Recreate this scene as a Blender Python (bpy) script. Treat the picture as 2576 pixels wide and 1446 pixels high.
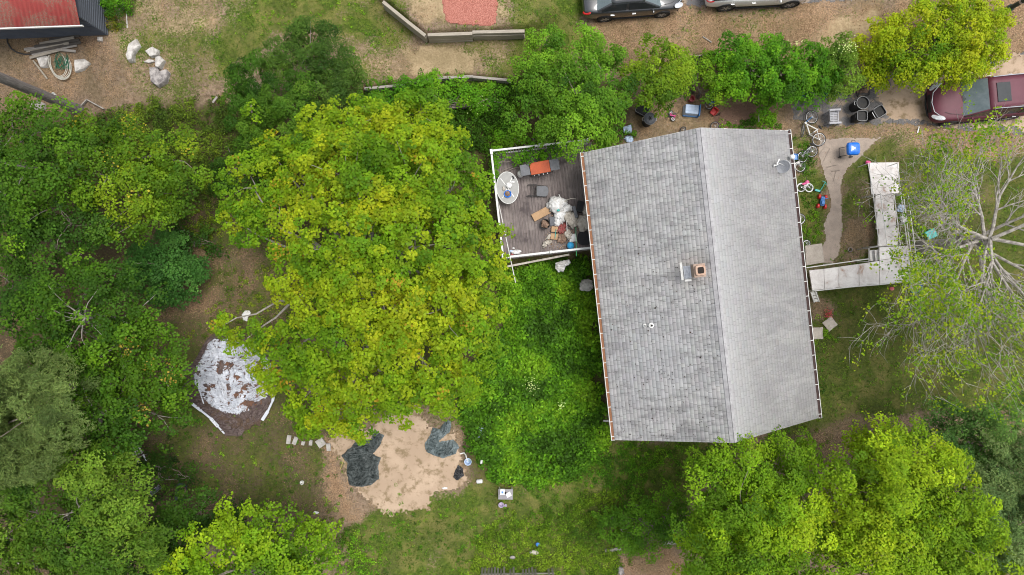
import bpy, bmesh, math, random
import numpy as np
from mathutils import Vector, Matrix, Euler
R = math.radians
scene = bpy.context.scene
for o in list(bpy.data.objects): bpy.data.objects.remove(o, do_unlink=True)
col = scene.collection

# ------------------------------------------------------------------ camera, sky, sun, exposure
CAM_H = 33.0
cam_d = bpy.data.cameras.new('camera'); cam = bpy.data.objects.new('camera', cam_d); col.objects.link(cam)
cam_d.sensor_width = 36; cam_d.lens = 24; cam_d.clip_start = 0.5; cam_d.clip_end = 3000
cam.location = (0, 0, CAM_H); cam.rotation_euler = (0, 0, 0)
scene.camera = cam
SUN_EL, SUN_AZ = 73, 65          # azimuth measured from +Y (top of the picture) towards +X
world = bpy.data.worlds.new("World"); scene.world = world; world.use_nodes = True
wn = world.node_tree.nodes; wl = world.node_tree.links
for n in list(wn): wn.remove(n)
sky = wn.new('ShaderNodeTexSky'); sky.sky_type = 'NISHITA'; sky.sun_disc = False
sky.sun_elevation = R(SUN_EL); sky.sun_rotation = R(SUN_AZ); sky.air_density = 1.0; sky.dust_density = 3.0; sky.ozone_density = 1.0
hs = wn.new('ShaderNodeHueSaturation'); hs.inputs['Saturation'].default_value = 0.28
bg = wn.new('ShaderNodeBackground'); bg.inputs['Strength'].default_value = 0.15
wo = wn.new('ShaderNodeOutputWorld')
wl.new(sky.outputs[0], hs.inputs['Color']); wl.new(hs.outputs[0], bg.inputs[0]); wl.new(bg.outputs[0], wo.inputs[0])
sd = bpy.data.lights.new('sun', 'SUN'); so = bpy.data.objects.new('sun', sd); col.objects.link(so)
sd.energy = 1.5; sd.angle = R(24); sd.color = (1.0, 0.965, 0.91)
dirv = Vector((math.sin(R(SUN_AZ))*math.cos(R(SUN_EL)), math.cos(R(SUN_AZ))*math.cos(R(SUN_EL)), math.sin(R(SUN_EL))))
so.rotation_euler = dirv.to_track_quat('Z', 'Y').to_euler(); so.location = dirv*60
scene.view_settings.view_transform = 'Standard'; scene.view_settings.look = 'None'
scene.view_settings.exposure = 0.70; scene.view_settings.gamma = 1
scene.view_settings.use_curve_mapping = False
scene.cycles.filter_width = 1.05

# ------------------------------------------------------------------ numeric helpers
rng = np.random.default_rng(11); random.seed(11)
_tab = np.random.default_rng(5).random((256, 256))
def vnoise(x, y):
    xi = np.floor(x).astype(int); yi = np.floor(y).astype(int); fx = x-xi; fy = y-yi
    fx = fx*fx*(3-2*fx); fy = fy*fy*(3-2*fy)
    a = _tab[xi & 255, yi & 255]; b = _tab[(xi+1) & 255, yi & 255]; c = _tab[xi & 255, (yi+1) & 255]; d = _tab[(xi+1) & 255, (yi+1) & 255]
    return (a*(1-fx)+b*fx)*(1-fy)+(c*(1-fx)+d*fx)*fy
def fbm(x, y, s=1.0, o=4, seed=0):
    x = np.asarray(x, float)*s+seed*17.3+400; y = np.asarray(y, float)*s+seed*9.7+400
    t = 0; a = .5; k = 0
    for i in range(o):
        t = t+a*vnoise(x, y); k += a; a *= .5; x = x*2.03+7.1; y = y*2.03+3.7
    return t/k
def ss(x): x = np.clip(x, 0, 1); return x*x*(3-2*x)
F = 24/36*2576       # focal length in the units the layout was measured in
def P(u, v, z=0.0): return ((u-1288)*(CAM_H-z)/F, -(v-723)*(CAM_H-z)/F)
def P3(u, v, z=0.0):
    x, y = P(u, v, z); return Vector((x, y, z))
def pl(pts, z=0.0): return [P(u, v, z) for u, v in pts]
W1 = pl([(905, 224), (1000, 216), (1110, 197), (1200, 192), (1292, 203)], .2)
def height(x, y):
    """ground height: lawns above two low timber retaining walls"""
    x = np.asarray(x, float); y = np.asarray(y, float)
    xs_ = [-60, W1[0][0]-6]+[p[0] for p in W1]+[W1[-1][0]+5, 60]
    ys_ = [10.5, 10.0]+[p[1] for p in W1]+[11.0, 11.0]
    yl = np.interp(x, xs_, ys_)
    out = np.maximum(np.maximum(W1[0][0]-x, x-W1[-1][0]), 0)
    w = .12+np.minimum(out, 3.0)*.8
    s1 = ss((y-yl)/w+.3)
    ax, ay = P(962, 0, .8); bx, by = P(1070, 92, .8); cx, cy = P(1320, 78, .8)
    nx, ny = (by-ay), -(bx-ax); L = math.hypot(nx, ny); nx /= -L; ny /= -L
    d1 = (x-bx)*nx+(y-by)*ny
    d2 = y-(by+(cy-by)*(x-bx)/(cx-bx))
    o2 = np.maximum(x-cx, 0)
    s2 = ss(d1/.12+.2)*ss(d2/(.12+o2*.8)+.2)*ss(1-(x-cx-.3)/3.0)
    bump = (fbm(x, y, .35, 3, 3)-.5)*.10
    return .45*s1+.8*s2+bump
def gz(x, y): return float(height(x, y))
def G(u, v, dz=0.0):
    z = 0.0
    for i in range(5):
        x, y = P(u, v, z+dz); z = gz(x, y)
    x, y = P(u, v, z+dz)
    return Vector((x, y, z+dz))
def polydist(x, y, poly):
    """signed distance, positive inside"""
    x = np.asarray(x, float); y = np.asarray(y, float)
    d = np.full(x.shape, 1e9); ins = np.zeros(x.shape, bool); n = len(poly)
    for i in range(n):
        ax, ay = poly[i]; bx, by = poly[(i+1) % n]
        ex, ey = bx-ax, by-ay; t = np.clip(((x-ax)*ex+(y-ay)*ey)/(ex*ex+ey*ey+1e-12), 0, 1)
        d = np.minimum(d, np.hypot(x-ax-t*ex, y-ay-t*ey))
        c = ((ay > y) != (by > y)) & (x < (bx-ax)*(y-ay)/((by-ay) if by != ay else 1e-12)+ax)
        ins ^= c
    return np.where(ins, d, -d)

# ------------------------------------------------------------------ materials
class NT:
    def __init__(s, name):
        s.m = bpy.data.materials.new(name); s.m.use_nodes = True; s.n = s.m.node_tree.nodes; s.l = s.m.node_tree.links
        for n in list(s.n): s.n.remove(n)
        s.out = s.n.new('ShaderNodeOutputMaterial')
    def new(s, t, **k):
        n = s.n.new(t)
        for a, b in k.items():
            setattr(n, a, b)
        return n
    def put(s, sock, v):
        if hasattr(v, 'is_linked') or isinstance(v, bpy.types.NodeSocket): s.l.new(v, sock)
        elif isinstance(v, (tuple, list)):
            sock.default_value = tuple(v)+((1,) if len(v) == 3 and len(sock.default_value) == 4 else ())
        else: sock.default_value = v
    def coord(s, kind='Object', scale=(1, 1, 1), rot=(0, 0, 0)):
        c = s.new('ShaderNodeTexCoord'); m = s.new('ShaderNodeMapping'); m.inputs['Scale'].default_value = scale; m.inputs['Rotation'].default_value = rot
        s.l.new(c.outputs[kind], m.inputs[0]); return m.outputs[0]
    def noise(s, vec, scale, detail=3, rough=.55, dist=0):
        n = s.new('ShaderNodeTexNoise'); s.l.new(vec, n.inputs['Vector']); n.inputs['Scale'].default_value = scale
        n.inputs['Detail'].default_value = detail; n.inputs['Roughness'].default_value = rough; n.inputs['Distortion'].default_value = dist
        return n.outputs['Fac']
    def rampf(s, fac, lo, hi, smooth=True):
        n = s.new('ShaderNodeMapRange'); n.interpolation_type = 'SMOOTHSTEP' if smooth else 'LINEAR'
        s.put(n.inputs['Value'], fac); s.put(n.inputs['From Min'], lo); s.put(n.inputs['From Max'], hi); return n.outputs[0]
    def mix(s, fac, a, b, mode='MIX'):
        n = s.new('ShaderNodeMix', data_type='RGBA', blend_type=mode)
        s.put(n.inputs[0], fac); s.put(n.inputs[6], a); s.put(n.inputs[7], b); return n.outputs[2]
    def math(s, op, a, b=0.0):
        n = s.new('ShaderNodeMath', operation=op); s.put(n.inputs[0], a); s.put(n.inputs[1], b); return n.outputs[0]
    def bsdf(s, color, rough=.8, metal=0.0, bump=None, bstr=.3, bdist=.02, coat=0, spec=None, trans=None):
        b = s.new('ShaderNodeBsdfPrincipled'); s.put(b.inputs['Base Color'], color); s.put(b.inputs['Roughness'], rough); s.put(b.inputs['Metallic'], metal)
        if coat: b.inputs['Coat Weight'].default_value = coat; b.inputs['Coat Roughness'].default_value = .05
        if spec is not None: b.inputs['Specular IOR Level'].default_value = spec
        if trans: b.inputs['Transmission Weight'].default_value = trans
        if bump is not None:
            u = s.new('ShaderNodeBump'); u.inputs['Strength'].default_value = bstr; u.inputs['Distance'].default_value = bdist
            s.l.new(bump, u.inputs['Height']); s.l.new(u.outputs[0], b.inputs['Normal'])
        s.l.new(b.outputs[0], s.out.inputs[0]); return s.m
_mc = {}
def simple(name, a, b=None, rough=.7, scale=8, metal=0.0, stretch=(1, 1, 1), bstr=.25, bdist=.01, coat=0, lo=.35, hi=.65, detail=4):
    """two-tone noisy surface"""
    if name in _mc: return _mc[name]
    t = NT(name); v = t.coord('Object', stretch); n = t.noise(v, scale, detail, .6)
    b = b or tuple(c*.75 for c in a)
    c = t.mix(t.rampf(n, lo, hi), a, b)
    fine = t.noise(v, scale*6, 2)
    c = t.mix(.18, c, t.mix(fine, (0, 0, 0), tuple(min(1, x*2) for x in a)), 'MIX')
    _mc[name] = t.bsdf(c, rough, metal, fine if bstr else None, bstr, bdist, coat); return _mc[name]
def leaf_mat(name, gloss=.5, tr=.35):
    if name in _mc: return _mc[name]
    t = NT(name); a = t.new('ShaderNodeAttribute', attribute_name='col')
    p = t.new('ShaderNodeBsdfPrincipled'); t.l.new(a.outputs['Color'], p.inputs['Base Color']); p.inputs['Roughness'].default_value = gloss
    p.inputs['Specular IOR Level'].default_value = .18
    tl = t.new('ShaderNodeBsdfTranslucent'); tc = t.mix(1.0, a.outputs['Color'], (1.0, 1.0, .5), 'MULTIPLY'); t.l.new(tc, tl.inputs[0])
    m = t.new('ShaderNodeMixShader'); m.inputs[0].default_value = tr
    t.l.new(p.outputs[0], m.inputs[1]); t.l.new(tl.outputs[0], m.inputs[2]); t.l.new(m.outputs[0], t.out.inputs[0])
    _mc[name] = t.m; return t.m
LEAF = leaf_mat('leaf', .6, .38); DRY = leaf_mat('dry_leaf', .8, .1)
M = {}
def S(key, *a, **k): M[key] = simple(key, *a, **k)
S('white_plastic', (.72, .72, .70), (.6, .6, .57), .45, 5)
S('white_paint', (.70, .69, .66), (.58, .56, .52), .6, 6)
S('wood_old', (.36, .32, .26), (.24, .21, .17), .85, 5, stretch=(.3, 5, 5), bstr=.6)
S('wood_grey', (.34, .31, .28), (.20, .18, .16), .85, 5, stretch=(.3, 5, 5), bstr=.6)
S('wood_dark', (.10, .085, .07), (.05, .045, .04), .85, 5, stretch=(.3, 5, 5), bstr=.6)
S('black_plastic', (.010, .010, .011), (.018, .018, .019), .8, 6)
S('bin_inside', (.008, .008, .009), (.02, .018, .015), .7, 6)
S('black_metal', (.02, .02, .022), (.04, .035, .03), .5, 10)
S('rubber', (.025, .025, .027), (.05, .045, .04), .85, 12)
S('grey_plastic', (.33, .33, .36), (.26, .26, .28), .55, 6)
S('steel', (.55, .56, .58), (.4, .41, .43), .35, 8, metal=.8)
S('chrome', (.75, .76, .78), (.65, .66, .68), .15, 8, metal=1, bstr=0)
S('blue_plastic', (.03, .16, .45), (.05, .22, .5), .4, 5)
S('blue_enamel', (.01, .14, .62), (.02, .18, .68), .22, 5, coat=.6, bstr=0)
S('pale_blue_plastic', (.46, .58, .78), (.36, .48, .70), .45, 4)
S('red_plastic', (.60, .02, .025), (.45, .02, .02), .4, 5)
S('faded_red_plastic', (.45, .07, .08), (.5, .16, .16), .5, 4)
S('pink_plastic', (.75, .10, .28), (.6, .1, .25), .4, 5)
S('teal_plastic', (.02, .35, .32), (.04, .4, .36), .4, 5)
S('orange_enamel', (.40, .065, .010), (.32, .05, .010), .65, 3)
S('charcoal_metal', (.085, .09, .105), (.06, .065, .075), .5, 5)
S('cardboard', (.42, .27, .15), (.34, .21, .12), .9, 4)
S('garbage_white', (.72, .72, .72), (.55, .53, .5), .45, 5)
S('garbage_cream', (.50, .46, .40), (.34, .30, .25), .7, 6)
S('garbage_brown', (.16, .10, .07), (.30, .2, .14), .8, 8)
S('garbage_red', (.28, .05, .05), (.16, .07, .05), .7, 8)
S('grey_tarp', (.10, .13, .135), (.20, .24, .25), .45, 3, lo=.4, hi=.7)
S('dark_tarp', (.03, .04, .04), (.11, .13, .13), .45, 4)
S('black_bag', (.015, .015, .018), (.03, .03, .032), .3, 6)
S('concrete', (.42, .37, .32), (.32, .28, .24), .9, 3, bstr=.5)
S('paver', (.40, .38, .35), (.30, .28, .26), .9, 5, bstr=.5)
S('rock_pale', (.56, .53, .49), (.28, .25, .22), .9, 4, bstr=.7, bdist=.03)
S('rock_grey', (.38, .35, .33), (.10, .09, .09), .9, 4, bstr=.7, bdist=.03)
S('brick', (.36, .27, .22), (.26, .19, .15), .9, 12, bstr=.6)
S('flue_clay', (.46, .33, .25), (.34, .2, .14), .9, 6)
S('flue_soot', (.015, .012, .01), (.03, .02, .015), .95, 6)
S('siding', (.55, .55, .52), (.48, .48, .46), .7, 1.5)
S('shed_siding', (.085, .095, .115), (.07, .078, .095), .7, 2)
S('bark', (.16, .13, .115), (.09, .075, .065), .9, 6, stretch=(3, 3, .6), bstr=.9, bdist=.03)
S('bark_pale', (.36, .33, .29), (.17, .15, .13), .9, 5, bstr=.7, bdist=.02)
S('bark_white', (.42, .39, .35), (.17, .15, .13), .9, 7, bstr=.8, bdist=.02)
S('bark_grey', (.24, .215, .20), (.13, .115, .105), .9, 7, stretch=(3, 3, .6), bstr=.9, bdist=.03)
S('dish_grey', (.46, .47, .49), (.38, .39, .41), .5, 6)
S('twig', (.26, .22, .18), (.16, .13, .11), .9, 5)
S('hose_cream', (.52, .50, .44), (.42, .40, .34), .5, 8)
S('hose_green', (.02, .10, .055), (.03, .14, .08), .5, 8)
S('glass_dark', (.02, .024, .026), (.03, .034, .036), .06, 2, bstr=0)
S('glass_screen', (.10, .13, .14), (.14, .17, .18), .05, 2, bstr=0)
S('lens_red', (.5, .01, .01), (.35, .01, .01), .15, 5, bstr=0)
S('lens_clear', (.6, .62, .65), (.45, .47, .5), .1, 5, bstr=0)
S('car_grey', (.028, .03, .034), (.032, .034, .038), .25, 1, coat=1, bstr=0)
S('car_white', (.62, .62, .61), (.6, .6, .59), .25, 1, coat=1, bstr=0)
S('car_maroon', (.09, .014, .028), (.11, .022, .038), .58, 1, bstr=0)
S('lilac_plastic', (.42, .36, .48), (.36, .3, .42), .5, 5)
S('green_metal', (.02, .045, .035), (.015, .03, .025), .5, 5)
S('yellow_wood', (.5, .4, .12), (.4, .32, .1), .6, 5)
S('table_top', (.24, .23, .24), (.19, .18, .19), .5, 5)
S('pool_wall', (.070, .048, .045), (.12, .085, .075), .6, 6)
S('soil', (.10, .065, .045), (.06, .04, .03), .95, 8)

# ------------------------------------------------------------------ object helpers
def tag(o, label=None, cat=None, group=None, kind=None):
    if label: o['label'] = label
    if cat: o['category'] = cat
    if group: o['group'] = group
    if kind: o['kind'] = kind
    return o
def thing(name, label, cat, loc=(0, 0, 0), rotz=0.0, group=None, rot=None):
    o = bpy.data.objects.new(name, None); col.objects.link(o); o.location = loc
    o.rotation_euler = rot if rot else (0, 0, rotz); o.empty_display_size = .2
    return tag(o, label, cat, group)
class MB:
    def __init__(s): s.v = []; s.f = []
    def add(s, vs, fs):
        k = len(s.v); s.v += [tuple(v) for v in vs]; s.f += [tuple(i+k for i in f) for f in fs]; return s
    def box(s, c, d, rot=None, taper=1.0):
        x, y, z = d[0]/2, d[1]/2, d[2]/2; vs = []
        for sz in (-1, 1):
            k = taper if sz > 0 else 1
            for sx, sy in ((-1, -1), (1, -1), (1, 1), (-1, 1)): vs.append(Vector((sx*x*k, sy*y*k, sz*z)))
        if rot is not None:
            m = Euler(rot).to_matrix() if not isinstance(rot, Matrix) else rot; vs = [m @ v for v in vs]
        c = Vector(c)
        return s.add([v+c for v in vs], [(3, 2, 1, 0), (4, 5, 6, 7), (0, 1, 5, 4), (1, 2, 6, 5), (2, 3, 7, 6), (3, 0, 4, 7)])
    def bar(s, p0, p1, w, h, roll=0):
        p0 = Vector(p0); p1 = Vector(p1); d = p1-p0; L = d.length
        m = d.to_track_quat('X', 'Z').to_matrix()
        return s.box((p0+p1)/2, (L, w, h), m)
    def tube(s, pts, r, n=6, cap=True, closed=False):
        pts = [Vector(p) for p in pts]; k = len(pts)
        rs = r if isinstance(r, (list, tuple)) else [r]*k
        ref = None; vs = []
        for i in range(k):
            if closed: t = pts[(i+1) % k]-pts[i-1]
            else: t = pts[min(i+1, k-1)]-pts[max(i-1, 0)]
            t = t.normalized() if t.length > 1e-9 else Vector((0, 0, 1))
            if ref is None: ref = t.orthogonal().normalized()
            ref = ref-t*ref.dot(t)
            ref = ref.normalized() if ref.length > 1e-6 else t.orthogonal().normalized()
            b = t.cross(ref)
            for j in range(n):
                a = 2*math.pi*j/n; vs.append(pts[i]+(ref*math.cos(a)+b*math.sin(a))*rs[i])
        fs = []
        for i in range(k if closed else k-1):
            i2 = (i+1) % k
            for j in range(n): fs.append((i*n+j, i*n+(j+1) % n, i2*n+(j+1) % n, i2*n+j))
        if cap and not closed: fs.append(tuple(range(n))[::-1]); fs.append(tuple((k-1)*n+j for j in range(n)))
        return s.add(vs, fs)
    def ring(s, c, R_, r, n=24, m=6, mat=None, sx=1, sy=1):
        mat = mat or Matrix.Identity(3); c = Vector(c)
        return s.tube([c+mat @ Vector((R_*sx*math.cos(2*math.pi*i/n), R_*sy*math.sin(2*math.pi*i/n), 0)) for i in range(n)], r, m, closed=True)
    def lathe(s, prof, n=20, c=(0, 0, 0), sq=0.0, mat=None):
        """profile of (r, z); sq > 0 squares the section off"""
        vs = []; c = Vector(c)
        for r, z in prof:
            for j in range(n):
                a = 2*math.pi*(j+.5)/n; ca, sa = math.cos(a), math.sin(a)
                k = 1.0
                if sq: k = (abs(ca)**sq+abs(sa)**sq)**(-1/sq)
                v = Vector((r*k*ca, r*k*sa, z))
                if mat is not None: v = mat @ v
                vs.append(v+c)
        fs = []
        for i in range(len(prof)-1):
            for j in range(n): fs.append((i*n+j, i*n+(j+1) % n, (i+1)*n+(j+1) % n, (i+1)*n+j))
        if prof[0][0] > 1e-6: fs.append(tuple(range(n))[::-1])
        if prof[-1][0] > 1e-6: fs.append(tuple((len(prof)-1)*n+j for j in range(n)))
        return s.add(vs, fs)
    def prism(s, poly, z0, z1):
        n = len(poly); a = sum(poly[i][0]*poly[(i+1) % n][1]-poly[(i+1) % n][0]*poly[i][1] for i in range(n))
        if a < 0: poly = poly[::-1]
        g = lambda z, i: z[i] if isinstance(z, (list, tuple)) else z
        vs = [(p[0], p[1], g(z0, i)) for i, p in enumerate(poly)]+[(p[0], p[1], g(z1, i)) for i, p in enumerate(poly)]
        fs = [tuple(range(n))[::-1], tuple(range(n, 2*n))]+[(i, (i+1) % n, n+(i+1) % n, n+i) for i in range(n)]
        return s.add(vs, fs)
    def build(s, name, mat, parent=None, smooth=False, bevel=0, seg=2, ang=35, loc=None):
        me = bpy.data.meshes.new(name); me.from_pydata(s.v, [], s.f); me.validate()
        if smooth:
            me.shade_smooth()
            if smooth != 'all': me.set_sharp_from_angle(angle=R(ang))
        o = bpy.data.objects.new(name, me); col.objects.link(o)
        for m_ in (mat if isinstance(mat, list) else [mat]): me.materials.append(m_)
        if parent: o.parent = parent
        if loc is not None: o.location = loc
        if bevel:
            b = o.modifiers.new('bevel', 'BEVEL'); b.width = bevel; b.segments = seg; b.limit_method = 'ANGLE'; b.angle_limit = R(40)
        return o
def np_mesh(name, V, Fq, mat, parent=None, colr=None, smooth=False):
    """V (n,3), Fq (m,k) faces of one size"""
    me = bpy.data.meshes.new(name); V = np.ascontiguousarray(V, np.float32); Fq = np.ascontiguousarray(Fq, np.int32)
    m, k = Fq.shape
    me.vertices.add(len(V)); me.vertices.foreach_set('co', V.ravel())
    me.loops.add(m*k); me.loops.foreach_set('vertex_index', Fq.ravel())
    me.polygons.add(m); me.polygons.foreach_set('loop_start', np.arange(0, m*k, k, dtype=np.int32))
    me.polygons.foreach_set('loop_total', np.full(m, k, np.int32))
    if smooth: me.polygons.foreach_set('use_smooth', np.ones(m, bool))
    me.update(calc_edges=True)
    if colr is not None:
        for nm, c in (colr.items() if isinstance(colr, dict) else [('col', colr)]):
            a = me.color_attributes.new(nm, 'FLOAT_COLOR', 'POINT')
            c4 = np.ones((len(V), 4), np.float32); c4[:, :c.shape[1]] = c; a.data.foreach_set('color', c4.ravel())
    me.materials.append(mat)
    o = bpy.data.objects.new(name, me); col.objects.link(o)
    if parent: o.parent = parent
    return o
def unit(a): return a/np.maximum(np.linalg.norm(a, axis=1, keepdims=True), 1e-9)
def leaf_arrays(C, Nn, size, colr, aspect=.7, fold=.12, droop=.15):
    n = len(C); r = rng.normal(size=(n, 3)); t = unit(np.cross(Nn, r)); b = np.cross(Nn, t)
    s = np.asarray(size).reshape(-1, 1)*np.ones((n, 1))
    V = np.empty((n, 4, 3))
    V[:, 0] = C-t*s*.5; V[:, 1] = C-t*s*.05+b*s*aspect*.5+Nn*s*fold; V[:, 2] = C+t*s*.5-Nn*s*droop; V[:, 3] = C-t*s*.05-b*s*aspect*.5+Nn*s*fold
    return V.reshape(-1, 3), np.arange(n*4).reshape(-1, 4), np.repeat(colr, 4, axis=0)
LB = np.array([1.14, 1.36, .55])
def leaves(name, C, Nn, size, colr, mat=None, parent=None, aspect=.7, fold=.12, droop=.15):
    colr = np.clip(colr, .002, 1)
    if mat is None: colr = np.clip(colr*LB, .002, .95)
    V, Fq, c = leaf_arrays(C, Nn, size, colr, aspect, fold, droop)
    return np_mesh(name, V, Fq, mat or LEAF, parent, c)
def pick(pal, key, n):
    """palette colours for n clumps: key in 0..1 decides where along the palette"""
    pal = np.array(pal); k = np.clip(key, 0, .9999)*(len(pal)-1); i = k.astype(int); f = (k-i)[:, None]
    return pal[i]*(1-f)+pal[i+1]*f
def cloud(lobes, pal, leaf=.11, clump=.42, dens=3.4, kd=300, aspect=.8, up=1.2, flat=.62, jit=.22, inner=.35, seed=1, spark=None):
    """leaf centres, normals, sizes, colours for a crown: flattened clumps over every lobe"""
    g = np.random.default_rng(seed); Cs = []; Ns = []; Ss = []; Co = []; heads = []
    for (x, y, z, r, rz) in lobes:
        n = max(3, int(dens*r*r/(clump*clump)*.75))
        d = g.normal(size=(n, 3)); d[:, 2] = np.abs(d[:, 2])*1.0-.25; d = unit(d)
        rad = np.where(g.random(n) < inner, g.uniform(.35, .8, n), g.uniform(.8, 1.06, n))
        wob = .82+.4*fbm(d[:, 0]*2+x, d[:, 1]*2+y, 1.2, 2, seed)
        c = np.stack([x+d[:, 0]*r*rad*wob, y+d[:, 1]*r*rad*wob, z+d[:, 2]*rz*rad], 1)
        cr = clump*g.uniform(.55, 1.25, n)
        out = unit(np.stack([d[:, 0], d[:, 1], np.zeros(n)], 1))
        key = np.clip(fbm(c[:, 0], c[:, 1], .55, 2, seed)*1.1-.05+g.normal(0, .17, n), 0, 1)
        cc = pick(pal, key, n)*g.uniform(.82, 1.15, (n, 1))
        cnt = np.maximum(4, (kd*2.7*cr*cr*g.uniform(.6, 1.2, n)).astype(int))
        idx = np.repeat(np.arange(n), cnt); N = len(idx)
        a = g.uniform(0, 2*math.pi, N); q = np.sqrt(g.random(N))*(1+.25*np.sin(a*3+idx))
        rr = cr[idx]*q
        tilt = .35
        px = c[idx, 0]+np.cos(a)*rr; py = c[idx, 1]+np.sin(a)*rr
        pz = c[idx, 2]+cr[idx]*flat*(.5-q*q)+g.normal(0, .06, N)*1.0-tilt*((np.cos(a)*out[idx, 0]+np.sin(a)*out[idx, 1])*rr)
        nn = unit(np.stack([np.cos(a)*q*.7+out[idx, 0]*.3, np.sin(a)*q*.7+out[idx, 1]*.3, np.full(N, up)], 1)+g.normal(0, .38, (N, 3)))
        Cs.append(np.stack([px, py, pz], 1)); Ns.append(nn); Ss.append(leaf*1.08*g.uniform(.65, 1.25, N))
        lc = cc[idx]*g.uniform(1-jit, 1+jit, (N, 1))*g.uniform(.93, 1.07, (N, 3))
        if spark is not None:
            pr, sc = spark; hot = (g.random(n) < pr*4)[idx] & (g.random(N) < .3); lc[hot] = np.array(sc)*g.uniform(.8, 1.2, (hot.sum(), 1))
        Co.append(lc); heads.append(c)
    return np.concatenate(Cs), np.concatenate(Ns), np.concatenate(Ss), np.concatenate(Co), np.concatenate(heads)
def wl_(lobes): return [(*P(l[0], l[1], l[2]), l[2], l[3], l[4] if len(l) > 4 else l[3]*.6) for l in lobes]
def limb_path(a, b, bend, k=6, g=None):
    g = g or random; a = Vector(a); b = Vector(b); L = (b-a).length
    off = Vector((g.uniform(-1, 1), g.uniform(-1, 1), g.uniform(-.2, .8)))*bend*L
    return [a.lerp(b, i/k)+off*math.sin(math.pi*i/k)+Vector((g.uniform(-1, 1), g.uniform(-1, 1), g.uniform(-1, 1)))*.02*L*(0 < i < k) for i in range(k+1)]
_sd = [100]
def tree(name, label, cat, base, lobes, pal, trunk=.14, group=None, bark='bark', twigs=16, stems=1, **k):
    _sd[0] += 1; sd = k.pop('seed', _sd[0]); g = random.Random(sd)
    b = G(*base); t = thing(name, label, cat, b, 0, group)
    L = [(x-b.x, y-b.y, z-b.z, r, rz) for x, y, z, r, rz in wl_(lobes)]
    C, N, Sz, Co, H = cloud(L, pal, seed=sd, **k)
    ok = C[:, 2] > .03; C, N, Sz, Co = C[ok], N[ok], Sz[ok], Co[ok]
    leaves('crown', C, N, Sz, Co, parent=t, aspect=k.get('aspect', .8))
    top = max(l[2] for l in L); cx = sum(l[0] for l in L)/len(L); cy = sum(l[1] for l in L)/len(L)
    tb = MB(); bb = MB()
    for si in range(stems):
        ox, oy = (g.uniform(-.25, .25), g.uniform(-.25, .25)) if stems > 1 else (0, 0)
        fork = Vector((cx*.35+ox*2, cy*.35+oy*2, top*.45)); p = limb_path((ox, oy, -.1), fork, .04, 6, g)
        tb.tube(p, [trunk*(1.25-.06*i*1.0) if i else trunk*1.6 for i in range(7)], 9)
        for l in L:
            e = Vector((l[0], l[1], l[2]+l[4]*.2)); p = limb_path(fork, e, .10, 7, g)
            r0 = trunk*.62*min(1, (.4+l[3]*.25)); bb.tube(p, [r0*(1-i/8)+.008 for i in range(8)], 5)
    for i in range(twigs):
        h = Vector(H[g.randrange(len(H))]); l = min(L, key=lambda q: (q[0]-h.x)**2+(q[1]-h.y)**2+(q[2]-h.z)**2)
        p = limb_path((l[0], l[1], l[2]-l[4]*.3), h, .12, 5, g); bb.tube(p, [.028*(1-j/6.5) for j in range(6)], 4)
    tb.build('trunk', M[bark], t, True); bb.build('branches', M[bark if bark != 'bark' else 'twig'], t, True)
    return t

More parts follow.
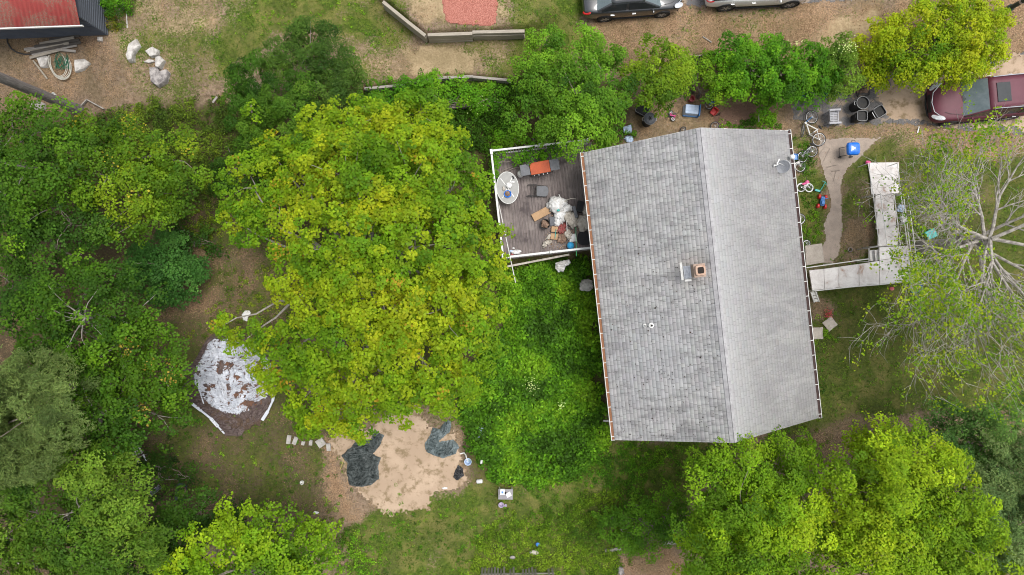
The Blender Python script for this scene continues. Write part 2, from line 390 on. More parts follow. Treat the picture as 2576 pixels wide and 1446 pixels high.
# ------------------------------------------------------------------ ground: one sheet to the horizon, cover weights by place
POLY = dict(
 dry=[(270, -60), (640, -60), (640, 110), (560, 230), (250, 260), (250, 120)],
 dirt=[(-80, 90), (150, 90), (300, 110), (330, 250), (100, 300), (-80, 270)],
 upgrass=[(560, -80), (960, -80), (1060, 90), (1000, 150), (900, 215), (820, 90), (700, 90), (560, 170)],
 upgrass2=[(1290, -80), (1470, -80), (1470, 60), (1530, 80), (1310, 190), (1290, 90)],
 straw=[(830, 90), (1000, 120), (1320, 95), (1320, 200), (1000, 215), (900, 225)],
 pale=[(1035, 165), (1060, 118), (1095, 130), (1190, 148), (1180, 180), (1120, 195), (1050, 200)],
 terrace=[(960, -80), (1450, -80), (1450, 20), (1320, 78), (1075, 90)],
 uplitter=[(1500, 30), (2300, 20), (2700, -40), (2700, 160), (2130, 170), (1850, 150), (1560, 190), (1480, 90)],
 uppale=[(2080, 60), (2200, 40), (2180, 110), (2060, 120)],
 jungle=[(-100, 290), (200, 290), (560, 250), (900, 225), (1300, 200), (1560, 200), (1620, 330), (1500, 400), (1230, 380), (1240, 660), (1500, 640), (1540, 1110), (1500, 1230), (1200, 1200), (1130, 1010), (1000, 1000), (700, 700), (520, 620), (-100, 620)],
 leftlitter=[(380, 560), (500, 470), (560, 640), (660, 720), (600, 900), (520, 880), (470, 1000), (400, 1080), (340, 1000), (330, 760), (300, 640)],
 leftgrass=[(560, 560), (760, 600), (760, 900), (560, 900), (580, 760)],
 forest=[(-100, 560), (330, 560), (420, 800), (430, 1100), (360, 1160), (560, 1270), (560, 1330), (360, 1500), (-100, 1500)],
 yard=[(430, 830), (700, 950), (860, 1050), (850, 1290), (700, 1300), (560, 1290), (360, 1200), (400, 1000)],
 yardlitter=[(820, 1090), (860, 1180), (890, 1280), (930, 1300), (960, 1330), (880, 1330), (820, 1230)],
 lawn=[(930, 1290), (1180, 1230), (1530, 1120), (1930, 1100), (1760, 1180), (1600, 1330), (1700, 1500), (880, 1500), (850, 1350)],
 lawnweed=[(1500, 1130), (1800, 1120), (1700, 1300), (1500, 1350), (1350, 1330), (1320, 1250)],
 botdirt=[(1560, 1400), (1720, 1380), (1760, 1500), (1540, 1500)],
 rlawn=[(2050, 700), (2600, 640), (2700, 900), (2700, 1040), (2350, 1030), (2130, 1060), (1930, 1120)],
 rlawn2=[(2100, 560), (2130, 430), (2200, 370), (2260, 330), (2700, 330), (2700, 720), (2290, 720), (2100, 670)],
 rdirt=[(2128, 540), (2200, 550), (2205, 650), (2110, 660)],
 rdirt2=[(2040, 745), (2120, 745), (2110, 800), (2050, 800)],
 rbrown=[(1960, 1105), (2140, 1060), (2300, 1080), (2330, 1130), (2000, 1180)],
 weeds=[(1995, 340), (2040, 350), (2075, 420), (2085, 660), (2020, 660)],
 besidedrive=[(2050, 320), (2330, 310), (2330, 335), (2210, 350), (2060, 355)],
 rightdry=[(2250, 310), (2700, 320), (2700, 400), (2450, 400), (2250, 370)],
 alley=[(1560, 330), (1600, 250), (1850, 250), (1990, 270), (2000, 330), (1740, 345)],
)
def weights(x, y):
    wob = (fbm(x, y, 1.3, 4, 2)-.5)*1.5
    def w(k, soft=.7, amt=1.0): return ss(polydist_c(k, x, y)/soft+.5+wob*.9/soft*.8)*amt
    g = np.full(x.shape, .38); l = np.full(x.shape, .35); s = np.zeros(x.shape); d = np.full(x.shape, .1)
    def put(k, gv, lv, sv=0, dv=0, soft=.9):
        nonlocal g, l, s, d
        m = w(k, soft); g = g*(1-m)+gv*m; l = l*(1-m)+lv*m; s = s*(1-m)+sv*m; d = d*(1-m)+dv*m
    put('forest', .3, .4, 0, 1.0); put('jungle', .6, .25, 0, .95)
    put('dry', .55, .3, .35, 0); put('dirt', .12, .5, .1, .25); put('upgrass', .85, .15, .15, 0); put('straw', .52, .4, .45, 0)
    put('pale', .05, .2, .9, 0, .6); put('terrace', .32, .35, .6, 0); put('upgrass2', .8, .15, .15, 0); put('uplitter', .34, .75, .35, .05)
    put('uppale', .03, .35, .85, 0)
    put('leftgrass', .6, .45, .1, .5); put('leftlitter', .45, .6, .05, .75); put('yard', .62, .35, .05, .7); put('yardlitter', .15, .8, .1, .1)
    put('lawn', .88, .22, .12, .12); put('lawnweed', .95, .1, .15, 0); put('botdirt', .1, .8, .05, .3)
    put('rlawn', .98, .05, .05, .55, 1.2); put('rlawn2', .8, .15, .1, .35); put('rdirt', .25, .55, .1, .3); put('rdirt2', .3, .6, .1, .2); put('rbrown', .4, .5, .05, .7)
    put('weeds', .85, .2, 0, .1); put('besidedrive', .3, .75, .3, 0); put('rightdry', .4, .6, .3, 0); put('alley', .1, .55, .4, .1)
    nz = (fbm(x, y, .9, 4, 8)-.5)
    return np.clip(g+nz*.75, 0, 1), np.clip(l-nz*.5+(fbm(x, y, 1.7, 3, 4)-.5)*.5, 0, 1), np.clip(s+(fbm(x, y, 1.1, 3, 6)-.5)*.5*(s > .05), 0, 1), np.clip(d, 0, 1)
_pw = {k: pl(v) for k, v in POLY.items()}
def polydist_c(k, x, y):
    p = _pw[k]; xs = [q[0] for q in p]; ys = [q[1] for q in p]
    m = (x > min(xs)-2.5) & (x < max(xs)+2.5) & (y > min(ys)-2.5) & (y < max(ys)+2.5)
    d = np.full(x.shape, -9.0); d[m] = polydist(x[m], y[m], p); return d

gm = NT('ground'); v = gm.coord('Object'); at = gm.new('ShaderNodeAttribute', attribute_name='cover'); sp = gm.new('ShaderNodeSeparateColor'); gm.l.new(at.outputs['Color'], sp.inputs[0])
at2 = gm.new('ShaderNodeAttribute', attribute_name='soil_shade')  # dark earth weight with the shade under trees and across the yard painted in
n1 = gm.noise(v, 1.1, 5); n2 = gm.noise(v, 6, 6, .75); n3 = gm.noise(v, 17, 5, .8); n4 = gm.noise(v, 3.2, 4, .6, .4); n5 = gm.noise(v, 11, 4, .75)
soil = gm.mix(gm.rampf(n2, .3, .7), (.11, .075, .05), (.32, .235, .17))
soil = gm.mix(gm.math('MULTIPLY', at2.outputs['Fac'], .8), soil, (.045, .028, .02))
sand = gm.mix(gm.rampf(n4, .3, .7), (.46, .34, .23), (.36, .255, .17)); sand = gm.mix(gm.rampf(n3, .5, .75), sand, (.28, .2, .14))
straw = gm.mix(gm.rampf(n5, .35, .65), (.38, .31, .16), (.17, .125, .05))
litt = gm.mix(gm.rampf(n3, .4, .6), (.12, .07, .04), (.38, .25, .15))
grass = gm.mix(gm.rampf(n2, .35, .65), (.04, .08, .008), (.13, .185, .022)); grass = gm.mix(gm.rampf(n3, .42, .62), grass, (.035, .06, .008))
grass = gm.mix(gm.rampf(n1, .45, .62), grass, gm.mix(gm.rampf(n3, .4, .6), (.09, .115, .022), (.19, .18, .05)))
c = gm.mix(gm.rampf(gm.math('ADD', sp.outputs[2], gm.math('MULTIPLY', gm.math('SUBTRACT', n2, .5), .9)), .4, .62), soil, sand)
c = gm.mix(gm.rampf(gm.math('ADD', sp.outputs[2], gm.math('MULTIPLY', gm.math('SUBTRACT', n5, .5), 1.6)), .2, .5), c, gm.mix(.5, c, straw))
c = gm.mix(gm.rampf(gm.math('ADD', sp.outputs[1], gm.math('MULTIPLY', gm.math('SUBTRACT', n3, .5), 2.2)), .45, .75), c, litt)
c = gm.mix(gm.rampf(gm.math('ADD', sp.outputs[0], gm.math('MULTIPLY', gm.math('SUBTRACT', n5, .5), 1.8)), .42, .72), c, grass)
patch = gm.rampf(gm.noise(v, .55, 5, .7, .6), .38, .62)
c = gm.mix(gm.math('MULTIPLY', patch, .35), c, (.10, .085, .035))
c = gm.mix(gm.math('MULTIPLY', at2.outputs['Fac'], .55), c, gm.mix(gm.rampf(n5, .35, .7), (.035, .026, .014), (.075, .06, .028)))  # the same painted shade darkens grass and litter too
GROUND = gm.bsdf(c, .95, 0, n3, .5, .04, spec=.15)
fx = np.arange(-27, 27.01, .12); fy = np.arange(-16, 16.01, .12)
far = [-900, -300, -120, -60, -38, -31]
gx = np.concatenate([far, fx, [-q for q in far[::-1]]]); gy = np.concatenate([[-900, -300, -120, -60, -34, -21], fy, [21, 34, 60, 120, 300, 900]])
GX, GY = np.meshgrid(gx, gy); nx_, ny_ = len(gx), len(gy)
fl = (GX.ravel(), GY.ravel()); w4 = weights(*fl)
idx = np.arange(nx_*ny_).reshape(ny_, nx_)
Fq = np.stack([idx[:-1, :-1], idx[:-1, 1:], idx[1:, 1:], idx[1:, :-1]], -1).reshape(-1, 4)
g_ = np_mesh('ground', np.stack([fl[0], fl[1], height(*fl)], 1), Fq, GROUND, None, {'cover': np.stack(w4[:3], 1), 'soil_shade': np.stack([w4[3]]*3, 1)}, True)
tag(g_, kind='structure')

def sheet(name, poly, mat, lift, amp=.25, nf=1.6, cell=.05, kind='structure', seed=0, holes=None):
    """a thin layer that follows the ground inside a ragged outline"""
    xs = [p[0] for p in poly]; ys = [p[1] for p in poly]
    ax = np.arange(min(xs)-.4, max(xs)+.4, cell); ay = np.arange(min(ys)-.4, max(ys)+.4, cell)
    X, Y = np.meshgrid(ax, ay); d = polydist(X, Y, poly)+(fbm(X, Y, nf, 4, 20+seed)-.5)*2*amp+(fbm(X, Y, 8, 2, 50+seed)-.5)*1.6*min(amp, .3)
    if holes is not None: d = np.minimum(d, holes(X, Y))
    ins = d > 0; q = ins[:-1, :-1] & ins[1:, :-1] & ins[:-1, 1:] & ins[1:, 1:]
    id_ = np.arange(X.size).reshape(X.shape)
    f = np.stack([id_[:-1, :-1], id_[:-1, 1:], id_[1:, 1:], id_[1:, :-1]], -1)[q]
    used = np.unique(f); mp = np.full(X.size, -1); mp[used] = np.arange(len(used))
    xx, yy = X.ravel()[used], Y.ravel()[used]
    edge = np.clip(d.ravel()[used]/.1, 0, 1)
    o = np_mesh(name, np.stack([xx, yy, height(xx, yy)+lift*(.35+.65*edge)], 1), mp[f], mat, None, None, True)
    return tag(o, kind=kind)
am = NT('asphalt'); v = am.coord('Object'); a1 = am.noise(v, 30, 4, .7); a2 = am.noise(v, 1.6, 5, .6, .5); a3 = am.noise(v, .9, 3, .5)
c = am.mix(am.rampf(a1, .35, .7), (.085, .08, .08), (.19, .18, .175)); c = am.mix(am.rampf(a2, .5, .62), c, (.29, .225, .17)); c = am.mix(am.rampf(a3, .5, .6), c, am.mix(.5, c, (.12, .115, .12)))
vo = am.new('ShaderNodeTexVoronoi', feature='DISTANCE_TO_EDGE'); am.l.new(v, vo.inputs['Vector']); vo.inputs['Scale'].default_value = 1.1
c = am.mix(am.rampf(vo.outputs['Distance'], .012, .0, False), c, (.03, .026, .024))
ASPH = am.bsdf(c, .95, 0, a1, .5, .01)
sm = NT('sand'); v = sm.coord('Object'); a1 = sm.noise(v, 2.2, 5, .65); a2 = sm.noise(v, 26, 3, .7); a3 = sm.noise(v, .7, 3)
c = sm.mix(sm.rampf(a3, .35, .65), (.44, .33, .235), (.36, .265, .185)); c = sm.mix(sm.rampf(a1, .47, .66), c, (.20, .145, .08)); c = sm.mix(sm.rampf(a2, .5, .75), c, (.36, .25, .17))
SAND = sm.bsdf(c, .97, 0, a2, .45, .02)
wm = NT('walk'); v = wm.coord('Object'); a1 = wm.noise(v, 2.2, 4, .6); a2 = wm.noise(v, 40, 2, .7)
c = wm.mix(wm.rampf(a1, .35, .65), (.37, .30, .245), (.29, .235, .195)); c = wm.mix(wm.rampf(a2, .45, .8), c, (.18, .15, .13)); WALK = wm.bsdf(c, .95, 0, a2, .4, .01)
mm = NT('mulch'); v = mm.coord('Object'); a1 = mm.noise(v, 22, 4, .75); c = mm.mix(mm.rampf(a1, .35, .65), (.28, .085, .06), (.50, .21, .16)); MULCH = mm.bsdf(c, .95, 0, a1, 1.0, .05)
sheet('driveway', pl([(1990, 262), (2010, 232), (2070, 212), (2150, 212), (2170, 186), (2340, 176), (2420, 150), (2700, 120), (2700, 350), (2345, 318), (2240, 312), (2060, 316), (1995, 300)]), ASPH, .012, .16)
sheet('driveway_sand', pl([(2205, 240), (2230, 212), (2320, 192), (2420, 170), (2560, 140), (2700, 140), (2700, 330), (2380, 322), (2330, 300), (2240, 300), (2215, 275)]), SAND, .020, .3, 1.2, seed=3)
sheet('upper_driveway', pl([(1690, -70), (2420, -70), (2400, 2), (2180, 10), (1960, 20), (1760, 28), (1712, 22)]), ASPH, .012, .12, seed=4)
sheet('street_pavement', pl([(2560, 38), (2700, 0), (2700, 80), (2576, 70)]), ASPH, .012, .05, seed=4)
sheet('sand_patch', pl([(1040, 1020), (1075, 1040), (1090, 1075), (1150, 1075), (1150, 1125), (1170, 1180), (1180, 1215), (1130, 1235), (1095, 1250), (1075, 1285), (1030, 1292), (960, 1285), (905, 1250), (880, 1215), (862, 1190), (842, 1130), (820, 1100), (850, 1085), (930, 1075), (1000, 1030)]), SAND, .012, .38, 1.3, seed=6)
sheet('walkway', pl([(2062, 350), (2110, 347), (2218, 344), (2200, 362), (2165, 395), (2130, 425), (2117, 460), (2118, 520), (2120, 580), (2112, 640), (2095, 662), (2060, 664), (2052, 640), (2078, 600), (2072, 560), (2092, 520), (2082, 470), (2070, 430), (2056, 390)]), WALK, .016, .06, seed=7)
o = sheet('mulch_bed', pl([(1118, -50), (1258, -50), (1254, 20), (1248, 68), (1235, 74), (1128, 72), (1115, 30)], .8), MULCH, .05, .08, seed=8)
sheet('litter_bed', pl([(1852, 262), (1905, 256), (1945, 268), (1952, 300), (1900, 330), (1800, 330), (1790, 290)]), simple('litter_soil', (.22, .13, .09), (.14, .085, .06), .95, 14, bstr=.8, bdist=.03), .010, .2, seed=9)
# ------------------------------------------------------------------ stuff lying or growing on the ground
SHEETS = {k: pl(v) for k, v in dict(
 drive=[(2000, 262), (2010, 225), (2150, 205), (2330, 180), (2700, 130), (2700, 340), (2050, 314)], walk=[(2062, 350), (2218, 344), (2118, 460), (2115, 640), (2060, 660), (2092, 520), (2056, 390)],
 sand=[(1040, 1030), (1150, 1085), (1170, 1210), (1060, 1280), (960, 1275), (850, 1140), (900, 1085)], mulch=[(1118, -50), (1258, -50), (1240, 72), (1125, 72)], up=[(1690, -70), (2420, -70), (2390, 0), (1712, 22)], alley=POLY['alley'],
 house=[(1500, 400), (1990, 350), (2050, 1030), (1560, 1090)]).items()}
def scatter(n, keepf, x0=-25.5, x1=25.5, y0=-14.6, y1=14.6):
    x = rng.uniform(x0, x1, n); y = rng.uniform(y0, y1, n); m = np.ones(n, bool)
    k = keepf(x, y); m &= rng.random(n) < k
    return x[m], y[m]
def off_sheets(x, y, names=('drive', 'walk', 'sand', 'mulch', 'up', 'house', 'alley')):
    k = np.ones(x.shape)
    for n in names: k = np.where(polydist(x, y, SHEETS[n]) > -.08, .04, k)
    return k
# grass: short leaning blades
def kg(x, y):
    g, l, s, d = weights(x, y); return np.clip(g*1.5-.35, 0, 1)*off_sheets(x, y)*(fbm(x, y, 2.3, 3, 31)*1.3)
x, y = scatter(330000, kg); n = len(x); z = height(x, y)
lean = rng.normal(0, 1, (n, 2)); lean /= np.linalg.norm(lean, axis=1, keepdims=True)
hgt = rng.uniform(.03, .09, n); wd = rng.uniform(.008, .02, n)
V = np.empty((n, 3, 3)); side = np.stack([-lean[:, 1], lean[:, 0]], 1)
V[:, 0, :2] = np.stack([x, y], 1)+side*wd[:, None]; V[:, 1, :2] = np.stack([x, y], 1)-side*wd[:, None]; V[:, 2, :2] = np.stack([x, y], 1)+lean*rng.uniform(.02, .08, (n, 1))
V[:, 0, 2] = z; V[:, 1, 2] = z; V[:, 2, 2] = z+hgt
gc = pick([(.04, .09, .006), (.09, .15, .010), (.15, .19, .025), (.30, .25, .09)], np.clip(fbm(x, y, .8, 3, 12)*1.1-.12+rng.normal(0, .17, n), 0, 1), n)
n_w = 0
o = np_mesh('grass', V.reshape(-1, 3), np.arange(n*3).reshape(-1, 3), LEAF, None, np.repeat(gc, 3, 0)); tag(o, 'short patchy lawn grass, green and straw coloured', 'grass', kind='stuff')
# fallen leaves
def kl(x, y):
    g, l, s, d = weights(x, y); return np.clip(l*1.3-.35, 0, 1)*np.where(polydist(x, y, SHEETS['sand']) > 0, .1, 1)*np.where(polydist(x, y, SHEETS['drive']) > 0, .25, 1)*np.where(polydist(x, y, SHEETS['walk']) > 0, .12, 1)*np.where(polydist(x, y, SHEETS['mulch']) > 0, .0, 1)
x, y = scatter(210000, kl); n = len(x)
Cc = np.stack([x, y, height(x, y)+rng.uniform(.012, .04, n)], 1); Nn = unit(np.stack([rng.normal(0, .35, n), rng.normal(0, .35, n), np.ones(n)], 1))
lc = pick([(.07, .035, .02), (.17, .09, .055), (.29, .17, .10), (.44, .31, .21)], rng.random(n)**1.3, n)
o = leaves('leaf_litter', Cc, Nn, rng.uniform(.022, .065, n), lc, DRY, aspect=.6); tag(o, 'dry brown fallen leaves scattered over the dirt', 'fallen leaves', kind='stuff')
# ground cover: knee high leafy weeds in masses
GC = []
def cover(poly, h0, h1, dens, pal, leaf, seed, edge=.8, aspect=.6, keep=None):
    p = pl(poly, .3); xs = [q[0] for q in p]; ys = [q[1] for q in p]
    A = (max(xs)-min(xs)+1)*(max(ys)-min(ys)+1); n = int(A*dens)
    x = rng.uniform(min(xs)-.5, max(xs)+.5, n); y = rng.uniform(min(ys)-.5, max(ys)+.5, n)
    d = polydist(x, y, p)+(fbm(x, y, 1.5, 4, seed)-.5)*edge*2
    m = (d > 0) & (rng.random(n) < np.clip(d/.35, .25, 1)) & (polydist(x, y, SHEETS['house']) < .1)
    if keep is not None: m &= keep(x, y)
    # rosettes: each plant is a small dome of leaves
    x, y, d = x[m], y[m], d[m]; per = 20; sel = rng.random(len(x)) < 1/per*1.25; x, y, d = x[sel], y[sel], d[sel]; n0 = len(x)
    hill = fbm(x, y, 1.5, 3, seed+3); hh = (h0+(h1-h0)*np.clip(hill*1.6-.3, 0, 1)*rng.uniform(.55, 1.25, n0))*np.clip(d/.6, .35, 1)
    key = np.clip(fbm(x, y, .8, 4, seed+9)*2.2-.6+rng.normal(0, .17, n0), 0, 1); cp = pick(pal, key, n0)*rng.uniform(.75, 1.25, (n0, 1))
    pr = leaf*rng.uniform(1.3, 2.4, n0)
    ix = np.repeat(np.arange(n0), per); n = len(ix); a_ = rng.uniform(0, 6.283, n); q = np.sqrt(rng.random(n)); rr = pr[ix]*q
    x = x[ix]+np.cos(a_)*rr; y = y[ix]+np.sin(a_)*rr; z = height(x, y)+np.maximum(hh[ix]*(1-.45*q*q)-rng.random(n)**3*hh[ix]*.5, .015)
    cc = cp[ix]*rng.uniform(.6, 1.35, (n, 1))
    N = unit(np.stack([np.cos(a_)*q*.8, np.sin(a_)*q*.8, np.ones(n)*1.0], 1)+rng.normal(0, .45, (n, 3)))
    GC.append(leaf_arrays(np.stack([x, y, z], 1), N, leaf*rng.uniform(.6, 1.35, n), cc, aspect))
GREEN = [(.035, .085, .012), (.06, .15, .014), (.10, .22, .018), (.16, .28, .025)]
DEEP = [(.02, .05, .015), (.035, .085, .018), (.06, .12, .02), (.09, .16, .03)]
OLIVE = [(.04, .07, .015), (.07, .11, .018), (.11, .16, .022), (.17, .21, .03)]
YEL = [(.12, .17, .014), (.20, .25, .018), (.30, .33, .022), (.42, .38, .04)]
cover([(1245, 665), (1480, 650), (1500, 800), (1530, 1080), (1545, 1115), (1480, 1180), (1400, 1230), (1250, 1215), (1190, 1130), (1140, 1000), (1200, 900), (1260, 830)], .15, .9, 900, GREEN, .15, 41, .5)
cover([(900, 225), (1100, 200), (1290, 205), (1330, 330), (1280, 400), (1150, 380), (1000, 280), (880, 270)], .2, .9, 1000, GREEN, .085, 42)
cover([(190, 285), (420, 245), (560, 255), (640, 330), (560, 480), (420, 480), (200, 330)], .2, .8, 700, OLIVE, .085, 43)
cover([(430, 480), (560, 440), (560, 560), (540, 620), (430, 620)], .1, .5, 500, OLIVE, .07, 44)
cover([(1500, 1110), (1700, 1130), (1680, 1200), (1560, 1260), (1480, 1210)], .05, .3, 420, GREEN, .08, 45)
cover([(1500, 1118), (1900, 1112), (1760, 1200), (1680, 1260), (1540, 1260)], .03, .16, 170, GREEN, .07, 61, 1.5)
cover([(1200, 1310), (1560, 1240), (1600, 1400), (1560, 1470), (1150, 1470)], .05, .32, 700, [(.04, .085, .012), (.07, .13, .015), (.11, .18, .02), (.16, .23, .03)], .08, 46, 1.2)
cover([(820, 1350), (920, 1340), (960, 1470), (830, 1470)], .1, .4, 500, GREEN, .075, 47)
cover([(2000, 345), (2040, 355), (2060, 380), (2055, 430), (2020, 440), (2000, 400)], .1, .45, 900, GREEN, .06, 48, .2)
cover([(2015, 480), (2075, 490), (2085, 560), (2060, 620), (2025, 620)], .05, .28, 380, GREEN, .055, 49, .3)
cover([(2055, 790), (2110, 800), (2120, 850), (2085, 880), (2075, 1000), (2055, 1000)], .05, .3, 500, GREEN, .06, 50, .3)
cover([(1810, 300), (1850, 292), (1900, 285), (1960, 270), (1972, 322), (1900, 330), (1815, 324)], .1, .5, 1300, GREEN, .07, 51, .3)
cover([(1500, 300), (1600, 320), (1620, 340), (1560, 365), (1480, 350), (1440, 330)], .4, 1.2, 1000, GREEN, .08, 52, .3)
cover([(340, 1130), (420, 1120), (520, 1230), (480, 1290), (380, 1260)], .1, .45, 330, DEEP, .075, 53)
cover([(560, 1290), (820, 1290), (900, 1330), (880, 1400), (560, 1400)], .1, .4, 200, OLIVE, .07, 54, 1.2)
cover([(470, 500), (600, 640), (640, 760), (560, 900), (480, 960), (500, 780), (540, 660)], .04, .2, 150, OLIVE, .07, 58, 1.4)
cover([(620, 1060), (860, 1180), (860, 1280), (600, 1260), (420, 1120), (450, 1000)], .03, .12, 60, GREEN, .06, 59, 2.0)
cover([(600, -40), (960, -40), (1000, 90), (860, 190), (600, 90)], .03, .10, 50, GREEN, .055, 60, 2.0)
cover([(560, 700), (760, 620), (760, 900), (620, 900)], .05, .25, 160, OLIVE, .06, 55, 1.2)
cover([(900, 1280), (1250, 1250), (1500, 1230), (1500, 1330), (1000, 1420), (880, 1400)], .03, .14, 110, GREEN, .055, 56, 2.0)
cover([(1950, 1090), (2120, 1060), (2080, 1120), (1960, 1150)], .05, .25, 120, OLIVE, .06, 57, 1.0)
# loose weeds through every lawn
xw, yw = scatter(26000, lambda x, y: np.clip(weights(x, y)[0]*1.2-.3, 0, 1)*off_sheets(x, y)*np.clip(fbm(x, y, .9, 3, 71)*3-1.1, .04, 1)); n = len(xw)
ix = np.repeat(np.arange(n), 9); a_ = rng.uniform(0, 6.28, len(ix)); rr = rng.uniform(.01, .085, len(ix)); xx = xw[ix]+np.cos(a_)*rr; yy = yw[ix]+np.sin(a_)*rr
cw = pick(GREEN, rng.random(n), n)[ix]*rng.uniform(.7, 1.2, (len(ix), 1))
GC.append(leaf_arrays(np.stack([xx, yy, height(xx, yy)+rng.uniform(.02, .09, len(ix))], 1), unit(np.stack([np.cos(a_)*.6, np.sin(a_)*.6, np.ones(len(ix))], 1)+rng.normal(0, .3, (len(ix), 3))), rng.uniform(.035, .075, len(ix)), cw, .5))
V = np.concatenate([a[0] for a in GC]); Fq = np.concatenate([a[1]+sum(len(b[0]) for b in GC[:i]) for i, a in enumerate(GC)]); cc = np.concatenate([a[2] for a in GC])
o = np_mesh('ground_cover', V, Fq, LEAF, None, np.clip(cc*LB*np.array([1.3, 1.14, 1.5]), .002, 1)); tag(o, 'knee high leafy weeds and vines carpeting the ground', 'ground cover', kind='stuff')

# ------------------------------------------------------------------ house
HA = 6.2
h = thing('house', 'single storey house with a weathered grey shingle gable roof and litter filled gutters', 'house', (8.12, .10, 0), R(HA))
HL, HW, ZE, ZR, RX = 12.40, 9.02, 3.70, 6.29, -.10
def shingle(name, left):
    t = NT(name); co = t.new('ShaderNodeAttribute', attribute_name='col'); v = t.coord('Object')
    sepc = t.new('ShaderNodeSeparateColor'); t.l.new(co.outputs['Color'], sepc.inputs[0])
    st = t.coord('Object', (.35, 1.6, 1)); big = t.noise(st, 1.0, 5, .65, .8); mid = t.noise(t.coord('Object', (.7, 3, 1)), 1.4, 4, .6); fine = t.noise(v, 60, 2, .7)
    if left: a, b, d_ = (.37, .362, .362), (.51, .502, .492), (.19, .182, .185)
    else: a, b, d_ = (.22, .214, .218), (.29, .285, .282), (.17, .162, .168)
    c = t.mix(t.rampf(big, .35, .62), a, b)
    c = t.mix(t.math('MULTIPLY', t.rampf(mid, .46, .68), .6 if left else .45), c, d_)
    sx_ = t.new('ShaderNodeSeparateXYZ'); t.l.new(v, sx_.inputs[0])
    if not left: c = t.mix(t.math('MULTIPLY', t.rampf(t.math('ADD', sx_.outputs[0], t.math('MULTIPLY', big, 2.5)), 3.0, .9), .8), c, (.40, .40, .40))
    if left:   # pale lichen bloom low on the slope and a light wash under the chimney
        vm = t.new('ShaderNodeVectorMath', operation='DISTANCE'); t.l.new(v, vm.inputs[0]); vm.inputs[1].default_value = (-2.6, -2.6, 4.4)
        blo = t.rampf(t.math('ADD', vm.outputs['Value'], t.math('MULTIPLY', t.math('SUBTRACT', mid, .5), 3.0)), 2.9, .7)
        c = t.mix(t.math('MULTIPLY', blo, .6), c, (.46, .46, .47))
        vm2 = t.new('ShaderNodeVectorMath', operation='DISTANCE'); t.l.new(v, vm2.inputs[0]); vm2.inputs[1].default_value = (-.9, .75, 5.7)
        c = t.mix(t.math('MULTIPLY', t.rampf(t.math('ADD', vm2.outputs['Value'], mid), 1.6, .7), .5), c, (.42, .36, .32))
    c = t.mix(.36 if left else .24, c, co.outputs['Color'], 'MULTIPLY') if False else t.mix(1.0, c, co.outputs['Color'], 'MULTIPLY')
    c = t.mix(.22, c, t.mix(fine, (0, 0, 0), (.6, .6, .6)))
    return t.bsdf(c, .93, 0, fine, .4, .006)
def roof_side(sgn, name, mat):
    """stepped courses of tabs; x runs from the eave to the ridge"""
    xe = sgn*(HW/2-.10); xr = RX; n = 31; Vv = []; Ff = []; Cc = []; g = np.random.default_rng(3+sgn)
    for i in range(n):
        t0, t1 = i/n, (i+1.12)/n
        x0, x1 = xe+(xr-xe)*t0, xe+(xr-xe)*min(t1, 1.0); z0, z1 = ZE+(ZR-ZE)*t0, ZE+(ZR-ZE)*min(t1, 1)
        y = -HL/2-g.uniform(0, .3); first = True
        while y < HL/2:
            w = g.choice([.16, .24, .3, .34])*g.uniform(.9, 1.1); ya, yb = max(y, -HL/2), min(y+w-(.010 if sgn < 0 else .005), HL/2); y += w
            if yb-ya < .02: continue
            lf = .0055+g.uniform(0, .002); k = len(Vv)
            q0, q1 = z0+lf, z1+.004
            Vv += [(x0, ya, q0), (x0, yb, q0), (x1, yb, q1), (x1, ya, q1), (x0, ya, q0-.03), (x0, yb, q0-.03)]
            f = [(k, k+3, k+2, k+1), (k, k+1, k+5, k+4)]
            if sgn > 0: f = [a[::-1] for a in f]
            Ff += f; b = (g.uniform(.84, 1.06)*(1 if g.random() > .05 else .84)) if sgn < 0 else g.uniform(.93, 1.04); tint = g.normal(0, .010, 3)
            Cc += [np.clip(np.array([b, b, b])+tint, 0, 1.2)]*6
    return np_mesh(name, np.array(Vv), np.array(Ff), mat, h, np.array(Cc))
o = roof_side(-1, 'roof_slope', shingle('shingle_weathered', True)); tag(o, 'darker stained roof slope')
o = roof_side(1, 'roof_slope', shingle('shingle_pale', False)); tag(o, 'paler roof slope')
m = MB(); m.prism([(-HW/2+.1, ZE-.02), (RX, ZR-.02), (HW/2-.1, ZE-.02), (HW/2-.1, ZE-.14), (RX, ZR-.14), (-HW/2+.1, ZE-.14)], -HL/2+.01, HL/2-.01)
m.v = [(a, c_, b) for a, b, c_ in m.v]; m.f = [f[::-1] for f in m.f]; m.build('roof_deck', M['black_metal'], h)
for s_ in (-1, 1):
    for e_ in (-1, 1): MB().bar((s_*(HW/2-.1), e_*(HL/2-.005), ZE-.08), (RX, e_*(HL/2-.005), ZR-.08), .02, .14).build('rake_trim', M['white_paint'], h)
m = MB(); g = random.Random(4); y = -HL/2
while y < HL/2-.01:
    w = min(.30, HL/2-y); lf = .03+g.uniform(0, .006)
    for s_ in (-1, 1):
        m.box((RX+s_*.075, y+w/2, ZR+.0+lf-.038), (.15, w-.006, .012), (0, s_*R(29), 0))
    y += w
m.build('ridge_cap', simple('ridge_shingle', (.36, .355, .36), (.26, .25, .26), .93, 3), h)
wx, wy = HW/2-.42, HL/2-.32
m = MB(); m.prism([(-wx, -wy), (wx, -wy), (wx, wy), (-wx, wy)], -.3, ZE-.02)
for s_ in (-1, 1): m.add([(-wx, s_*wy, ZE-.02), (wx, s_*wy, ZE-.02), (RX, s_*wy, ZR-.3)], [(0, 1, 2)] if s_ < 0 else [(2, 1, 0)])
m.build('wall', M['siding'], h)
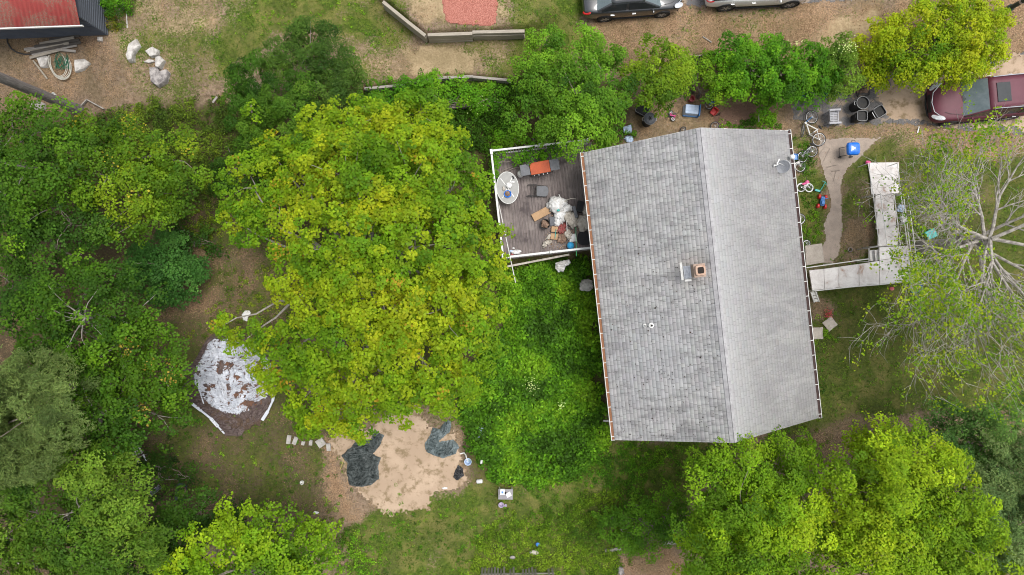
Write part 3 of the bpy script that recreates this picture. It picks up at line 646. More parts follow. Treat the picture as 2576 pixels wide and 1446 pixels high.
m = MB(); m.prism([(-wx-.03, -wy-.03), (wx+.03, -wy-.03), (wx+.03, wy+.03), (-wx-.03, wy+.03)], -.4, .45); m.build('foundation', M['concrete'], h)
for x_, y_, ax in ((-wx, 3.2, 0), (-wx, -1.2, 0), (-wx, -4.2, 0), (wx, 4.3, 0), (wx, 1.6, 0), (wx, -3.8, 0), (-1.8, wy, 1), (1.8, wy, 1), (-1.8, -wy, 1), (1.8, -wy, 1)):
    s_ = 1 if (x_ > 0 if not ax else y_ > 0) else -1
    m = MB(); m2 = MB()
    if not ax:
        m.box((x_+s_*.03, y_, 2.1), (.06, 1.15, 1.25)); m2.box((x_+s_*.062, y_, 2.1), (.02, .95, 1.05))
    else:
        m.box((x_, y_+s_*.03, 2.1), (1.15, .06, 1.25)); m2.box((x_, y_+s_*.062, 2.1), (.95, .02, 1.05))
    w = m.build('window', M['white_paint'], h, bevel=.01); m2.build('pane', M['glass_dark'], w)
m = MB(); m.box((wx+.03, -.05, 1.85), (.06, 1.0, 2.1)); d = m.build('door', M['white_paint'], h, bevel=.01)
m = MB(); m.lathe([(0, 0), (.03, .01), (.035, .04), (0, .06)], 10, (wx+.07, .33, 1.8)); m.build('handle', M['steel'], d)
# gutters: trough, hangers, litter inside
for s_ in (-1, 1):
    xg = s_*(HW/2-.04); m = MB()
    w = .075
    for dx, dz, sx, sz in ((0, -.10, .15, .006), (-.072, -.05, .006, .11), (.072, -.05, .012, .11)):
        m.box((xg+dx*s_, 0, ZE+dz), (sx, HL+.04, sz))
    m.box((xg+.068*s_, 0, ZE+.004), (.022, HL+.04, .012))
    for e in (-1, 1): m.box((xg, e*(HL/2+.022), ZE-.05), (.15, .006, .112))
    gt = m.build('gutter', M['white_paint'], h)
    for i in range(20): MB().box((xg, -HL/2+.15+i*(HL-.3)/19, ZE+.003), (.145, .028, .008)).build('gutter_hanger', M['white_paint'], gt)
    m = MB(); m.box((xg, 0, ZE-.045), (.125, HL-.02, .05))
    m.build('litter', simple('gutter_litter', (.27, .12, .055), (.13, .065, .04), .95, 25, bstr=.8) if s_ < 0 else simple('gutter_muck', (.06, .035, .03), (.035, .02, .02), .95, 20, bstr=.8), gt)
    for yy in (-HL/2+.12, HL/2-.12):
        m = MB(); m.tube([(xg-.0*s_, yy, ZE-.1), (xg-.02*s_, yy, ZE-.22), (s_*(wx+.06), yy, ZE-.45), (s_*(wx+.06), yy, .3), (s_*(wx+.3), yy, .12)], .04, 8); m.build('downspout', M['white_paint'], h, True)
# chimney (a part), at its measured place beside the ridge
def H(u, v, z):   # measured place -> house coordinates
    x, y, z = P3(u, v, z); a = -R(HA); x -= 8.12; y -= .10
    return Vector((x*math.cos(a)-y*math.sin(a), x*math.sin(a)+y*math.cos(a), z))
c0 = H(1760, 680, 6.85); c0.z = 0
m = MB(); m.box((c0.x, c0.y, 6.2), (.40, .46, 1.25)); m.box((c0.x, c0.y, 6.84), (.46, .52, .06)); ch = m.build('chimney', M['brick'], h, bevel=.01)
m = MB(); m.lathe([(.19, 0), (.20, .07), (.19, .14), (.16, .15), (.125, .15), (.12, .08)], 4*5, (c0.x, c0.y, 6.87), sq=6); m.build('flue', M['flue_clay'], ch, True)
m = MB(); m.lathe([(.122, 0), (0, .001)], 20, (c0.x, c0.y, 6.98), sq=6); m.build('flue_mouth', M['flue_soot'], ch)
m = MB(); m.box((c0.x-.32, c0.y-.02, 6.28), (.28, .5, .015), (0, R(-30), 0)); 
for k in range(5): m.box((c0.x-.44+.055*k, c0.y-.02, 6.20+.032*k+.02), (.02, .5, .03), (0, R(-30), 0))
m.build('metal_cricket', M['steel'], ch)
m = MB(); m.box((c0.x-.52, c0.y+.04, 6.19), (.09, .70, .014), (0, R(-30), 0)); m.box((c0.x-.33, c0.y-.34, 6.29), (.26, .08, .014), (0, R(-30), 0)); m.build('flashing', M['white_paint'], ch)
for u, v_, r_, hh in ((1622, 819, .04, .30), (1637, 818, .06, .12)):
    q = H(u, v_, 4.75); f_ = (q.x+HW/2)/(HW/2+RX); zz = ZE+(ZR-ZE)*f_
    m = MB(); m.lathe([(r_*2.0, -.02), (r_*1.8, .04), (r_, .06), (r_, hh), (r_*.8, hh), (r_*.8, hh-.1)], 16, (q.x, q.y, zz)); vp = m.build('roof_vent', M['white_plastic'], h, True)
    m = MB(); m.lathe([(r_*.78, 0), (0, .001)], 16, (q.x, q.y, zz+hh-.04)); m.build('opening', M['flue_soot'], vp)
# loose debris specks on the lower left slope
n = 420; xs = np.random.default_rng(8); yy = -HL/2+HL*np.abs(xs.random(n))**1.5*.72+.1; xx = xs.uniform(-HW/2+.2, RX-.2, n)
zz = ZE+(ZR-ZE)*((xx+HW/2-.1)/(HW/2-.1+RX))+.035
cl = pick([(.015, .014, .014), (.04, .03, .025), (.06, .03, .02)], xs.random(n), n)
sz = xs.uniform(.02, .055, n)*(1+(xs.random(n) < .06)*1.0)
o = leaves('debris', np.stack([xx, yy, zz], 1), unit(np.stack([xs.normal(-.45, .2, n), xs.normal(0, .2, n), np.ones(n)], 1)), sz, cl, DRY, h, .9); o['kind'] = 'stuff'; o['label'] = 'dark moss and twig specks on the roof'
# satellite dish standing on the eave
q = P3(1992, 395, 3.95)
t = thing('satellite_dish', 'grey satellite dish on a bent arm bolted to the roof edge above the driveway side', 'satellite dish', q)
a = H(1972, 416, 4.5); 
def loc(u, v, z): return P3(u, v, z)-q
m = MB(); cc_ = loc(1974, 416, 4.45); nrm = Vector((-.75, -.45, .38)).normalized(); mt = nrm.to_track_quat('Z', 'Y').to_matrix()
m.lathe([(0, .0), (.16, .012), (.30, .05), (.40, .10), (.41, .115), (.40, .13), (.30, .075), (.16, .035), (0, .022)], 28, cc_, mat=mt @ Matrix.Diagonal((.66, .98, 1))); m.build('dish', M['dish_grey'], t, True)
m = MB(); m.tube([cc_-nrm*.02+Vector((0, 0, -.42)), loc(1960, 420, 4.15), loc(1950, 416, 4.35)], .022, 7); m.tube([cc_-nrm*.02, cc_-nrm*.1, Vector((-.45, -.25, .25)), Vector((-.25, -.2, -.05))], .028, 7); m.build('arm', M['steel'], t, True)
m = MB(); m.lathe([(0, -.1), (.08, -.08), (.11, 0), (.08, .08), (0, .1)], 14, (0, 0, .06)); m.lathe([(.035, -.3), (.035, 0)], 10, (0, 0, .06)); m.build('receiver', M['white_plastic'], t, True)
m = MB(); e = loc(1949, 416, 4.4); m.box(e, (.12, .07, .07), (0, .3, .3)); m.box(loc(1957, 407, 4.5), (.04, .26, .05), (0, 0, -.4)); m.tube([e, loc(1962, 411, 4.42), cc_], .02, 6); m.build('feed_horn', M['white_plastic'], t)

# ------------------------------------------------------------------ back deck with white rails (frame axes follow the house)
D0 = P3(1232, 376, 2.1); D0.z = 0
t = thing('wooden_deck', 'raised weathered plank deck with white railings behind the house', 'deck', D0, R(6.4))
DW, DL, DZ = 4.75, 4.98, 1.2
m = MB(); g = random.Random(3); nb = 34
for i in range(nb):
    w = DW/nb; y0 = 0
    cuts = sorted([g.uniform(1.2, 3.8)]) 
    for y1 in cuts+[DL]:
        m.box((i*w+w/2, -(y0+y1)/2, DZ-.015+g.uniform(0, .006)), (w-.008, y1-y0-.006, .03)); y0 = y1
dm = NT('deck_boards'); v = dm.coord('Object', (6, .5, 1)); a1 = dm.noise(v, 3, 4, .65); a2 = dm.noise(dm.coord('Object'), 1.1, 4, .6); a3 = dm.noise(dm.coord('Object'), 30, 2)
cx_ = dm.mix(dm.rampf(a1, .3, .7), (.105, .088, .085), (.20, .165, .155)); cx_ = dm.mix(dm.rampf(a2, .48, .7), cx_, (.24, .205, .19)); cx_ = dm.mix(dm.rampf(a2, .44, .3), cx_, (.075, .06, .06))
dmat = dm.bsdf(cx_, .9, 0, a1, .5, .01); m.build('floor_boards', dmat, t)
m = MB(); m.box((DW/2, -.02, DZ-.14), (DW, .04, .2)); m.box((DW/2, -DL+.02, DZ-.14), (DW, .04, .2)); m.box((.02, -DL/2, DZ-.14), (.04, DL-.08, .2))
for i in range(9): m.box((.5+i*.48, -DL/2, DZ-.13), (.04, DL-.09, .18))
m.build('joists', M['wood_grey'], t)
for px, py in ((.08, -.08), (DW/2, -.08), (DW-.2, -.08), (.08, -DL/2), (.08, -DL+.08), (DW/2, -DL+.08), (DW-.2, -DL+.08)):
    m = MB(); m.box((px, py, DZ/2-.3), (.12, .12, DZ+.3)); m.build('support_post', M['wood_grey'], t)
def railing(p0, p1, z0, h_, parent, posts=2, name='railing', gap=None):
    p0 = Vector(p0); p1 = Vector(p1); L = (p1-p0).length; d = (p1-p0).normalized()
    m = MB(); m.bar(p0+Vector((0, 0, z0+h_)), p1+Vector((0, 0, z0+h_)), .085, .05); m.bar(p0+Vector((0, 0, z0+.1)), p1+Vector((0, 0, z0+.1)), .05, .05)
    r = m.build(name, M['white_plastic'], parent, bevel=.006)
    m = MB(); n = int(L/.125)
    for i in range(1, n): m.box(p0+d*(i*L/n)+Vector((0, 0, z0+h_/2+.04)), (.034, .034, h_-.1), Matrix.Rotation(math.atan2(d.y, d.x), 3, 'Z'))
    m.build('balusters', M['white_plastic'], r)
    for i in range(posts):
        q = p0.lerp(p1, i/(posts-1)); m = MB(); m.box(q+Vector((0, 0, z0+h_/2+.03)), (.1, .1, h_+.12)); m.box(q+Vector((0, 0, z0+h_+.105)), (.13, .13, .03), taper=.8); m.build('rail_post', M['white_plastic'], r, bevel=.006)
railing((.06, -.06, 0), (DW-.28, -.06, 0), DZ, .9, t, 3); railing((.06, -.17, 0), (.06, -DL+.17, 0), DZ, .9, t, 2); railing((.06, -DL+.06, 0), (DW-.35, -DL+.06, 0), DZ, .9, t, 3)

# ------------------------------------------------------------------ wheelchair ramp
rt0 = G(2040, 700); t = thing('wheelchair_ramp', 'white L shaped wheelchair ramp with pipe rails running from the house door to the walk', 'ramp', rt0)
def L_(u, v, z): return P3(u, v, z)-rt0
rm = NT('ramp_white'); v = rm.coord('Object'); a1 = rm.noise(v, 1.6, 5, .7, .4); a2 = rm.noise(v, 28, 2, .7)
cx_ = rm.mix(rm.rampf(a1, .35, .6), (.72, .69, .67), (.58, .54, .52)); cx_ = rm.mix(rm.rampf(a1, .56, .72), cx_, (.34, .22, .16)); cx_ = rm.mix(rm.rampf(a2, .62, .8), cx_, (.2, .17, .14)); RAMP = rm.bsdf(cx_, .75, 0, a2, .2, .004)
def slab(pts, zs, th, name, mat, parent, **k):
    """pts in the measured frame with their heights"""
    w = [L_(u, v, z) for (u, v), z in zip(pts, zs)]; m = MB()
    m.prism([(a.x, a.y) for a in w], [a.z-th for a in w], [a.z for a in w]); return m.build(name, mat, parent, **k)
Z1 = .62
def fixo(pts): return pts
slab([(2036, 680), (2072, 676), (2074, 727), (2044, 730)], [Z1]*4, .08, 'ramp_panel', RAMP, t, bevel=.006)
slab([(2073, 676), (2110, 671), (2110, 724), (2075, 727)], [Z1]*4, .08, 'ramp_panel', RAMP, t, bevel=.006)
slab([(2111, 671), (2160, 664), (2161, 721), (2111, 724)], [Z1]*4, .08, 'ramp_panel', RAMP, t, bevel=.006)
slab([(2161, 664), (2212, 656), (2212, 717), (2162, 721)], [Z1]*4, .08, 'ramp_panel', RAMP, t, bevel=.006)
slab([(2213, 655), (2286, 645), (2290, 708), (2213, 717)], [Z1]*4, .08, 'ramp_panel', RAMP, t, bevel=.006)
slab([(2212, 622), (2282, 618), (2286, 644), (2213, 654)], [Z1]*4, .08, 'ramp_panel', RAMP, t, bevel=.006)
for f0, f1 in ((0, .33), (.335, .66), (.665, 1)):
    q_ = lambda a, b, f: (a[0]+(b[0]-a[0])*f, a[1]+(b[1]-a[1])*f)
    A_, B_, C_, E_ = (2200, 488), (2247, 486), (2262, 617), (2212, 621); za, zb = .28+(Z1-.28)*f0, .28+(Z1-.28)*f1
    slab([q_(A_, E_, f0), q_(B_, C_, f0), q_(B_, C_, f1), q_(A_, E_, f1)], [za, za, zb, zb], .08, 'ramp_panel', RAMP, t, bevel=.006)
slab([(2184, 410), (2258, 409), (2266, 485), (2196, 488)], [.08, .08, .2, .2], .06, 'ramp_panel', RAMP, t, bevel=.006)
slab([(2188, 630), (2200, 628), (2203, 656), (2190, 657)], [.28]*4, .05, 'step_tread', RAMP, t); slab([(2200, 629), (2212, 627), (2213, 654), (2203, 656)], [.45]*4, .05, 'step_tread', RAMP, t)
for (p, q_) in (((2040, 735), (2048, 760)), ((2052, 734), (2060, 758))):
    m = MB(); m.bar(L_(*p, .55), L_(*q_, .12), .05, .05); m.bar(L_(*p, .95), L_(*q_, .5), .04, .04); m.build('step_stringer', M['white_paint'], t)
for k in range(3):
    m = MB(); f = (k+.5)/3; a = L_(2040+8*f, 735+25*f, .5-.36*f); b = L_(2054+8*f, 733+25*f, .5-.36*f); m.bar(a, b, .14, .03); m.build('step_tread', M['white_paint'], t)
rails = [[(2030, 673, Z1), (2186, 651, Z1)], [(2044, 732, Z1), (2290, 706, Z1)], [(2186, 657, .2), (2186, 624, .2), (2212, 618, Z1)], [(2184, 411, .08), (2197, 490, .2), (2212, 618, Z1)],
         [(2215, 488, .3), (2232, 618, Z1)], [(2249, 486, .3), (2265, 616, Z1)], [(2272, 486, .1), (2300, 702, .1)], [(2284, 486, .1), (2312, 704, .1)], [(2258, 410, .08), (2266, 486, .2), (2286, 640, Z1), (2290, 706, Z1)]]
for r_ in rails:
    m = MB()
    for hh in (.88, .5): m.tube([L_(u, v_, z+hh) for u, v_, z in r_], .021, 8)
    for (u0, v0, z0), (u1, v1, z1) in zip(r_, r_[1:]):
        L = math.hypot(u1-u0, v1-v0)/52; n = max(1, int(L/1.3))
        for i in range(n+1):
            f = i/n; p = L_(u0+(u1-u0)*f, v0+(v1-v0)*f, z0+(z1-z0)*f+.88); m.tube([p, (p.x, p.y, -.05)], .02, 6)
    m.build('handrail', M['white_paint'], t, True)
m = MB()
for u, v_ in ((2046, 684), (2046, 722), (2150, 668), (2150, 716), (2220, 712), (2278, 706), (2278, 655), (2222, 628), (2274, 624), (2206, 500), (2242, 500), (2212, 560), (2250, 560)):
    p = L_(u, v_, .3); m.box((p.x, p.y, .12), (.08, .08, .3))
m.build('footings', M['wood_grey'], t)
# concrete landing at the end of the walk
t = tag(MB().prism([(p[0], p[1]) for p in pl([(2023, 618), (2066, 612), (2072, 660), (2026, 668)])], -.1, .10).build('concrete_landing', M['concrete'], bevel=.02), 'cracked beige concrete slab between the walk and the house wall', 'concrete slab')

# ------------------------------------------------------------------ garden shed, top left
c0 = G(273, 88); sh = thing('shed', 'dark grey clapboard shed with a rusty red corrugated roof at the top left corner', 'shed', c0, R(2))
m = MB(); m.prism([(-7, 0), (0, 0), (0, 5), (-7, 5)], -.3, 2.15)
for z in np.arange(.1, 2.1, .14): m.box((.012, 2.5, z), (.03, 5.0, .012), (0, 0, 0)); m.box((-3.5, -.012, z), (7.0, .03, .012))
m.build('wall', M['shed_siding'], sh)
q = P3(215, 72, 2.45)-c0; n = 74; x1 = q.x+.02; y0 = q.y
m = MB(); xs = [x1-.05*i for i in range(int(7.2/.05))]; vs = []; fs = []
for i, x_ in enumerate(xs):
    dz = .016*math.sin(i*math.pi/2+.3)
    for y_ in (y0, y0+2.6, y0+5.2): vs.append((x_, y_, 2.42+(y_-y0)*.30*(1 if y_ < y0+4 else 1)+dz))
for i in range(len(xs)-1):
    for j in range(2): fs.append((i*3+j, i*3+j+1, (i+1)*3+j+1, (i+1)*3+j))
m.add(vs, fs)
rr = NT('rusty_red'); v = rr.coord('Object'); a1 = rr.noise(v, 1.1, 4, .65, .6); a2 = rr.noise(v, 22, 3, .7); 
cx_ = rr.mix(rr.rampf(a2, .3, .7), (.36, .055, .045), (.27, .045, .04)); cx_ = rr.mix(rr.math('MULTIPLY', rr.rampf(a1, .40, .56), rr.rampf(a2, .42, .6)), cx_, (.24, .17, .12)); RUST = rr.bsdf(cx_, .7, 0, a2, .3, .01)
o = m.build('roof', RUST, sh, True, ang=80); s_ = o.modifiers.new('s', 'SOLIDIFY'); s_.thickness = .01
m = MB(); m.box((x1-3.5, y0-.03, 2.36), (7.2, .05, .12)); m.build('fascia', M['white_paint'], sh)
# ------------------------------------------------------------------ timber retaining walls
def timber_wall(name, label, segs, z0, z1, n, group=None, mat='wood_old', w=.15):
    t = thing(name, label, 'retaining wall', G(*segs[0][0]), 0, group); c = t.location
    for (a, b) in segs:
        pa, pb = P3(*a, z1), P3(*b, z1)
        d = (pb-pa).normalized(); pa.z = pb.z = 0; ha, hb = gz(pa.x, pa.y), gz(pb.x, pb.y)
        for k in range(n):
            z = z0+(z1-z0)*(k+.5)/n; o_ = Vector((random.uniform(-.02, .02), random.uniform(-.02, .02), 0))
            m = MB(); L = (pb-pa).length; m.box((0, 0, 0), (L-.01, w, (z1-z0)/n-.008)); o = m.build('timber', M[mat], t, bevel=.012)
            o.location = (pa+pb)/2+Vector((0, 0, z))-c+o_; o.rotation_euler = (0, 0, math.atan2(d.y, d.x)+random.uniform(-.006, .006))
    return t
timber_wall('timber_wall', 'long stacked grey timber wall holding up the mulch terrace', [((962, 2), (1016, 46)), ((1016, 46), (1071, 89)), ((1075, 87), (1188, 83)), ((1188, 81), (1320, 78))], .38, 1.34, 4)
timber_wall('timber_wall', 'low dark timber edging wall behind the vines along the upper lawn', [((915, 222), (1000, 214)), ((1000, 214), (1050, 203)), ((1050, 203), (1125, 194)), ((1125, 194), (1190, 191)), ((1190, 192), (1285, 201))], -.1, .56, 3, mat='wood_grey', w=.12)
t = thing('picket_fence', 'short grey board fence half buried in the hedge above the house', 'fence', G(1733, 152))
c = t.location
for i in range(13):
    u = 1736+i*7.4; p = P3(u, 147-i*.9, .9)-c; m = MB(); m.box((p.x, p.y, .75-c.z), (.11, .03, 1.5), (.12, 0, .1)); m.build('board', M['wood_grey'], t)
m = MB(); a = P3(1736, 149, .9)-c; b = P3(1826, 138, .9)-c; m.bar((a.x, a.y-.05, .9), (b.x, b.y-.05, .9), .05, .08); m.bar((a.x, a.y-.05, .3), (b.x, b.y-.05, .3), .05, .08); m.build('rail', M['wood_grey'], t)
t = thing('picket_fence', 'weathered picket fence seen from above along the bottom edge of the lawn', 'fence', G(1210, 1446)); c = t.location
for i, u in enumerate(list(range(1212, 1356, 8))+[1382, 1392]):
    if u in (1276, 1308, 1300): continue
    p = P3(u, 1449+random.uniform(-4, 4), 1.0)-c; m = MB(); m.box((p.x, p.y, .5), (.09, .025, 1.15), (random.uniform(-.04, .04), 0, 0)); m.build('picket', M['wood_grey'], t)
m = MB(); a = P3(1208, 1455, .8)-c; b = P3(1396, 1453, .8)-c; m.bar(a, b, .04, .09); m.bar(a-Vector((0, 0, .5)), b-Vector((0, 0, .5)), .04, .09); m.build('rail', M['wood_grey'], t)

# ------------------------------------------------------------------ vehicles
def wheel(parent, x, y, r, w, side):
    prof = [(r*.62, -w/2), (r*.9, -w/2), (r, -w*.38), (r, w*.38), (r*.9, w/2), (r*.66, w/2), (r*.64, w*.42)]
    mt = Matrix.Rotation(-math.pi/2*side, 3, 'X')
    wh = MB().lathe(prof, 26, (x, y, r), mat=mt).build('wheel', M['rubber'], parent, True)
    m = MB(); m.lathe([(r*.66, w*.40), (r*.62, w*.44), (r*.6, w*.3)], 26, (x, y, r), mat=mt)
    for k in range(5):
        for e in (-.16, .16):
            a = k*2*math.pi/5+e*.5; p0 = Vector((math.cos(a)*r*.12, math.sin(a)*r*.12, w*.40)); a2 = k*2*math.pi/5+e*1.2; p1 = Vector((math.cos(a2)*r*.62, math.sin(a2)*r*.62, w*.40))
            m.bar(mt @ p0+Vector((x, y, r)), mt @ p1+Vector((x, y, r)), .035, .03)
    m.lathe([(r*.2, w*.38), (r*.16, w*.45), (0, w*.46)], 12, (x, y, r), mat=mt); m.build('rim', M['steel'], wh)
    m = MB(); m.lathe([(r*.6, w*.28), (0, w*.285)], 20, (x, y, r), mat=mt); m.build('brake_disc', M['black_metal'], wh)
def car(name, label, loc, rz, paint, L, W, hood, roof, prof, cab, wb, front_x, r, rails=False, sunroof=None, suv=False):
    """prof: stations (x/L, width factor, z low, z top) from tail to nose; cab: (rear base x, rear top x, front top x, front base x)"""
    t = thing(name, label, 'car', loc, rz); w = W/2; P_ = M[paint]
    V = []; Fc = []; ns = len(prof)
    for x, k, zb, zt in prof:
        a = w*k; H_ = zt-zb
        half = [(a*.84, zb), (a*.965, zb+.10), (a*1.0, zb+H_*.40), (a*.985, zb+H_*.70), (a*.955, zt-.08), (a*.90, zt-.015), (a*.66, zt+.02), (a*.3, zt+.035)]
        loop = [(x*L, y_, z_) for y_, z_ in half]+[(x*L, -y_, z_) for y_, z_ in half[::-1]]; V += loop
    n = 16
    for i in range(ns-1):
        for j in range(n): Fc.append((i*n+j, (i+1)*n+j, (i+1)*n+(j+1) % n, i*n+(j+1) % n))
    Fc += [tuple(range(n)), tuple((ns-1)*n+j for j in range(n))[::-1]]
    b = MB(); b.add(V, Fc); body = b.build('body', P_, t, 'all'); sm_ = body.modifiers.new('s', 'SUBSURF'); sm_.levels = 2; sm_.render_levels = 2
    xb0, xt0, xt1, xb1 = cab; wbq, wt = w*.90, w*.70 if not suv else w*.76
    def zat(x):
        for (x0, _, _, z0), (x1, _, _, z1) in zip(prof, prof[1:]):
            if x0*L <= x <= x1*L: return z0+(z1-z0)*(x-x0*L)/(x1*L-x0*L)
        return hood
    zr_, zf_ = zat(xb0), zat(xb1)
    B = [Vector((xb0, -wbq, zr_-.02)), Vector((xb1, -wbq*.97, zf_-.02)), Vector((xb1, wbq*.97, zf_-.02)), Vector((xb0, wbq, zr_-.02))]
    T = [Vector((xt0, -wt, roof-.05)), Vector((xt1, -wt, roof-.05)), Vector((xt1, wt, roof-.05)), Vector((xt0, wt, roof-.05))]
    m = MB(); m.add(B+T, [(0, 3, 2, 1), (4, 5, 6, 7), (0, 1, 5, 4), (1, 2, 6, 5), (2, 3, 7, 6), (3, 0, 4, 7)]); m.build('cabin', P_, t, True, bevel=.06, seg=3)
    m = MB(); nu, nv = 8, 6; vs = []
    for i in range(nu+1):
        for j in range(nv+1):
            fx_, fy_ = i/nu, j/nv*2-1; x = xt0-.03+(xt1-xt0+.04)*fx_; y = fy_*(wt+.0)
            vs.append((x, y, roof-.045+.05*(1-(2*fx_-1)**2*.8)*(1-fy_**2*.7)))
    m.add(vs, [(i*(nv+1)+j, (i+1)*(nv+1)+j, (i+1)*(nv+1)+j+1, i*(nv+1)+j+1) for i in range(nu) for j in range(nv)])
    ro = m.build('roof', P_, t, 'all'); so_ = ro.modifiers.new('s', 'SOLIDIFY'); so_.thickness = .02
    def pane(nm, a, b_, c_, d_, mat, off=.008, ins=.07):
        ce = (a+b_+c_+d_)/4; nr = (b_-a).cross(d_-a).normalized()
        if nr.dot(ce-Vector((ce.x*.6, 0, roof*.5))) < 0: nr = -nr
        q = []
        for p in (a, b_, c_, d_): dv = ce-p; q.append(p+dv.normalized()*ins*1.3+nr*off)
        m = MB(); m.add(q+[p-nr*.02 for p in q], [(0, 1, 2, 3), (7, 6, 5, 4), (0, 4, 5, 1), (1, 5, 6, 2), (2, 6, 7, 3), (3, 7, 4, 0)]); return m.build(nm, M[mat], t)
    pane('windshield', B[1], B[2], T[2], T[1], 'glass_screen', .012, .05); pane('rear_window', B[3], B[0], T[0], T[3], 'glass_screen', .012, .07)
    for s_, (b0, b1, t1, t0) in ((-1, (B[0], B[1], T[1], T[0])), (1, (B[3], B[2], T[2], T[3]))):
        fr = [(0, .30), (.31, .60), (.61, 1.0)] if suv else [(.06, .47), (.48, 1.0)]
        for f0, f1 in fr:
            pane('side_window', b0.lerp(b1, f0), b0.lerp(b1, f1), t0.lerp(t1, f1), t0.lerp(t1, f0), 'glass_dark', .010, .045)
        y = s_*w
        for xw in (front_x, front_x-wb):
            wheel(t, xw, s_*(w-.115), r, .23, s_)
            mt = Matrix.Rotation(-math.pi/2*s_, 3, 'X'); m = MB(); m.lathe([(r+.065, -.16), (r+.065, .006), (r+.03, .012), (r+.03, -.16)], 26, (xw, s_*(w-.012), r+.01), mat=mt); m.build('wheel_arch', M['black_plastic'], t)
            m = MB(); m.lathe([(r+.035, -.05), (0, -.05)], 26, (xw, s_*(w-.0), r+.01), mat=mt); 
        m = MB(); m.box((front_x-wb/2, s_*(w-.03), .27), (wb-2*r-.16, .06, .09)); m.build('sill', M['black_plastic'], t, bevel=.02)
        m = MB(); mz = zat(xb1-.25)
        m.lathe([(0, -.09), (.07, -.07), (.09, 0), (.06, .06), (0, .07)], 12, (xb1-.42, s_*(w+.10), mz+.08), mat=Matrix.Rotation(math.pi/2, 3, 'X') @ Matrix.Diagonal((.6, 1, 1.2))); m.bar((xb1-.42, s_*(w*.92), mz+.02), (xb1-.42, s_*(w+.08), mz+.06), .06, .04); m.build('mirror', P_, t, True)
        for xh in ((xb0+xb1)/2-.75, (xb0+xb1)/2+.25):
            m = MB(); m.box((xh, s_*(w*1.0+.004), hood*.80), (.19, .03, .035)); m.build('door_handle', M['chrome'], t, bevel=.01)
        # lamps hug the corners
        xn, xt = prof[-1][0]*L, prof[0][0]*L
        m = MB(); m.lathe([(0, -.05), (.18, -.035), (.24, .02), (.2, .055), (0, .07)], 16, (xn-.22, s_*w*.74, hood*.80), mat=Euler((0, R(28), s_*R(-28))).to_matrix() @ Matrix.Diagonal((1.25, .55, .8))); m.build('headlight', M['lens_clear'], t, True)
        m = MB(); m.lathe([(0, -.05), (.15, -.035), (.2, .02), (.16, .055), (0, .06)], 14, (xt+.17, s_*w*.80, zat(xt+.2)*.86), mat=Euler((0, R(-30), s_*R(25))).to_matrix() @ Matrix.Diagonal((1.1, .6, .8))); m.build('taillight', M['lens_red'], t, True)
        if rails:
            m = MB(); m.tube([(xt0+.1, s_*(wt-.03), roof-.02), (xt0+.25, s_*(wt-.03), roof+.03), ((xt0+xt1)/2, s_*(wt-.02), roof+.05), (xt1-.35, s_*(wt-.03), roof+.03), (xt1-.2, s_*(wt-.03), roof-.02)], .022, 8); m.build('roof_rail', M['chrome'], t, True)
        m = MB(); m.tube([(xb1-.05, s_*wbq*.86, zf_+.03), (xb1+.5, s_*wbq*.74, hood+.035), (xn-.45, s_*wbq*.62, hood*.95)], .008, 5); m.build('hood_seam', M['black_metal'], t)
    xn = prof[-1][0]*L
    m = MB(); m.box((xn-.01, 0, hood*.56), (.05, W*.42, .22)); m.build('grille', M['black_plastic'], t, bevel=.02)
    m = MB(); m.tube([(xn-.30, -w*.70, hood*.86), (xn-.06, -w*.45, hood*.80), (xn+.015, 0, hood*.78), (xn-.06, w*.45, hood*.80), (xn-.30, w*.70, hood*.86)], .022, 8); m.build('chrome_trim', M['chrome'], t, True)
    m = MB(); m.tube([(xn-.22, -w*.86, hood*.42), (xn-.02, -w*.5, hood*.36), (xn+.035, 0, hood*.35), (xn-.02, w*.5, hood*.36), (xn-.22, w*.86, hood*.42)], .045, 8); m.build('bumper_lip', M['black_plastic'], t, True)
    for s_ in (-1, 1):
        m = MB(); m.tube([(xb1+.02, s_*.1-.3, zf_+.055), (xb1-.12, s_*.1+.18, zf_+.13)], .010, 5); m.build('wiper', M['black_metal'], t)
    if sunroof:
        m = MB(); m.box((xt1-.62, 0, roof+.006), (.62, W*.44, .02)); m.build('sunroof', M['glass_dark'], t, bevel=.008)
    return t
sed = [(-.5, .72, .42, .78), (-.488, .86, .34, .96), (-.45, .93, .26, 1.03), (-.36, .98, .2, 1.05), (-.1, 1.0, .18, 1.0), (.16, 1.0, .18, .98), (.28, .99, .2, .95), (.40, .95, .22, .86), (.46, .88, .25, .76), (.49, .76, .3, .66), (.5, .6, .36, .56)]
suvp = [(-.5, .80, .48, .95), (-.49, .90, .38, 1.08), (-.45, .96, .3, 1.12), (-.3, .99, .26, 1.1), (0, 1.0, .25, 1.08), (.18, 1.0, .25, 1.07), (.26, .99, .27, 1.08), (.38, .97, .28, 1.02), (.45, .92, .3, .92), (.485, .82, .34, .8), (.5, .66, .4, .66)]
c = G(1583, 3); car('parked_car', 'dark grey four door sedan parked on the grass at the top edge', c, R(4.5), 'car_grey', 4.70, 1.82, .95, 1.45, sed, (-1.75, -1.05, .42, 1.28), 2.70, 1.42, .32)
c = G(1893, -25); car('parked_car', 'white hatchback with black sill trim parked on the upper driveway beside the grey sedan', c, R(3), 'car_white', 4.95, 1.92, 1.06, 1.66, suvp, (-2.3, -1.95, .55, 1.25), 3.02, 1.58, .37, suv=True)
x0, _ = P(2341, 250, .7); _, y0 = P(0, 254, 1.0)
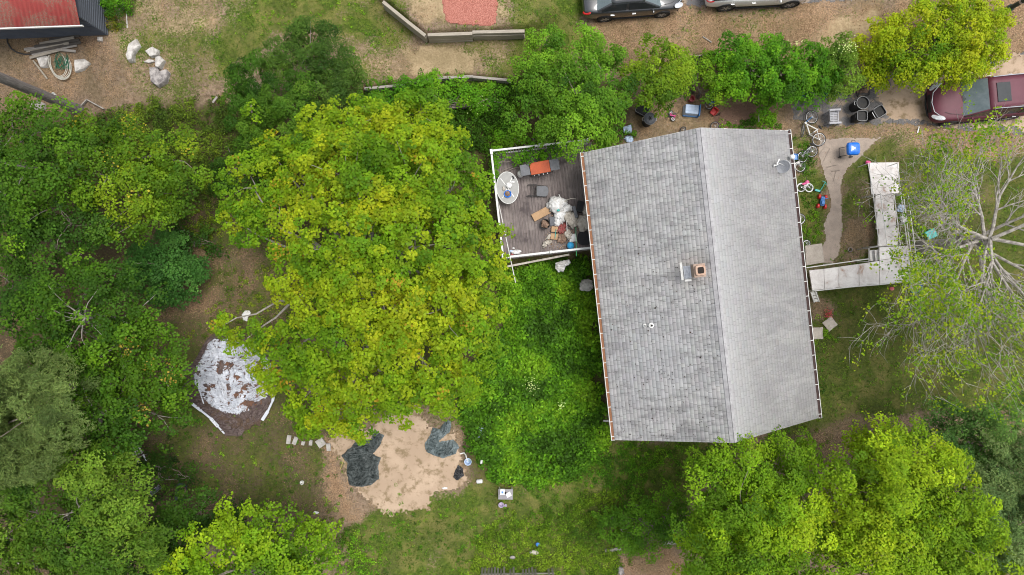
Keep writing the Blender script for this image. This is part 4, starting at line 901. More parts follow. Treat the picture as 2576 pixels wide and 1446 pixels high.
car('parked_car', 'maroon sport utility car with sunroof parked on the sandy driveway', (x0+2.48, y0+.2, .0), R(185), 'car_maroon', 5.0, 2.0, 1.07, 1.76, suvp, (-2.3, -2.0, .38, 1.28), 2.85, 1.52, .37, rails=True, sunroof=True, suv=True)

# ------------------------------------------------------------------ small builders
def mesh_thing(mb, name, mat, label, cat, loc, rz=0.0, group=None, smooth=False, bevel=0, rot=None):
    o = mb.build(name, mat, None, smooth, bevel); o.location = loc; o.rotation_euler = rot or (0, 0, rz); return tag(o, label, cat, group)
def crumple(name, poly, mat, label, cat, z=.03, amp=.12, freq=5, seed=0, cell=.03, parent=None, pz=.0, group=None, base=None, hole=None, wob=.05, fold=1.0, ang0=None):
    p = [P(u, v, pz) for u, v in poly]; cx = sum(a[0] for a in p)/len(p); cy = sum(a[1] for a in p)/len(p)
    xs = [a[0] for a in p]; ys = [a[1] for a in p]
    X, Y = np.meshgrid(np.arange(min(xs)-.1, max(xs)+.1, cell), np.arange(min(ys)-.1, max(ys)+.1, cell))
    d = polydist(X, Y, p)+(fbm(X, Y, 4, 3, seed)-.5)*2*wob
    if hole: d = np.minimum(d, .72-fbm(X, Y, hole, 4, seed+2)*1.0)
    ins = d > 0; q = ins[:-1, :-1] & ins[1:, :-1] & ins[:-1, 1:] & ins[1:, 1:]
    ang = fbm(X, Y, .45, 2, seed+6)*4.5
    if ang0 is not None: ang = ang0+(fbm(X, Y, .8, 2, seed+6)-.5)*3.2
    u_ = X*np.cos(ang)+Y*np.sin(ang)
    v_ = -X*np.sin(ang)+Y*np.cos(ang); wz = fbm(X, Y, 1.3, 2, seed+8)
    wa = fbm(X, Y, 2.2, 3, seed+11)*.8; rd = 1-np.abs(2*fbm(v_*1.7*fold+wz+wa, u_*.55, freq, 3, seed)-1)*3.0; rd2 = 1-np.abs(2*fbm(u_*1.5*fold+wz+wa, v_*.55*fold**.5, freq*.9, 3, seed+3)-1)*3.4
    zz = amp*(np.clip(rd, 0, 1)*.6+np.clip(rd2, 0, 1)*.7)*np.clip(d/.15, .15, 1)+z
    b = height(X, Y) if base is None else base
    id_ = np.arange(X.size).reshape(X.shape); f = np.stack([id_[:-1, :-1], id_[:-1, 1:], id_[1:, 1:], id_[1:, :-1]], -1)[q]
    us = np.unique(f); mp = np.full(X.size, -1); mp[us] = np.arange(len(us))
    V = np.stack([X.ravel()[us]-cx, Y.ravel()[us]-cy, (zz+b).ravel()[us] if base is None else zz.ravel()[us]+base], 1)
    o = np_mesh(name, V, mp[f], M[mat], parent, None, True); o.location = (cx, cy, 0)
    s_ = o.modifiers.new('s', 'SOLIDIFY'); s_.thickness = .004
    if label: tag(o, label, cat, group)
    return o
def bag(name, mat, label, cat, loc, r, sc=(1, 1, .6), seed=0, group=None, rough=.35, rz=0.0, parent=None):
    """crumpled sack or lump, flat underneath"""
    bm = bmesh.new(); bmesh.ops.create_icosphere(bm, subdivisions=4, radius=1)
    V = np.array([v.co[:] for v in bm.verts]); bm.verts.ensure_lookup_table()
    n = 1-np.abs(2*fbm(V[:, 0]*2+V[:, 2]*1.3, V[:, 1]*2-V[:, 2], 1.5, 4, seed)-1)*2; k = 1+rough*(n-.5)+(fbm(V[:, 0], V[:, 1]+V[:, 2], .9, 2, seed+4)-.5)*rough*2.2
    V = V*k[:, None]; V[:, 2] = np.maximum(V[:, 2], -.45)
    V *= np.array(sc)*r; V[:, 2] -= V[:, 2].min()
    F3 = np.array([[v.index for v in f.verts] for f in bm.faces]); bm.free()
    o = np_mesh(name, V, F3, M[mat], parent, None, True); o.location = loc; o.rotation_euler = (0, 0, rz)
    if label: tag(o, label, cat, group)
    return o
def rock(label, u, v, r, sc=(1, 1, .5), seed=0, mat='rock_pale', rz=0.0, group=None, name='rock', cat='rock', dz=-.03):
    c = G(u, v); c.z += dz
    o = bag(name, mat, label, cat, c, r, sc, seed, group, .45, rz); return o
def bin_(name, label, u, v, zt, r, mat='black_plastic', sq=0.0, rz=0.0, lid=False, r0=.78, handles=True, group=None, wheels=False, inner='bin_inside'):
    c = P3(u, v, zt); base = gz(c.x, c.y); t = thing(name, label, 'bin', (c.x, c.y, base), rz, group); h_ = zt-base
    m = MB(); m.lathe([(r*r0, 0), (r*r0*1.01, .03), (r*.95, h_*.9), (r*.97, h_*.93), (r, h_*.94), (r*1.03, h_*.99), (r*1.03, h_), (r*.94, h_), (r*.93, h_*.9), (r*r0*.93, .06), (0, .06)], 28, sq=sq); m.build('shell', M[mat], t, True)
    m = MB(); m.lathe([(r*.925, h_*.90), (r*r0*.9, .08), (0, .085)], 28, sq=sq); m.build('inside', M[inner], t, True)
    m = MB(); m.tube([(r*(1.03)*((abs(math.cos(a))**sq+abs(math.sin(a))**sq)**(-1/sq) if sq else 1)*math.cos(a), r*1.03*((abs(math.cos(a))**sq+abs(math.sin(a))**sq)**(-1/sq) if sq else 1)*math.sin(a), h_) for a in np.linspace(0, 2*math.pi, 36, endpoint=False)], .014, 6, closed=True)
    m.build('rim', simple('rim_grey', (.20, .20, .205), (.26, .26, .26), .6, 6) if mat == 'black_plastic' else M[mat], t, True)
    if lid:
        m = MB(); m.lathe([(0, h_+.075), (r*.5, h_+.07), (r*.8, h_+.05), (r*.86, h_+.03), (r*1.05, h_+.015), (r*1.06, h_-.03), (r*1.0, h_-.03)], 28); 
        m.build('lid', M['charcoal_metal'], t, True)
        for a in (0, math.pi/3, 2*math.pi/3): m2 = MB(); m2.bar((-.1*math.cos(a), -.1*math.sin(a), h_+.08), (.1*math.cos(a), .1*math.sin(a), h_+.08), .03, .02); m2.build('handle', M['black_plastic'], t)
    if handles:
        for s_ in (-1, 1):
            m = MB(); m.tube([(s_*r*.98, -.09, h_*.9), (s_*(r+.06), -.07, h_*.88), (s_*(r+.06), .07, h_*.88), (s_*r*.98, .09, h_*.9)], .012, 6); m.build('handle', M['steel' if not sq else 'black_plastic'], t, True)
    if wheels:
        for s_ in (-1, 1): m = MB(); m.lathe([(.09, -.03), (.1, 0), (.09, .03)], 16, (s_*r*.7, -r*.95, .1), mat=Matrix.Rotation(math.pi/2, 3, 'Y')); m.build('wheel', M['rubber'], t)
        m = MB(); m.tube([(-r*.6, -r*.98, h_*.93), (-r*.6, -r-.09, h_*.95), (r*.6, -r-.09, h_*.95), (r*.6, -r*.98, h_*.93)], .014, 6); m.build('grab_bar', M['steel'], t, True)
    return t
def bike(label, rear, front, bb, head, seat, r=.31, frame='white_paint', fork=None, rim='steel', tyre='rubber', bar=((-.22, 0), (.22, 0)), z0=.06, zt=.16, grp=None, name='bicycle', only=None, saddle='black_plastic'):
    """a bicycle lying over on its side, laid out by its joints; the plane of the frame is nearly flat"""
    o = G(*rear); t = thing(name, label, 'bicycle', o, 0, grp); g = random.Random(hash(label) & 255)
    q = lambda p, z: Vector((G(*p)-o).to_2d().to_3d())+Vector((0, 0, z))
    Rr, Ff, Bb, Hd, St = q(rear, zt*.7), q(front, zt*.8), q(bb, zt), q(head, zt+.1), q(seat, zt+.12)
    tilt = {0: (.10, -.06), 1: (-.08, .10)}
    for k, c in enumerate((Rr, Ff)):
        if only is not None and k not in only: continue
        mt = Euler((tilt[k][0]+.06, tilt[k][1], 0)).to_matrix(); c = c+Vector((0, 0, .03))
        w = MB().ring(c, r, .021, 36, 8, mt).build('wheel', M[tyre], t, True)
        m = MB(); m.ring(c, r-.028, .010, 36, 6, mt); m.build('rim', M[rim], w, True)
        m = MB()
        for i in range(20): a = math.pi*2*i/20; m.tube([c+mt @ Vector((0, 0, .03*(-1)**i)), c+mt @ Vector(((r-.03)*math.cos(a), (r-.03)*math.sin(a), 0))], .0022, 3)
        m.tube([c+mt @ Vector((0, 0, -.05)), c+mt @ Vector((0, 0, .05))], .018, 8); m.build('spokes', M['steel'], w)
    m = MB(); up = Vector((0, 0, 1))
    hl = Hd.lerp(Ff, .2); fr = .027
    m.tube([Hd, hl], fr*1.2, 8); m.tube([Hd.lerp(hl, .2), St.lerp(Bb, .12)], fr, 8); m.tube([hl, Bb], fr*1.2, 8); m.tube([St, Bb], fr, 8)
    for s_ in (-1, 1): m.tube([Bb+up*.03*s_, Rr+up*(.03+.03*s_)], .011, 6); m.tube([St.lerp(Bb, .15)+up*.02*s_, Rr+up*(.03+.03*s_)], .010, 6)
    m.build('frame', M[frame], t, True)
    m = MB()
    for s_ in (-1, 1): m.tube([hl, hl.lerp(Ff, .3)+up*.05*s_, Ff+up*(.03+.045*s_)], .014, 6)
    m.build('fork', M[fork or frame], t, True)
    d = (St-Bb).normalized(); m = MB(); m.lathe([(0, -.02), (.07, -.02), (.1, 0), (.07, .02), (0, .03)], 14, St+d*.1, mat=Matrix.Rotation(math.atan2(d.y, d.x), 3, 'Z') @ Matrix.Diagonal((.5, 1.3, 1.4))); m.tube([St, St+d*.1], .013, 6); m.build('saddle', M[saddle], t, True)
    hd = (Hd-Ff).normalized(); h2 = Hd+hd*.08; m = MB(); m.tube([Hd, h2], .014, 6); m.tube([h2+Vector((bar[0][0], bar[0][1], .06)), h2+Vector((bar[0][0]*.3, bar[0][1]*.3, .03)), h2, h2+Vector((bar[1][0]*.3, bar[1][1]*.3, .02)), h2+Vector((bar[1][0], bar[1][1], .08))], .012, 6); m.build('handlebar', M['black_metal'], t, True)
    m = MB(); m.ring(Bb+up*.04, .085, .008, 20, 4); m.tube([Bb+up*.05, Bb+Vector((.12, .08, .06))], .011, 5); m.box(Bb+Vector((.12, .08, .08)), (.09, .06, .025)); m.tube([Bb-up*.03, Bb-Vector((.12, .08, .03))], .011, 5); m.build('crank', M['black_metal'], t)
    return t
def loose_wheel(label, u, v, r, tilt=(.3, .2), mat='rubber', spokes=True, grp=None):
    c = G(u, v); t = thing('bicycle', label, 'bicycle', c, 0, grp); mt = Euler((tilt[0], tilt[1], 0)).to_matrix(); k = Vector((0, 0, .03+r*max(abs(math.sin(tilt[0])), abs(math.sin(tilt[1])))))  # only a wheel is built here, with no bicycle around it
    w_ = MB().ring(k, r, .020, 32, 8, mt).build('wheel', M[mat], t, True); MB().ring(k, r-.027, .009, 32, 5, mt).build('rim', M['steel'], w_, True)
    m = MB()
    for i in range(18): a = math.pi*2*i/18; m.tube([k, k+mt @ Vector(((r-.03)*math.cos(a), (r-.03)*math.sin(a), 0))], .0022, 3)
    m.build('spokes', M['steel'], w_); return t
def stick(label, a, b, r, mat, za=.03, zb=.03, name='stick', cat='stick', n=7, flat=None, absz=False, group=None):
    pa = P3(*a, za) if absz else G(*a, za); pb = P3(*b, zb) if absz else G(*b, zb); c = pa.copy()
    m = MB()
    if flat: m.bar(pa-c, pb-c, flat[0], flat[1])
    else: m.tube([pa-c, (pa-c).lerp(pb-c, .5)+Vector((0, 0, .0)), pb-c], r, n)
    return mesh_thing(m, name, M[mat], label, cat, c, group=group, smooth=not flat, bevel=.003 if flat else 0)

# ------------------------------------------------------------------ beside the driveway
bin_('trash_can', 'round black trash can standing open, farthest up the driveway of the black bins', 2171, 258, .92, .285, handles=True)
bin_('recycling_bin', 'square black bin with a grey rim standing open below the round trash can', 2169.5, 290.5, .80, .225, sq=7)
bin_('wheeled_bin', 'black wheeled bin turned askew on the sand, nearest the maroon car', 2214, 279.5, .88, .235, sq=6, rz=R(-58), wheels=True)
bin_('storage_tote', 'open black storage tote half under the shrub at the top of the alley', 1618, 272, .55, .29, sq=8, rz=R(-28), handles=False)
bin_('trash_can', 'round dark trash can with a lid on beside the open black tote', 1635, 298, .82, .27, lid=True)
# grey slatted plastic chair
c = G(2086, 300); t = thing('plastic_chair', 'grey slatted plastic lawn chair standing on the asphalt between bicycle and bins', 'chair', c, R(3))
m = MB()
for k in range(7):
    y = -.24+k*.08; m.box((.02, y, .40), (.46, .062, .025), (0, .08, 0))
m.box((.24, 0, .41), (.05, .56, .03)); m.box((-.2, 0, .37), (.05, .56, .03)); m.box((.02, 0, .395), (.03, .56, .03)); m.build('seat', M['grey_plastic'], t, bevel=.008)
m = MB()
for k in range(6): m.box((-.30, -.22+k*.088, .62), (.025, .07, .5), (0, -.28, 0))
m.box((-.365, 0, .86), (.03, .56, .08), (0, -.28, 0)); m.build('backrest', M['grey_plastic'], t, bevel=.008)
for s_ in (-1, 1):
    m = MB(); m.box((0, s_*.31, .60), (.58, .10, .035)); m.box((.26, s_*.33, .3), (.08, .05, .58)); m.build('armrest', M['grey_plastic'], t, bevel=.015)
    for x_ in (-.24, .24): m = MB(); m.box((x_, s_*.25, .19), (.06, .05, .38)); m.build('leg', M['grey_plastic'], t, bevel=.01)
bike('white mountain bicycle with purple fork lying on its side at the house corner', (2056.6, 352.3), (2038.8, 296.1), (2034, 341), (2018, 313), (2052, 327), .31, fork='blue_plastic', bar=((-.16, .12), (-.06, -.16)))
loose_wheel('tilted bicycle wheel sticking out of weeds left of the white bicycle', 2013, 332, .30, (.2, 1.0))
bike('old bicycle overgrown by green weeds below the white bicycle', (2040, 382), (2016, 396), (2028, 386), (2018, 385), (2034, 370), .26, frame='steel', zt=.12)
bike('bicycle leaning under the eave, one wheel out below the satellite dish', (1990, 428), (2009.6, 419.5), (1996, 420), (2004, 408), (1992, 414), .27, frame='white_paint', only=(1,))
bike('small white child bicycle with pink saddle on the grass below the eave', (2013, 472), (2032.4, 473), (2020, 476), (2024, 466), (2018, 468), .20, frame='white_paint', tyre='white_plastic', saddle='pink_plastic', bar=((.0, .16), (.0, .30)), zt=.12)
c = G(2029, 459); mesh_thing(MB().lathe([(0, 0), (.09, .02), (.11, .07), (.08, .12), (0, .14)], 14), 'toy_helmet', M['pink_plastic'], 'pink plastic lump beside the child bicycle wheel', 'toy', c, smooth=True)
loose_wheel('bicycle wheel half hidden under the eave beside the red toy car', 2012, 551, .25, (.1, .1))
loose_wheel('small bicycle wheel showing beside the concrete slab at the house wall', 2028, 613, .18, (.1, -.1))
c = G(2060, 474); t = thing('kick_scooter', 'teal kick scooter tipped over in the grass', 'scooter', c)
o = c
q = lambda u, v, z: G(u, v)-o+Vector((0, 0, z))
m = MB(); m.bar(q(2049, 478, .06), q(2062, 481, .06), .1, .03); m.build('deck', M['teal_plastic'], t, bevel=.008)
m = MB(); m.tube([q(2061, 481, .07), q(2068, 469, .1), q(2073, 459, .14)], .016, 6); m.tube([q(2066, 456, .12), q(2073, 459, .14), q(2077, 466, .12)], .013, 6); m.build('steering_post', M['teal_plastic'], t, True)
for u, v in ((2048, 478), (2063, 483)): MB().lathe([(0, -.015), (.05, -.015), (.05, .015), (0, .015)], 14, q(u, v, .05)).build('wheel', M['black_plastic'], t)
c = G(2065, 508); t = thing('ride_on_toy', 'blue and red plastic ride on toy in the weeds by the walk', 'toy', c, R(-6)); 
m = MB(); m.prism([(-.09, -.2), (.09, -.2), (.11, 0), (.08, .24), (-.08, .24), (-.11, 0)], .12, .22); m.box((0, -.05, .26), (.15, .2, .08)); m.build('body', M['blue_plastic'], t, bevel=.02)
m = MB(); m.tube([(0, .18, .2), (0, .15, .38)], .015, 6); m.tube([(-.14, .13, .4), (.14, .13, .4)], .016, 6); m.build('handlebar', M['blue_plastic'], t)
for x_, y_ in ((-.17, -.22), (.17, -.22), (-.15, .24), (.15, .24)): MB().lathe([(0, -.05), (.10, -.05), (.115, 0), (.10, .05), (0, .05)], 16, (x_, y_, .115), mat=Matrix.Rotation(math.pi/2, 3, 'Y')).build('wheel', M['red_plastic'], t, True)
c = G(1999, 393); bin_('bucket', 'blue plastic bucket poking out from under the roof edge by the dish', 2000, 394, .4, .13, mat='blue_plastic', sq=5, handles=False, inner='blue_plastic')
# kettle grill
c = P3(2149.3, 372.6, .95); c.z = gz(c.x, c.y); t = thing('charcoal_grill', 'bright blue square charcoal grill with lid closed on the concrete walk', 'grill', c, R(2))
m = MB(); m.lathe([(.18, .62), (.26, .70), (.30, .82)], 32, sq=5); m.build('bowl', M['blue_enamel'], t, True)
m = MB(); m.lathe([(.305, .80), (.31, .83), (.30, .86), (.27, .94), (.20, .985), (.17, .99), (.165, .985), (.10, 1.0), (0, 1.005)], 32, sq=5); ld = m.build('lid', M['blue_enamel'], t, True)
m = MB(); m.lathe([(0, 1.03), (.03, 1.025), (.035, 1.0)], 12); m.build('vent', M['steel'], ld); m = MB(); m.tube([(-.09, .31, .86), (-.08, .37, .88), (.08, .37, .88), (.09, .31, .86)], .012, 6); m.build('handle', M['black_metal'], ld, True)
for s_ in (-1, 1):
    m = MB(); m.tube([(-.27, s_*.2, .02), (.24, s_*.2, .68)], .014, 6); m.build('leg', M['black_metal'], t); m = MB(); m.tube([(.27, s_*.2, .05), (-.24, s_*.2, .68)], .014, 6); m.build('leg', M['black_metal'], t)
    MB().lathe([(0, -.02), (.075, -.02), (.08, 0), (.075, .02), (0, .02)], 16, (s_*.27, -.25, .08), mat=Matrix.Rotation(math.pi/2, 3, 'X')).build('wheel', M['rubber'], t, True)
m = MB(); m.tube([(-.27, -.22, .05), (-.27, .22, .03)], .01, 6); m.tube([(.27, -.25, .08), (.27, .22, .06)], .01, 6); m.build('crossbar', M['black_metal'], t)
# junk at the hedge edge
c = G(2080, 235); t = thing('cooler', 'pale blue cooler with a blue lid lying at the hedge edge by the driveway', 'cooler', c, R(14))
m = MB(); m.box((.10, 0, .2), (.52, .40, .38), taper=.9); m.build('tub', M['pale_blue_plastic'], t, bevel=.03); m = MB(); m.box((-.22, -.03, .21), (.10, .46, .42)); m.build('lid', M['blue_plastic'], t, bevel=.03)
m = MB(); m.lathe([(.11, 0), (.13, .2), (.14, .2), (.12, .03), (0, .03)], 16, sq=5); mesh_thing(m, 'bucket', M['blue_plastic'], 'small square blue tub at the foot of the hedge', 'bucket', G(2019.5, 240), .6, smooth=True)
def chair_frame(label, u, v, rz, sc, mat='black_metal'):
    c = G(u, v); t = thing('chair_frame', label, 'chair', c, rz)
    m = MB(); k = sc
    m.tube([(-.25*k, -.25*k, .03), (-.25*k, .25*k, .05), (.0, .32*k, .25), (.25*k, .25*k, .1), (.25*k, -.25*k, .04), (0, -.3*k, .12)], .02, 6, closed=True); m.tube([(-.22*k, 0, .3), (.22*k, .05, .35), (.2*k, .3*k, .3), (-.2*k, .28*k, .33)], .018, 6, closed=True); m.tube([(-.25*k, -.25*k, .03), (-.22*k, 0, .3)], .015, 5); m.tube([(.25*k, -.25*k, .03), (.22*k, .05, .35)], .015, 5); m.build('frame', M[mat], t, True)
    bag('torn_seat', 'garbage_brown', None, None, (0, .05, .06), .2*k, (1, .8, .3), 5+int(u), parent=t, rough=.6); return t
chair_frame('rusted dark chair frame lying beside the round black trash can', 2168, 227, .2, 1.15)
chair_frame('broken brown chair lying in the hedge edge between cooler and trash can', 2132, 222, .9, 1.0)
c = G(1735.5, 280); t = thing('storage_tote', 'faded blue storage tote tipped on its side in the alley', 'storage box', c, R(-5))
m = MB(); m.box((0, .0, .22), (.72, .50, .44), taper=.88); m.build('tub', M['pale_blue_plastic'], t, bevel=.04, seg=3); m = MB(); m.box((.37, -.02, .22), (.05, .54, .48)); m.box((0, -.26, .06), (.7, .04, .1)); m.build('rim', M['blue_plastic'], t, bevel=.015)
for y_ in (-.08, .12): m = MB(); m.box((0, y_, .446), (.6, .02, .015)); m.build('rib', M['pale_blue_plastic'], t)
m = MB(); m.lathe([(.10, 0), (.13, .05), (.13, .30), (.14, .30), (.14, .33), (.12, .33), (.11, .06), (0, .06)], 20); mesh_thing(m, 'bucket', M['faded_red_plastic'], 'faded red plastic bucket above the tipped blue tote', 'bucket', G(1737, 252), smooth=True)
bike('dark blue child bicycle tangled in the vines above the red toy seat', (1786, 250), (1781.8, 266), (1788, 262), (1790, 254), (1796, 258), .20, frame='blue_plastic', tyre='rubber', rim='white_plastic', zt=.14)
c = G(1793.5, 283); t = thing('toy_chair', 'bright red plastic toy seat on the brown litter', 'toy', c, R(-38))
m = MB(); m.box((0, 0, .12), (.26, .30, .06)); m.box((0, .17, .22), (.28, .05, .26), (.2, 0, 0)); m.box((-.13, .02, .19), (.04, .28, .12)); m.box((.13, .02, .19), (.04, .28, .12)); m.build('shell', M['red_plastic'], t, bevel=.02, seg=3)
m = MB(); m.tube([(.2, -.05, .05), (.3, .1, .1), (.26, .2, .06)], .02, 6); m.build('bracket', M['black_plastic'], t, True)
loose_wheel('bicycle wheel with a black tyre leaning at the roof edge below the red toy seat', 1796, 318, .20, (.5, 0), spokes=False)
loose_wheel('bicycle wheel with a small dark tyre beside the house wall in the alley', 1717, 327, .14, (.6, .2))
bike('small purple tricycle tipped over under the shrub in the alley', (1686, 284), (1692, 300), (1690, 291), (1697, 293), (1683, 292), .10, frame='pink_plastic', z0=.05, zt=.08, bar=((-.08, .05), (.08, .1)), name='tricycle')
m = MB(); m.lathe([(.15, 0), (.2, .3), (.21, .38), (.2, .38), (.14, .04), (0, .04)], 20); t = mesh_thing(m, 'laundry_basket', M['pale_blue_plastic'], 'pale blue laundry basket with holes tipped over above the roof corner', 'basket', G(1569, 327, .19), smooth=True, rot=(0, R(78), .1))
m = MB()
for k in range(5):
    for j in range(3): a = math.pi+(-.5+j*.35); m.lathe([(0, -.006), (.016, -.006), (.016, .006), (0, .006)], 8, (.186*math.cos(a), .186*math.sin(a), .08+k*.06), mat=Matrix.Rotation(a, 3, 'Z') @ Matrix.Rotation(math.pi/2, 3, 'Y'))
m.build('holes', M['black_plastic'], t)
bag('bag', 'pale_blue_plastic', 'blue plastic bag below the laundry basket at the roof edge', 'bag', G(1581, 350), .2, (1, .7, .5), 3)
rock('dark grey rock under the vines left of the alley', 1562, 258, .22, (1.4, .7, .5), 4, 'rock_grey')
stick('short pale stick lying on dirt in front of the maroon car', (2312, 318), (2308, 334), .025, 'garbage_white', flat=(.05, .03))
stick('pale grey post standing in the weeds by the house corner', (1908, 288), (1909, 306), .03, 'wood_grey', .5, .1, 'wooden_post', 'post')
stick('long bleached stick on the litter above the hedge', (1768, 92), (1790, 106), .03, 'wood_grey')
stick('thin pale pipe on the upper lawn beside the round bush', (318, 28), (320, 70), .02, 'garbage_white', name='pipe', cat='pipe')
stick('weathered board standing in brambles at the edge of the upper lawn', (535, 258), (546, 243), .03, 'wood_grey', .3, .3, 'board', 'board', flat=(.1, .03))
for i, (a, b) in enumerate((((2040, 398), (2058, 350)), ((2058, 392), (2072, 372)), ((2088, 372), (2070, 408)), ((2080, 420), (2106, 414)), ((2092, 430), (2112, 428)), ((2104, 428), (2096, 456)))):
    stick(['thin curved twig at the left edge of the walk', 'short twig at the top left of the walk', 'long thin twig across the upper walk', 'thick brown bark strip on the walk', 'small bark strip lying under the thick one', 'bent twig on the narrow part of the walk'][i], a, b, .008 if i not in (3, 4) else .025, 'twig', .03, .03, 'twig', 'twig', 5)
m = MB(); m.lathe([(.0, .0), (.09, .0), (.09, .08), (.105, .08), (.105, 0)], 18); mesh_thing(m, 'drain_pipe', M['rock_grey'], 'small round pipe cap in the bare dirt left of the ramp', 'pipe', G(2137.5, 628), smooth=True)
def cushion(label, u, v, s_, rz, mat='garbage_white'):
    m = MB(); n = 14; vs = []
    for sg in (1, -1):
        for i in range(n+1):
            for j in range(n+1):
                a, b = i/n*2-1, j/n*2-1; pin = 1-.10*(1-abs(a))*(abs(b) > .99)-.0
                vs.append((a*s_/2*(1-.06*(1-b*b)), b*s_/2*(1-.06*(1-a*a)), .06+sg*.05*max(0, (1-a**4)*(1-b**4))**.5))
    k = (n+1)**2; fs = []
    for i in range(n):
        for j in range(n): q = i*(n+1)+j; fs += [(q, q+n+1, q+n+2, q+1), (k+q, k+q+1, k+q+n+2, k+q+n+1)]
    m.add(vs, fs); return mesh_thing(m, 'cushion', M[mat], label, 'cushion', G(u, v), rz, smooth='all')
S('cushion_cloth', (.50, .44, .38), (.42, .37, .32), .9, 5)
cushion('beige square cushion lying diagonally on the grass below the ramp', 2086.5, 814, .56, R(38), 'cushion_cloth'); cushion('beige square cushion half under the roof edge', 2054, 838, .60, R(2), 'cushion_cloth')
c = G(2081, 789); a = rng.normal(0, .09, (130, 2)); Cc = np.concatenate([a, rng.uniform(.05, .22, (130, 1))], 1); pc = pick([(.55, .04, .22), (.7, .12, .35), (.06, .14, .03)], rng.random(130), 130)
o = leaves('flower_plant', Cc, unit(np.concatenate([rng.normal(0, .5, (130, 2)), np.ones((130, 1))], 1)), .06, pc); o.location = c; tag(o, 'small pink flowering plant above the diagonal cushion', 'flower')
t = thing('plastic_tub', 'blue plastic tub holding brown scraps at the outer corner of the ramp', 'tub', G(2298, 722), R(10)); m = MB(); m.lathe([(.2, 0), (.26, .22), (.28, .22), (.28, .25), (.25, .25), (.19, .04), (0, .04)], 28, sq=5); m.build('shell', M['blue_plastic'], t, True); bag('scraps', 'garbage_brown', None, None, (.02, 0, .1), .17, (1, 1, .5), 8, parent=t, rough=.6)
t = thing('toy_table', 'teal plastic toy table under the bare branched tree', 'toy', G(2330, 590), R(25)); m = MB(); m.box((0, 0, .4), (.5, .42, .04)); m.build('top', M['teal_plastic'], t, bevel=.02)
for x_ in (-.2, .2):
    for y_ in (-.16, .16): m = MB(); m.box((x_, y_, .19), (.05, .05, .38)); m.build('leg', M['teal_plastic'], t)
bag('bag', 'pale_blue_plastic', 'pale blue bag lying between the ramp rails', 'bag', G(2266, 524), .2, (1, .8, .4), 6); bag('bag', 'garbage_white', 'white bag lying between the ramp rails below the blue bag', 'bag', G(2272, 548), .22, (.8, 1, .4), 7)
bag('cloth', 'pink_plastic', 'pink cloth hanging at the upper corner of the ramp', 'cloth', G(2183, 409, .1), .12, (1, .8, .6), 9); bag('cloth', 'faded_red_plastic', 'faded pink rag on the ground below the ramp landing', 'cloth', G(2243, 725), .1, (1, .8, .4), 10)
# street post top right
c = G(2529, 27); t = thing('street_post', 'dark green metal street post rising at the top right corner', 'post', c); m = MB(); m.lathe([(.17, 0), (.16, .4), (.11, .45), (.10, 5.5), (.12, 5.55), (.12, 5.7), (0, 5.75)], 16); m.build('pole', M['green_metal'], t, True); m = MB(); m.lathe([(.105, 1.0), (.115, 1.02), (.115, 1.12), (.105, 1.14)], 16); m.build('band', M['steel'], t, True)

# ------------------------------------------------------------------ on the deck
DK = 1.225
def Dk(u, v, dz=0.0): p = P3(u, v, DK+dz); p.z = DK+dz; return p
c = P3(1276.8, 472, DK+.72); c.z = DK; t = thing('patio_table', 'oval glass patio table with white rim at the left deck rail', 'table', c, R(5))
m = MB(); m.ring((0, 0, .72), 1, .018, 48, 8, Matrix.Diagonal((.50, .72, 1))); m.build('rim', M['white_plastic'], t, True)
gl = NT('frosted'); v = gl.coord('Object'); a1 = gl.noise(v, 4, 3); FROST = gl.bsdf(gl.mix(a1, (.17, .17, .165), (.29, .29, .27)), .35)
m = MB(); m.lathe([(.985, .712), (.985, .722), (0, .722)], 48, mat=Matrix.Diagonal((.50, .72, 1))); m.build('tabletop', FROST, t)
for a in (.9, 2.3, 4.0, 5.4): m = MB(); m.bar((.05*math.cos(a), .08*math.sin(a), .729), (.42*math.cos(a), .6*math.sin(a), .729), .035, .012); m.build('support_arm', M['white_plastic'], t); m = MB(); m.tube([(.38*math.cos(a), .55*math.sin(a), .70), (.42*math.cos(a), .6*math.sin(a), 0)], .018, 6); m.build('leg', M['white_plastic'], t)
def Tb(u, v): p = P3(u, v, DK+.74); return p
t = thing('bowl', 'blue bowl full of odds and ends on the patio table', 'bowl', Tb(1277.3, 488)); m = MB(); m.lathe([(.09, 0), (.16, .08), (.17, .09), (.155, .085), (.09, .02), (0, .02)], 24); m.build('shell', M['blue_enamel'], t, True); bag('contents', 'garbage_brown', None, None, (0, 0, .02), .11, (1, 1, .5), 14, parent=t, rough=.8)
bag('plastic_bag', 'garbage_white', 'white crumpled bag in the middle of the patio table', 'bag', Tb(1281, 467), .13, (1, 1, .5), 15); bag('paper', 'garbage_white', 'white paper scrap near the top end of the patio table', 'paper', Tb(1290, 458), .07, (1.3, .6, .3), 16)
m = MB(); m.box((0, 0, .025), (.06, .14, .05)); mesh_thing(m, 'speaker', M['black_plastic'], 'small black box on the top end of the patio table', 'box', Tb(1291, 446), .5, bevel=.01)
bag('paper', 'garbage_cream', 'crumpled beige cloth left of the blue bowl', 'cloth', Tb(1267, 474), .07, (.8, 1.3, .4), 17)
c = P3(1358.4, 420.5, DK+.9); c.z = DK; t = thing('griddle', 'flat top gas griddle with rusty orange lid and dark side shelves on the deck', 'grill', c, R(10.5))
m = MB(); m.box((0, 0, .84), (.90, .54, .06)); m.build('lid', M['orange_enamel'], t, bevel=.012); m = MB(); m.box((0, -.02, .74), (.88, .48, .14)); m.box((0, -.275, .75), (.88, .03, .1)); m.build('firebox', M['black_metal'], t, bevel=.01)
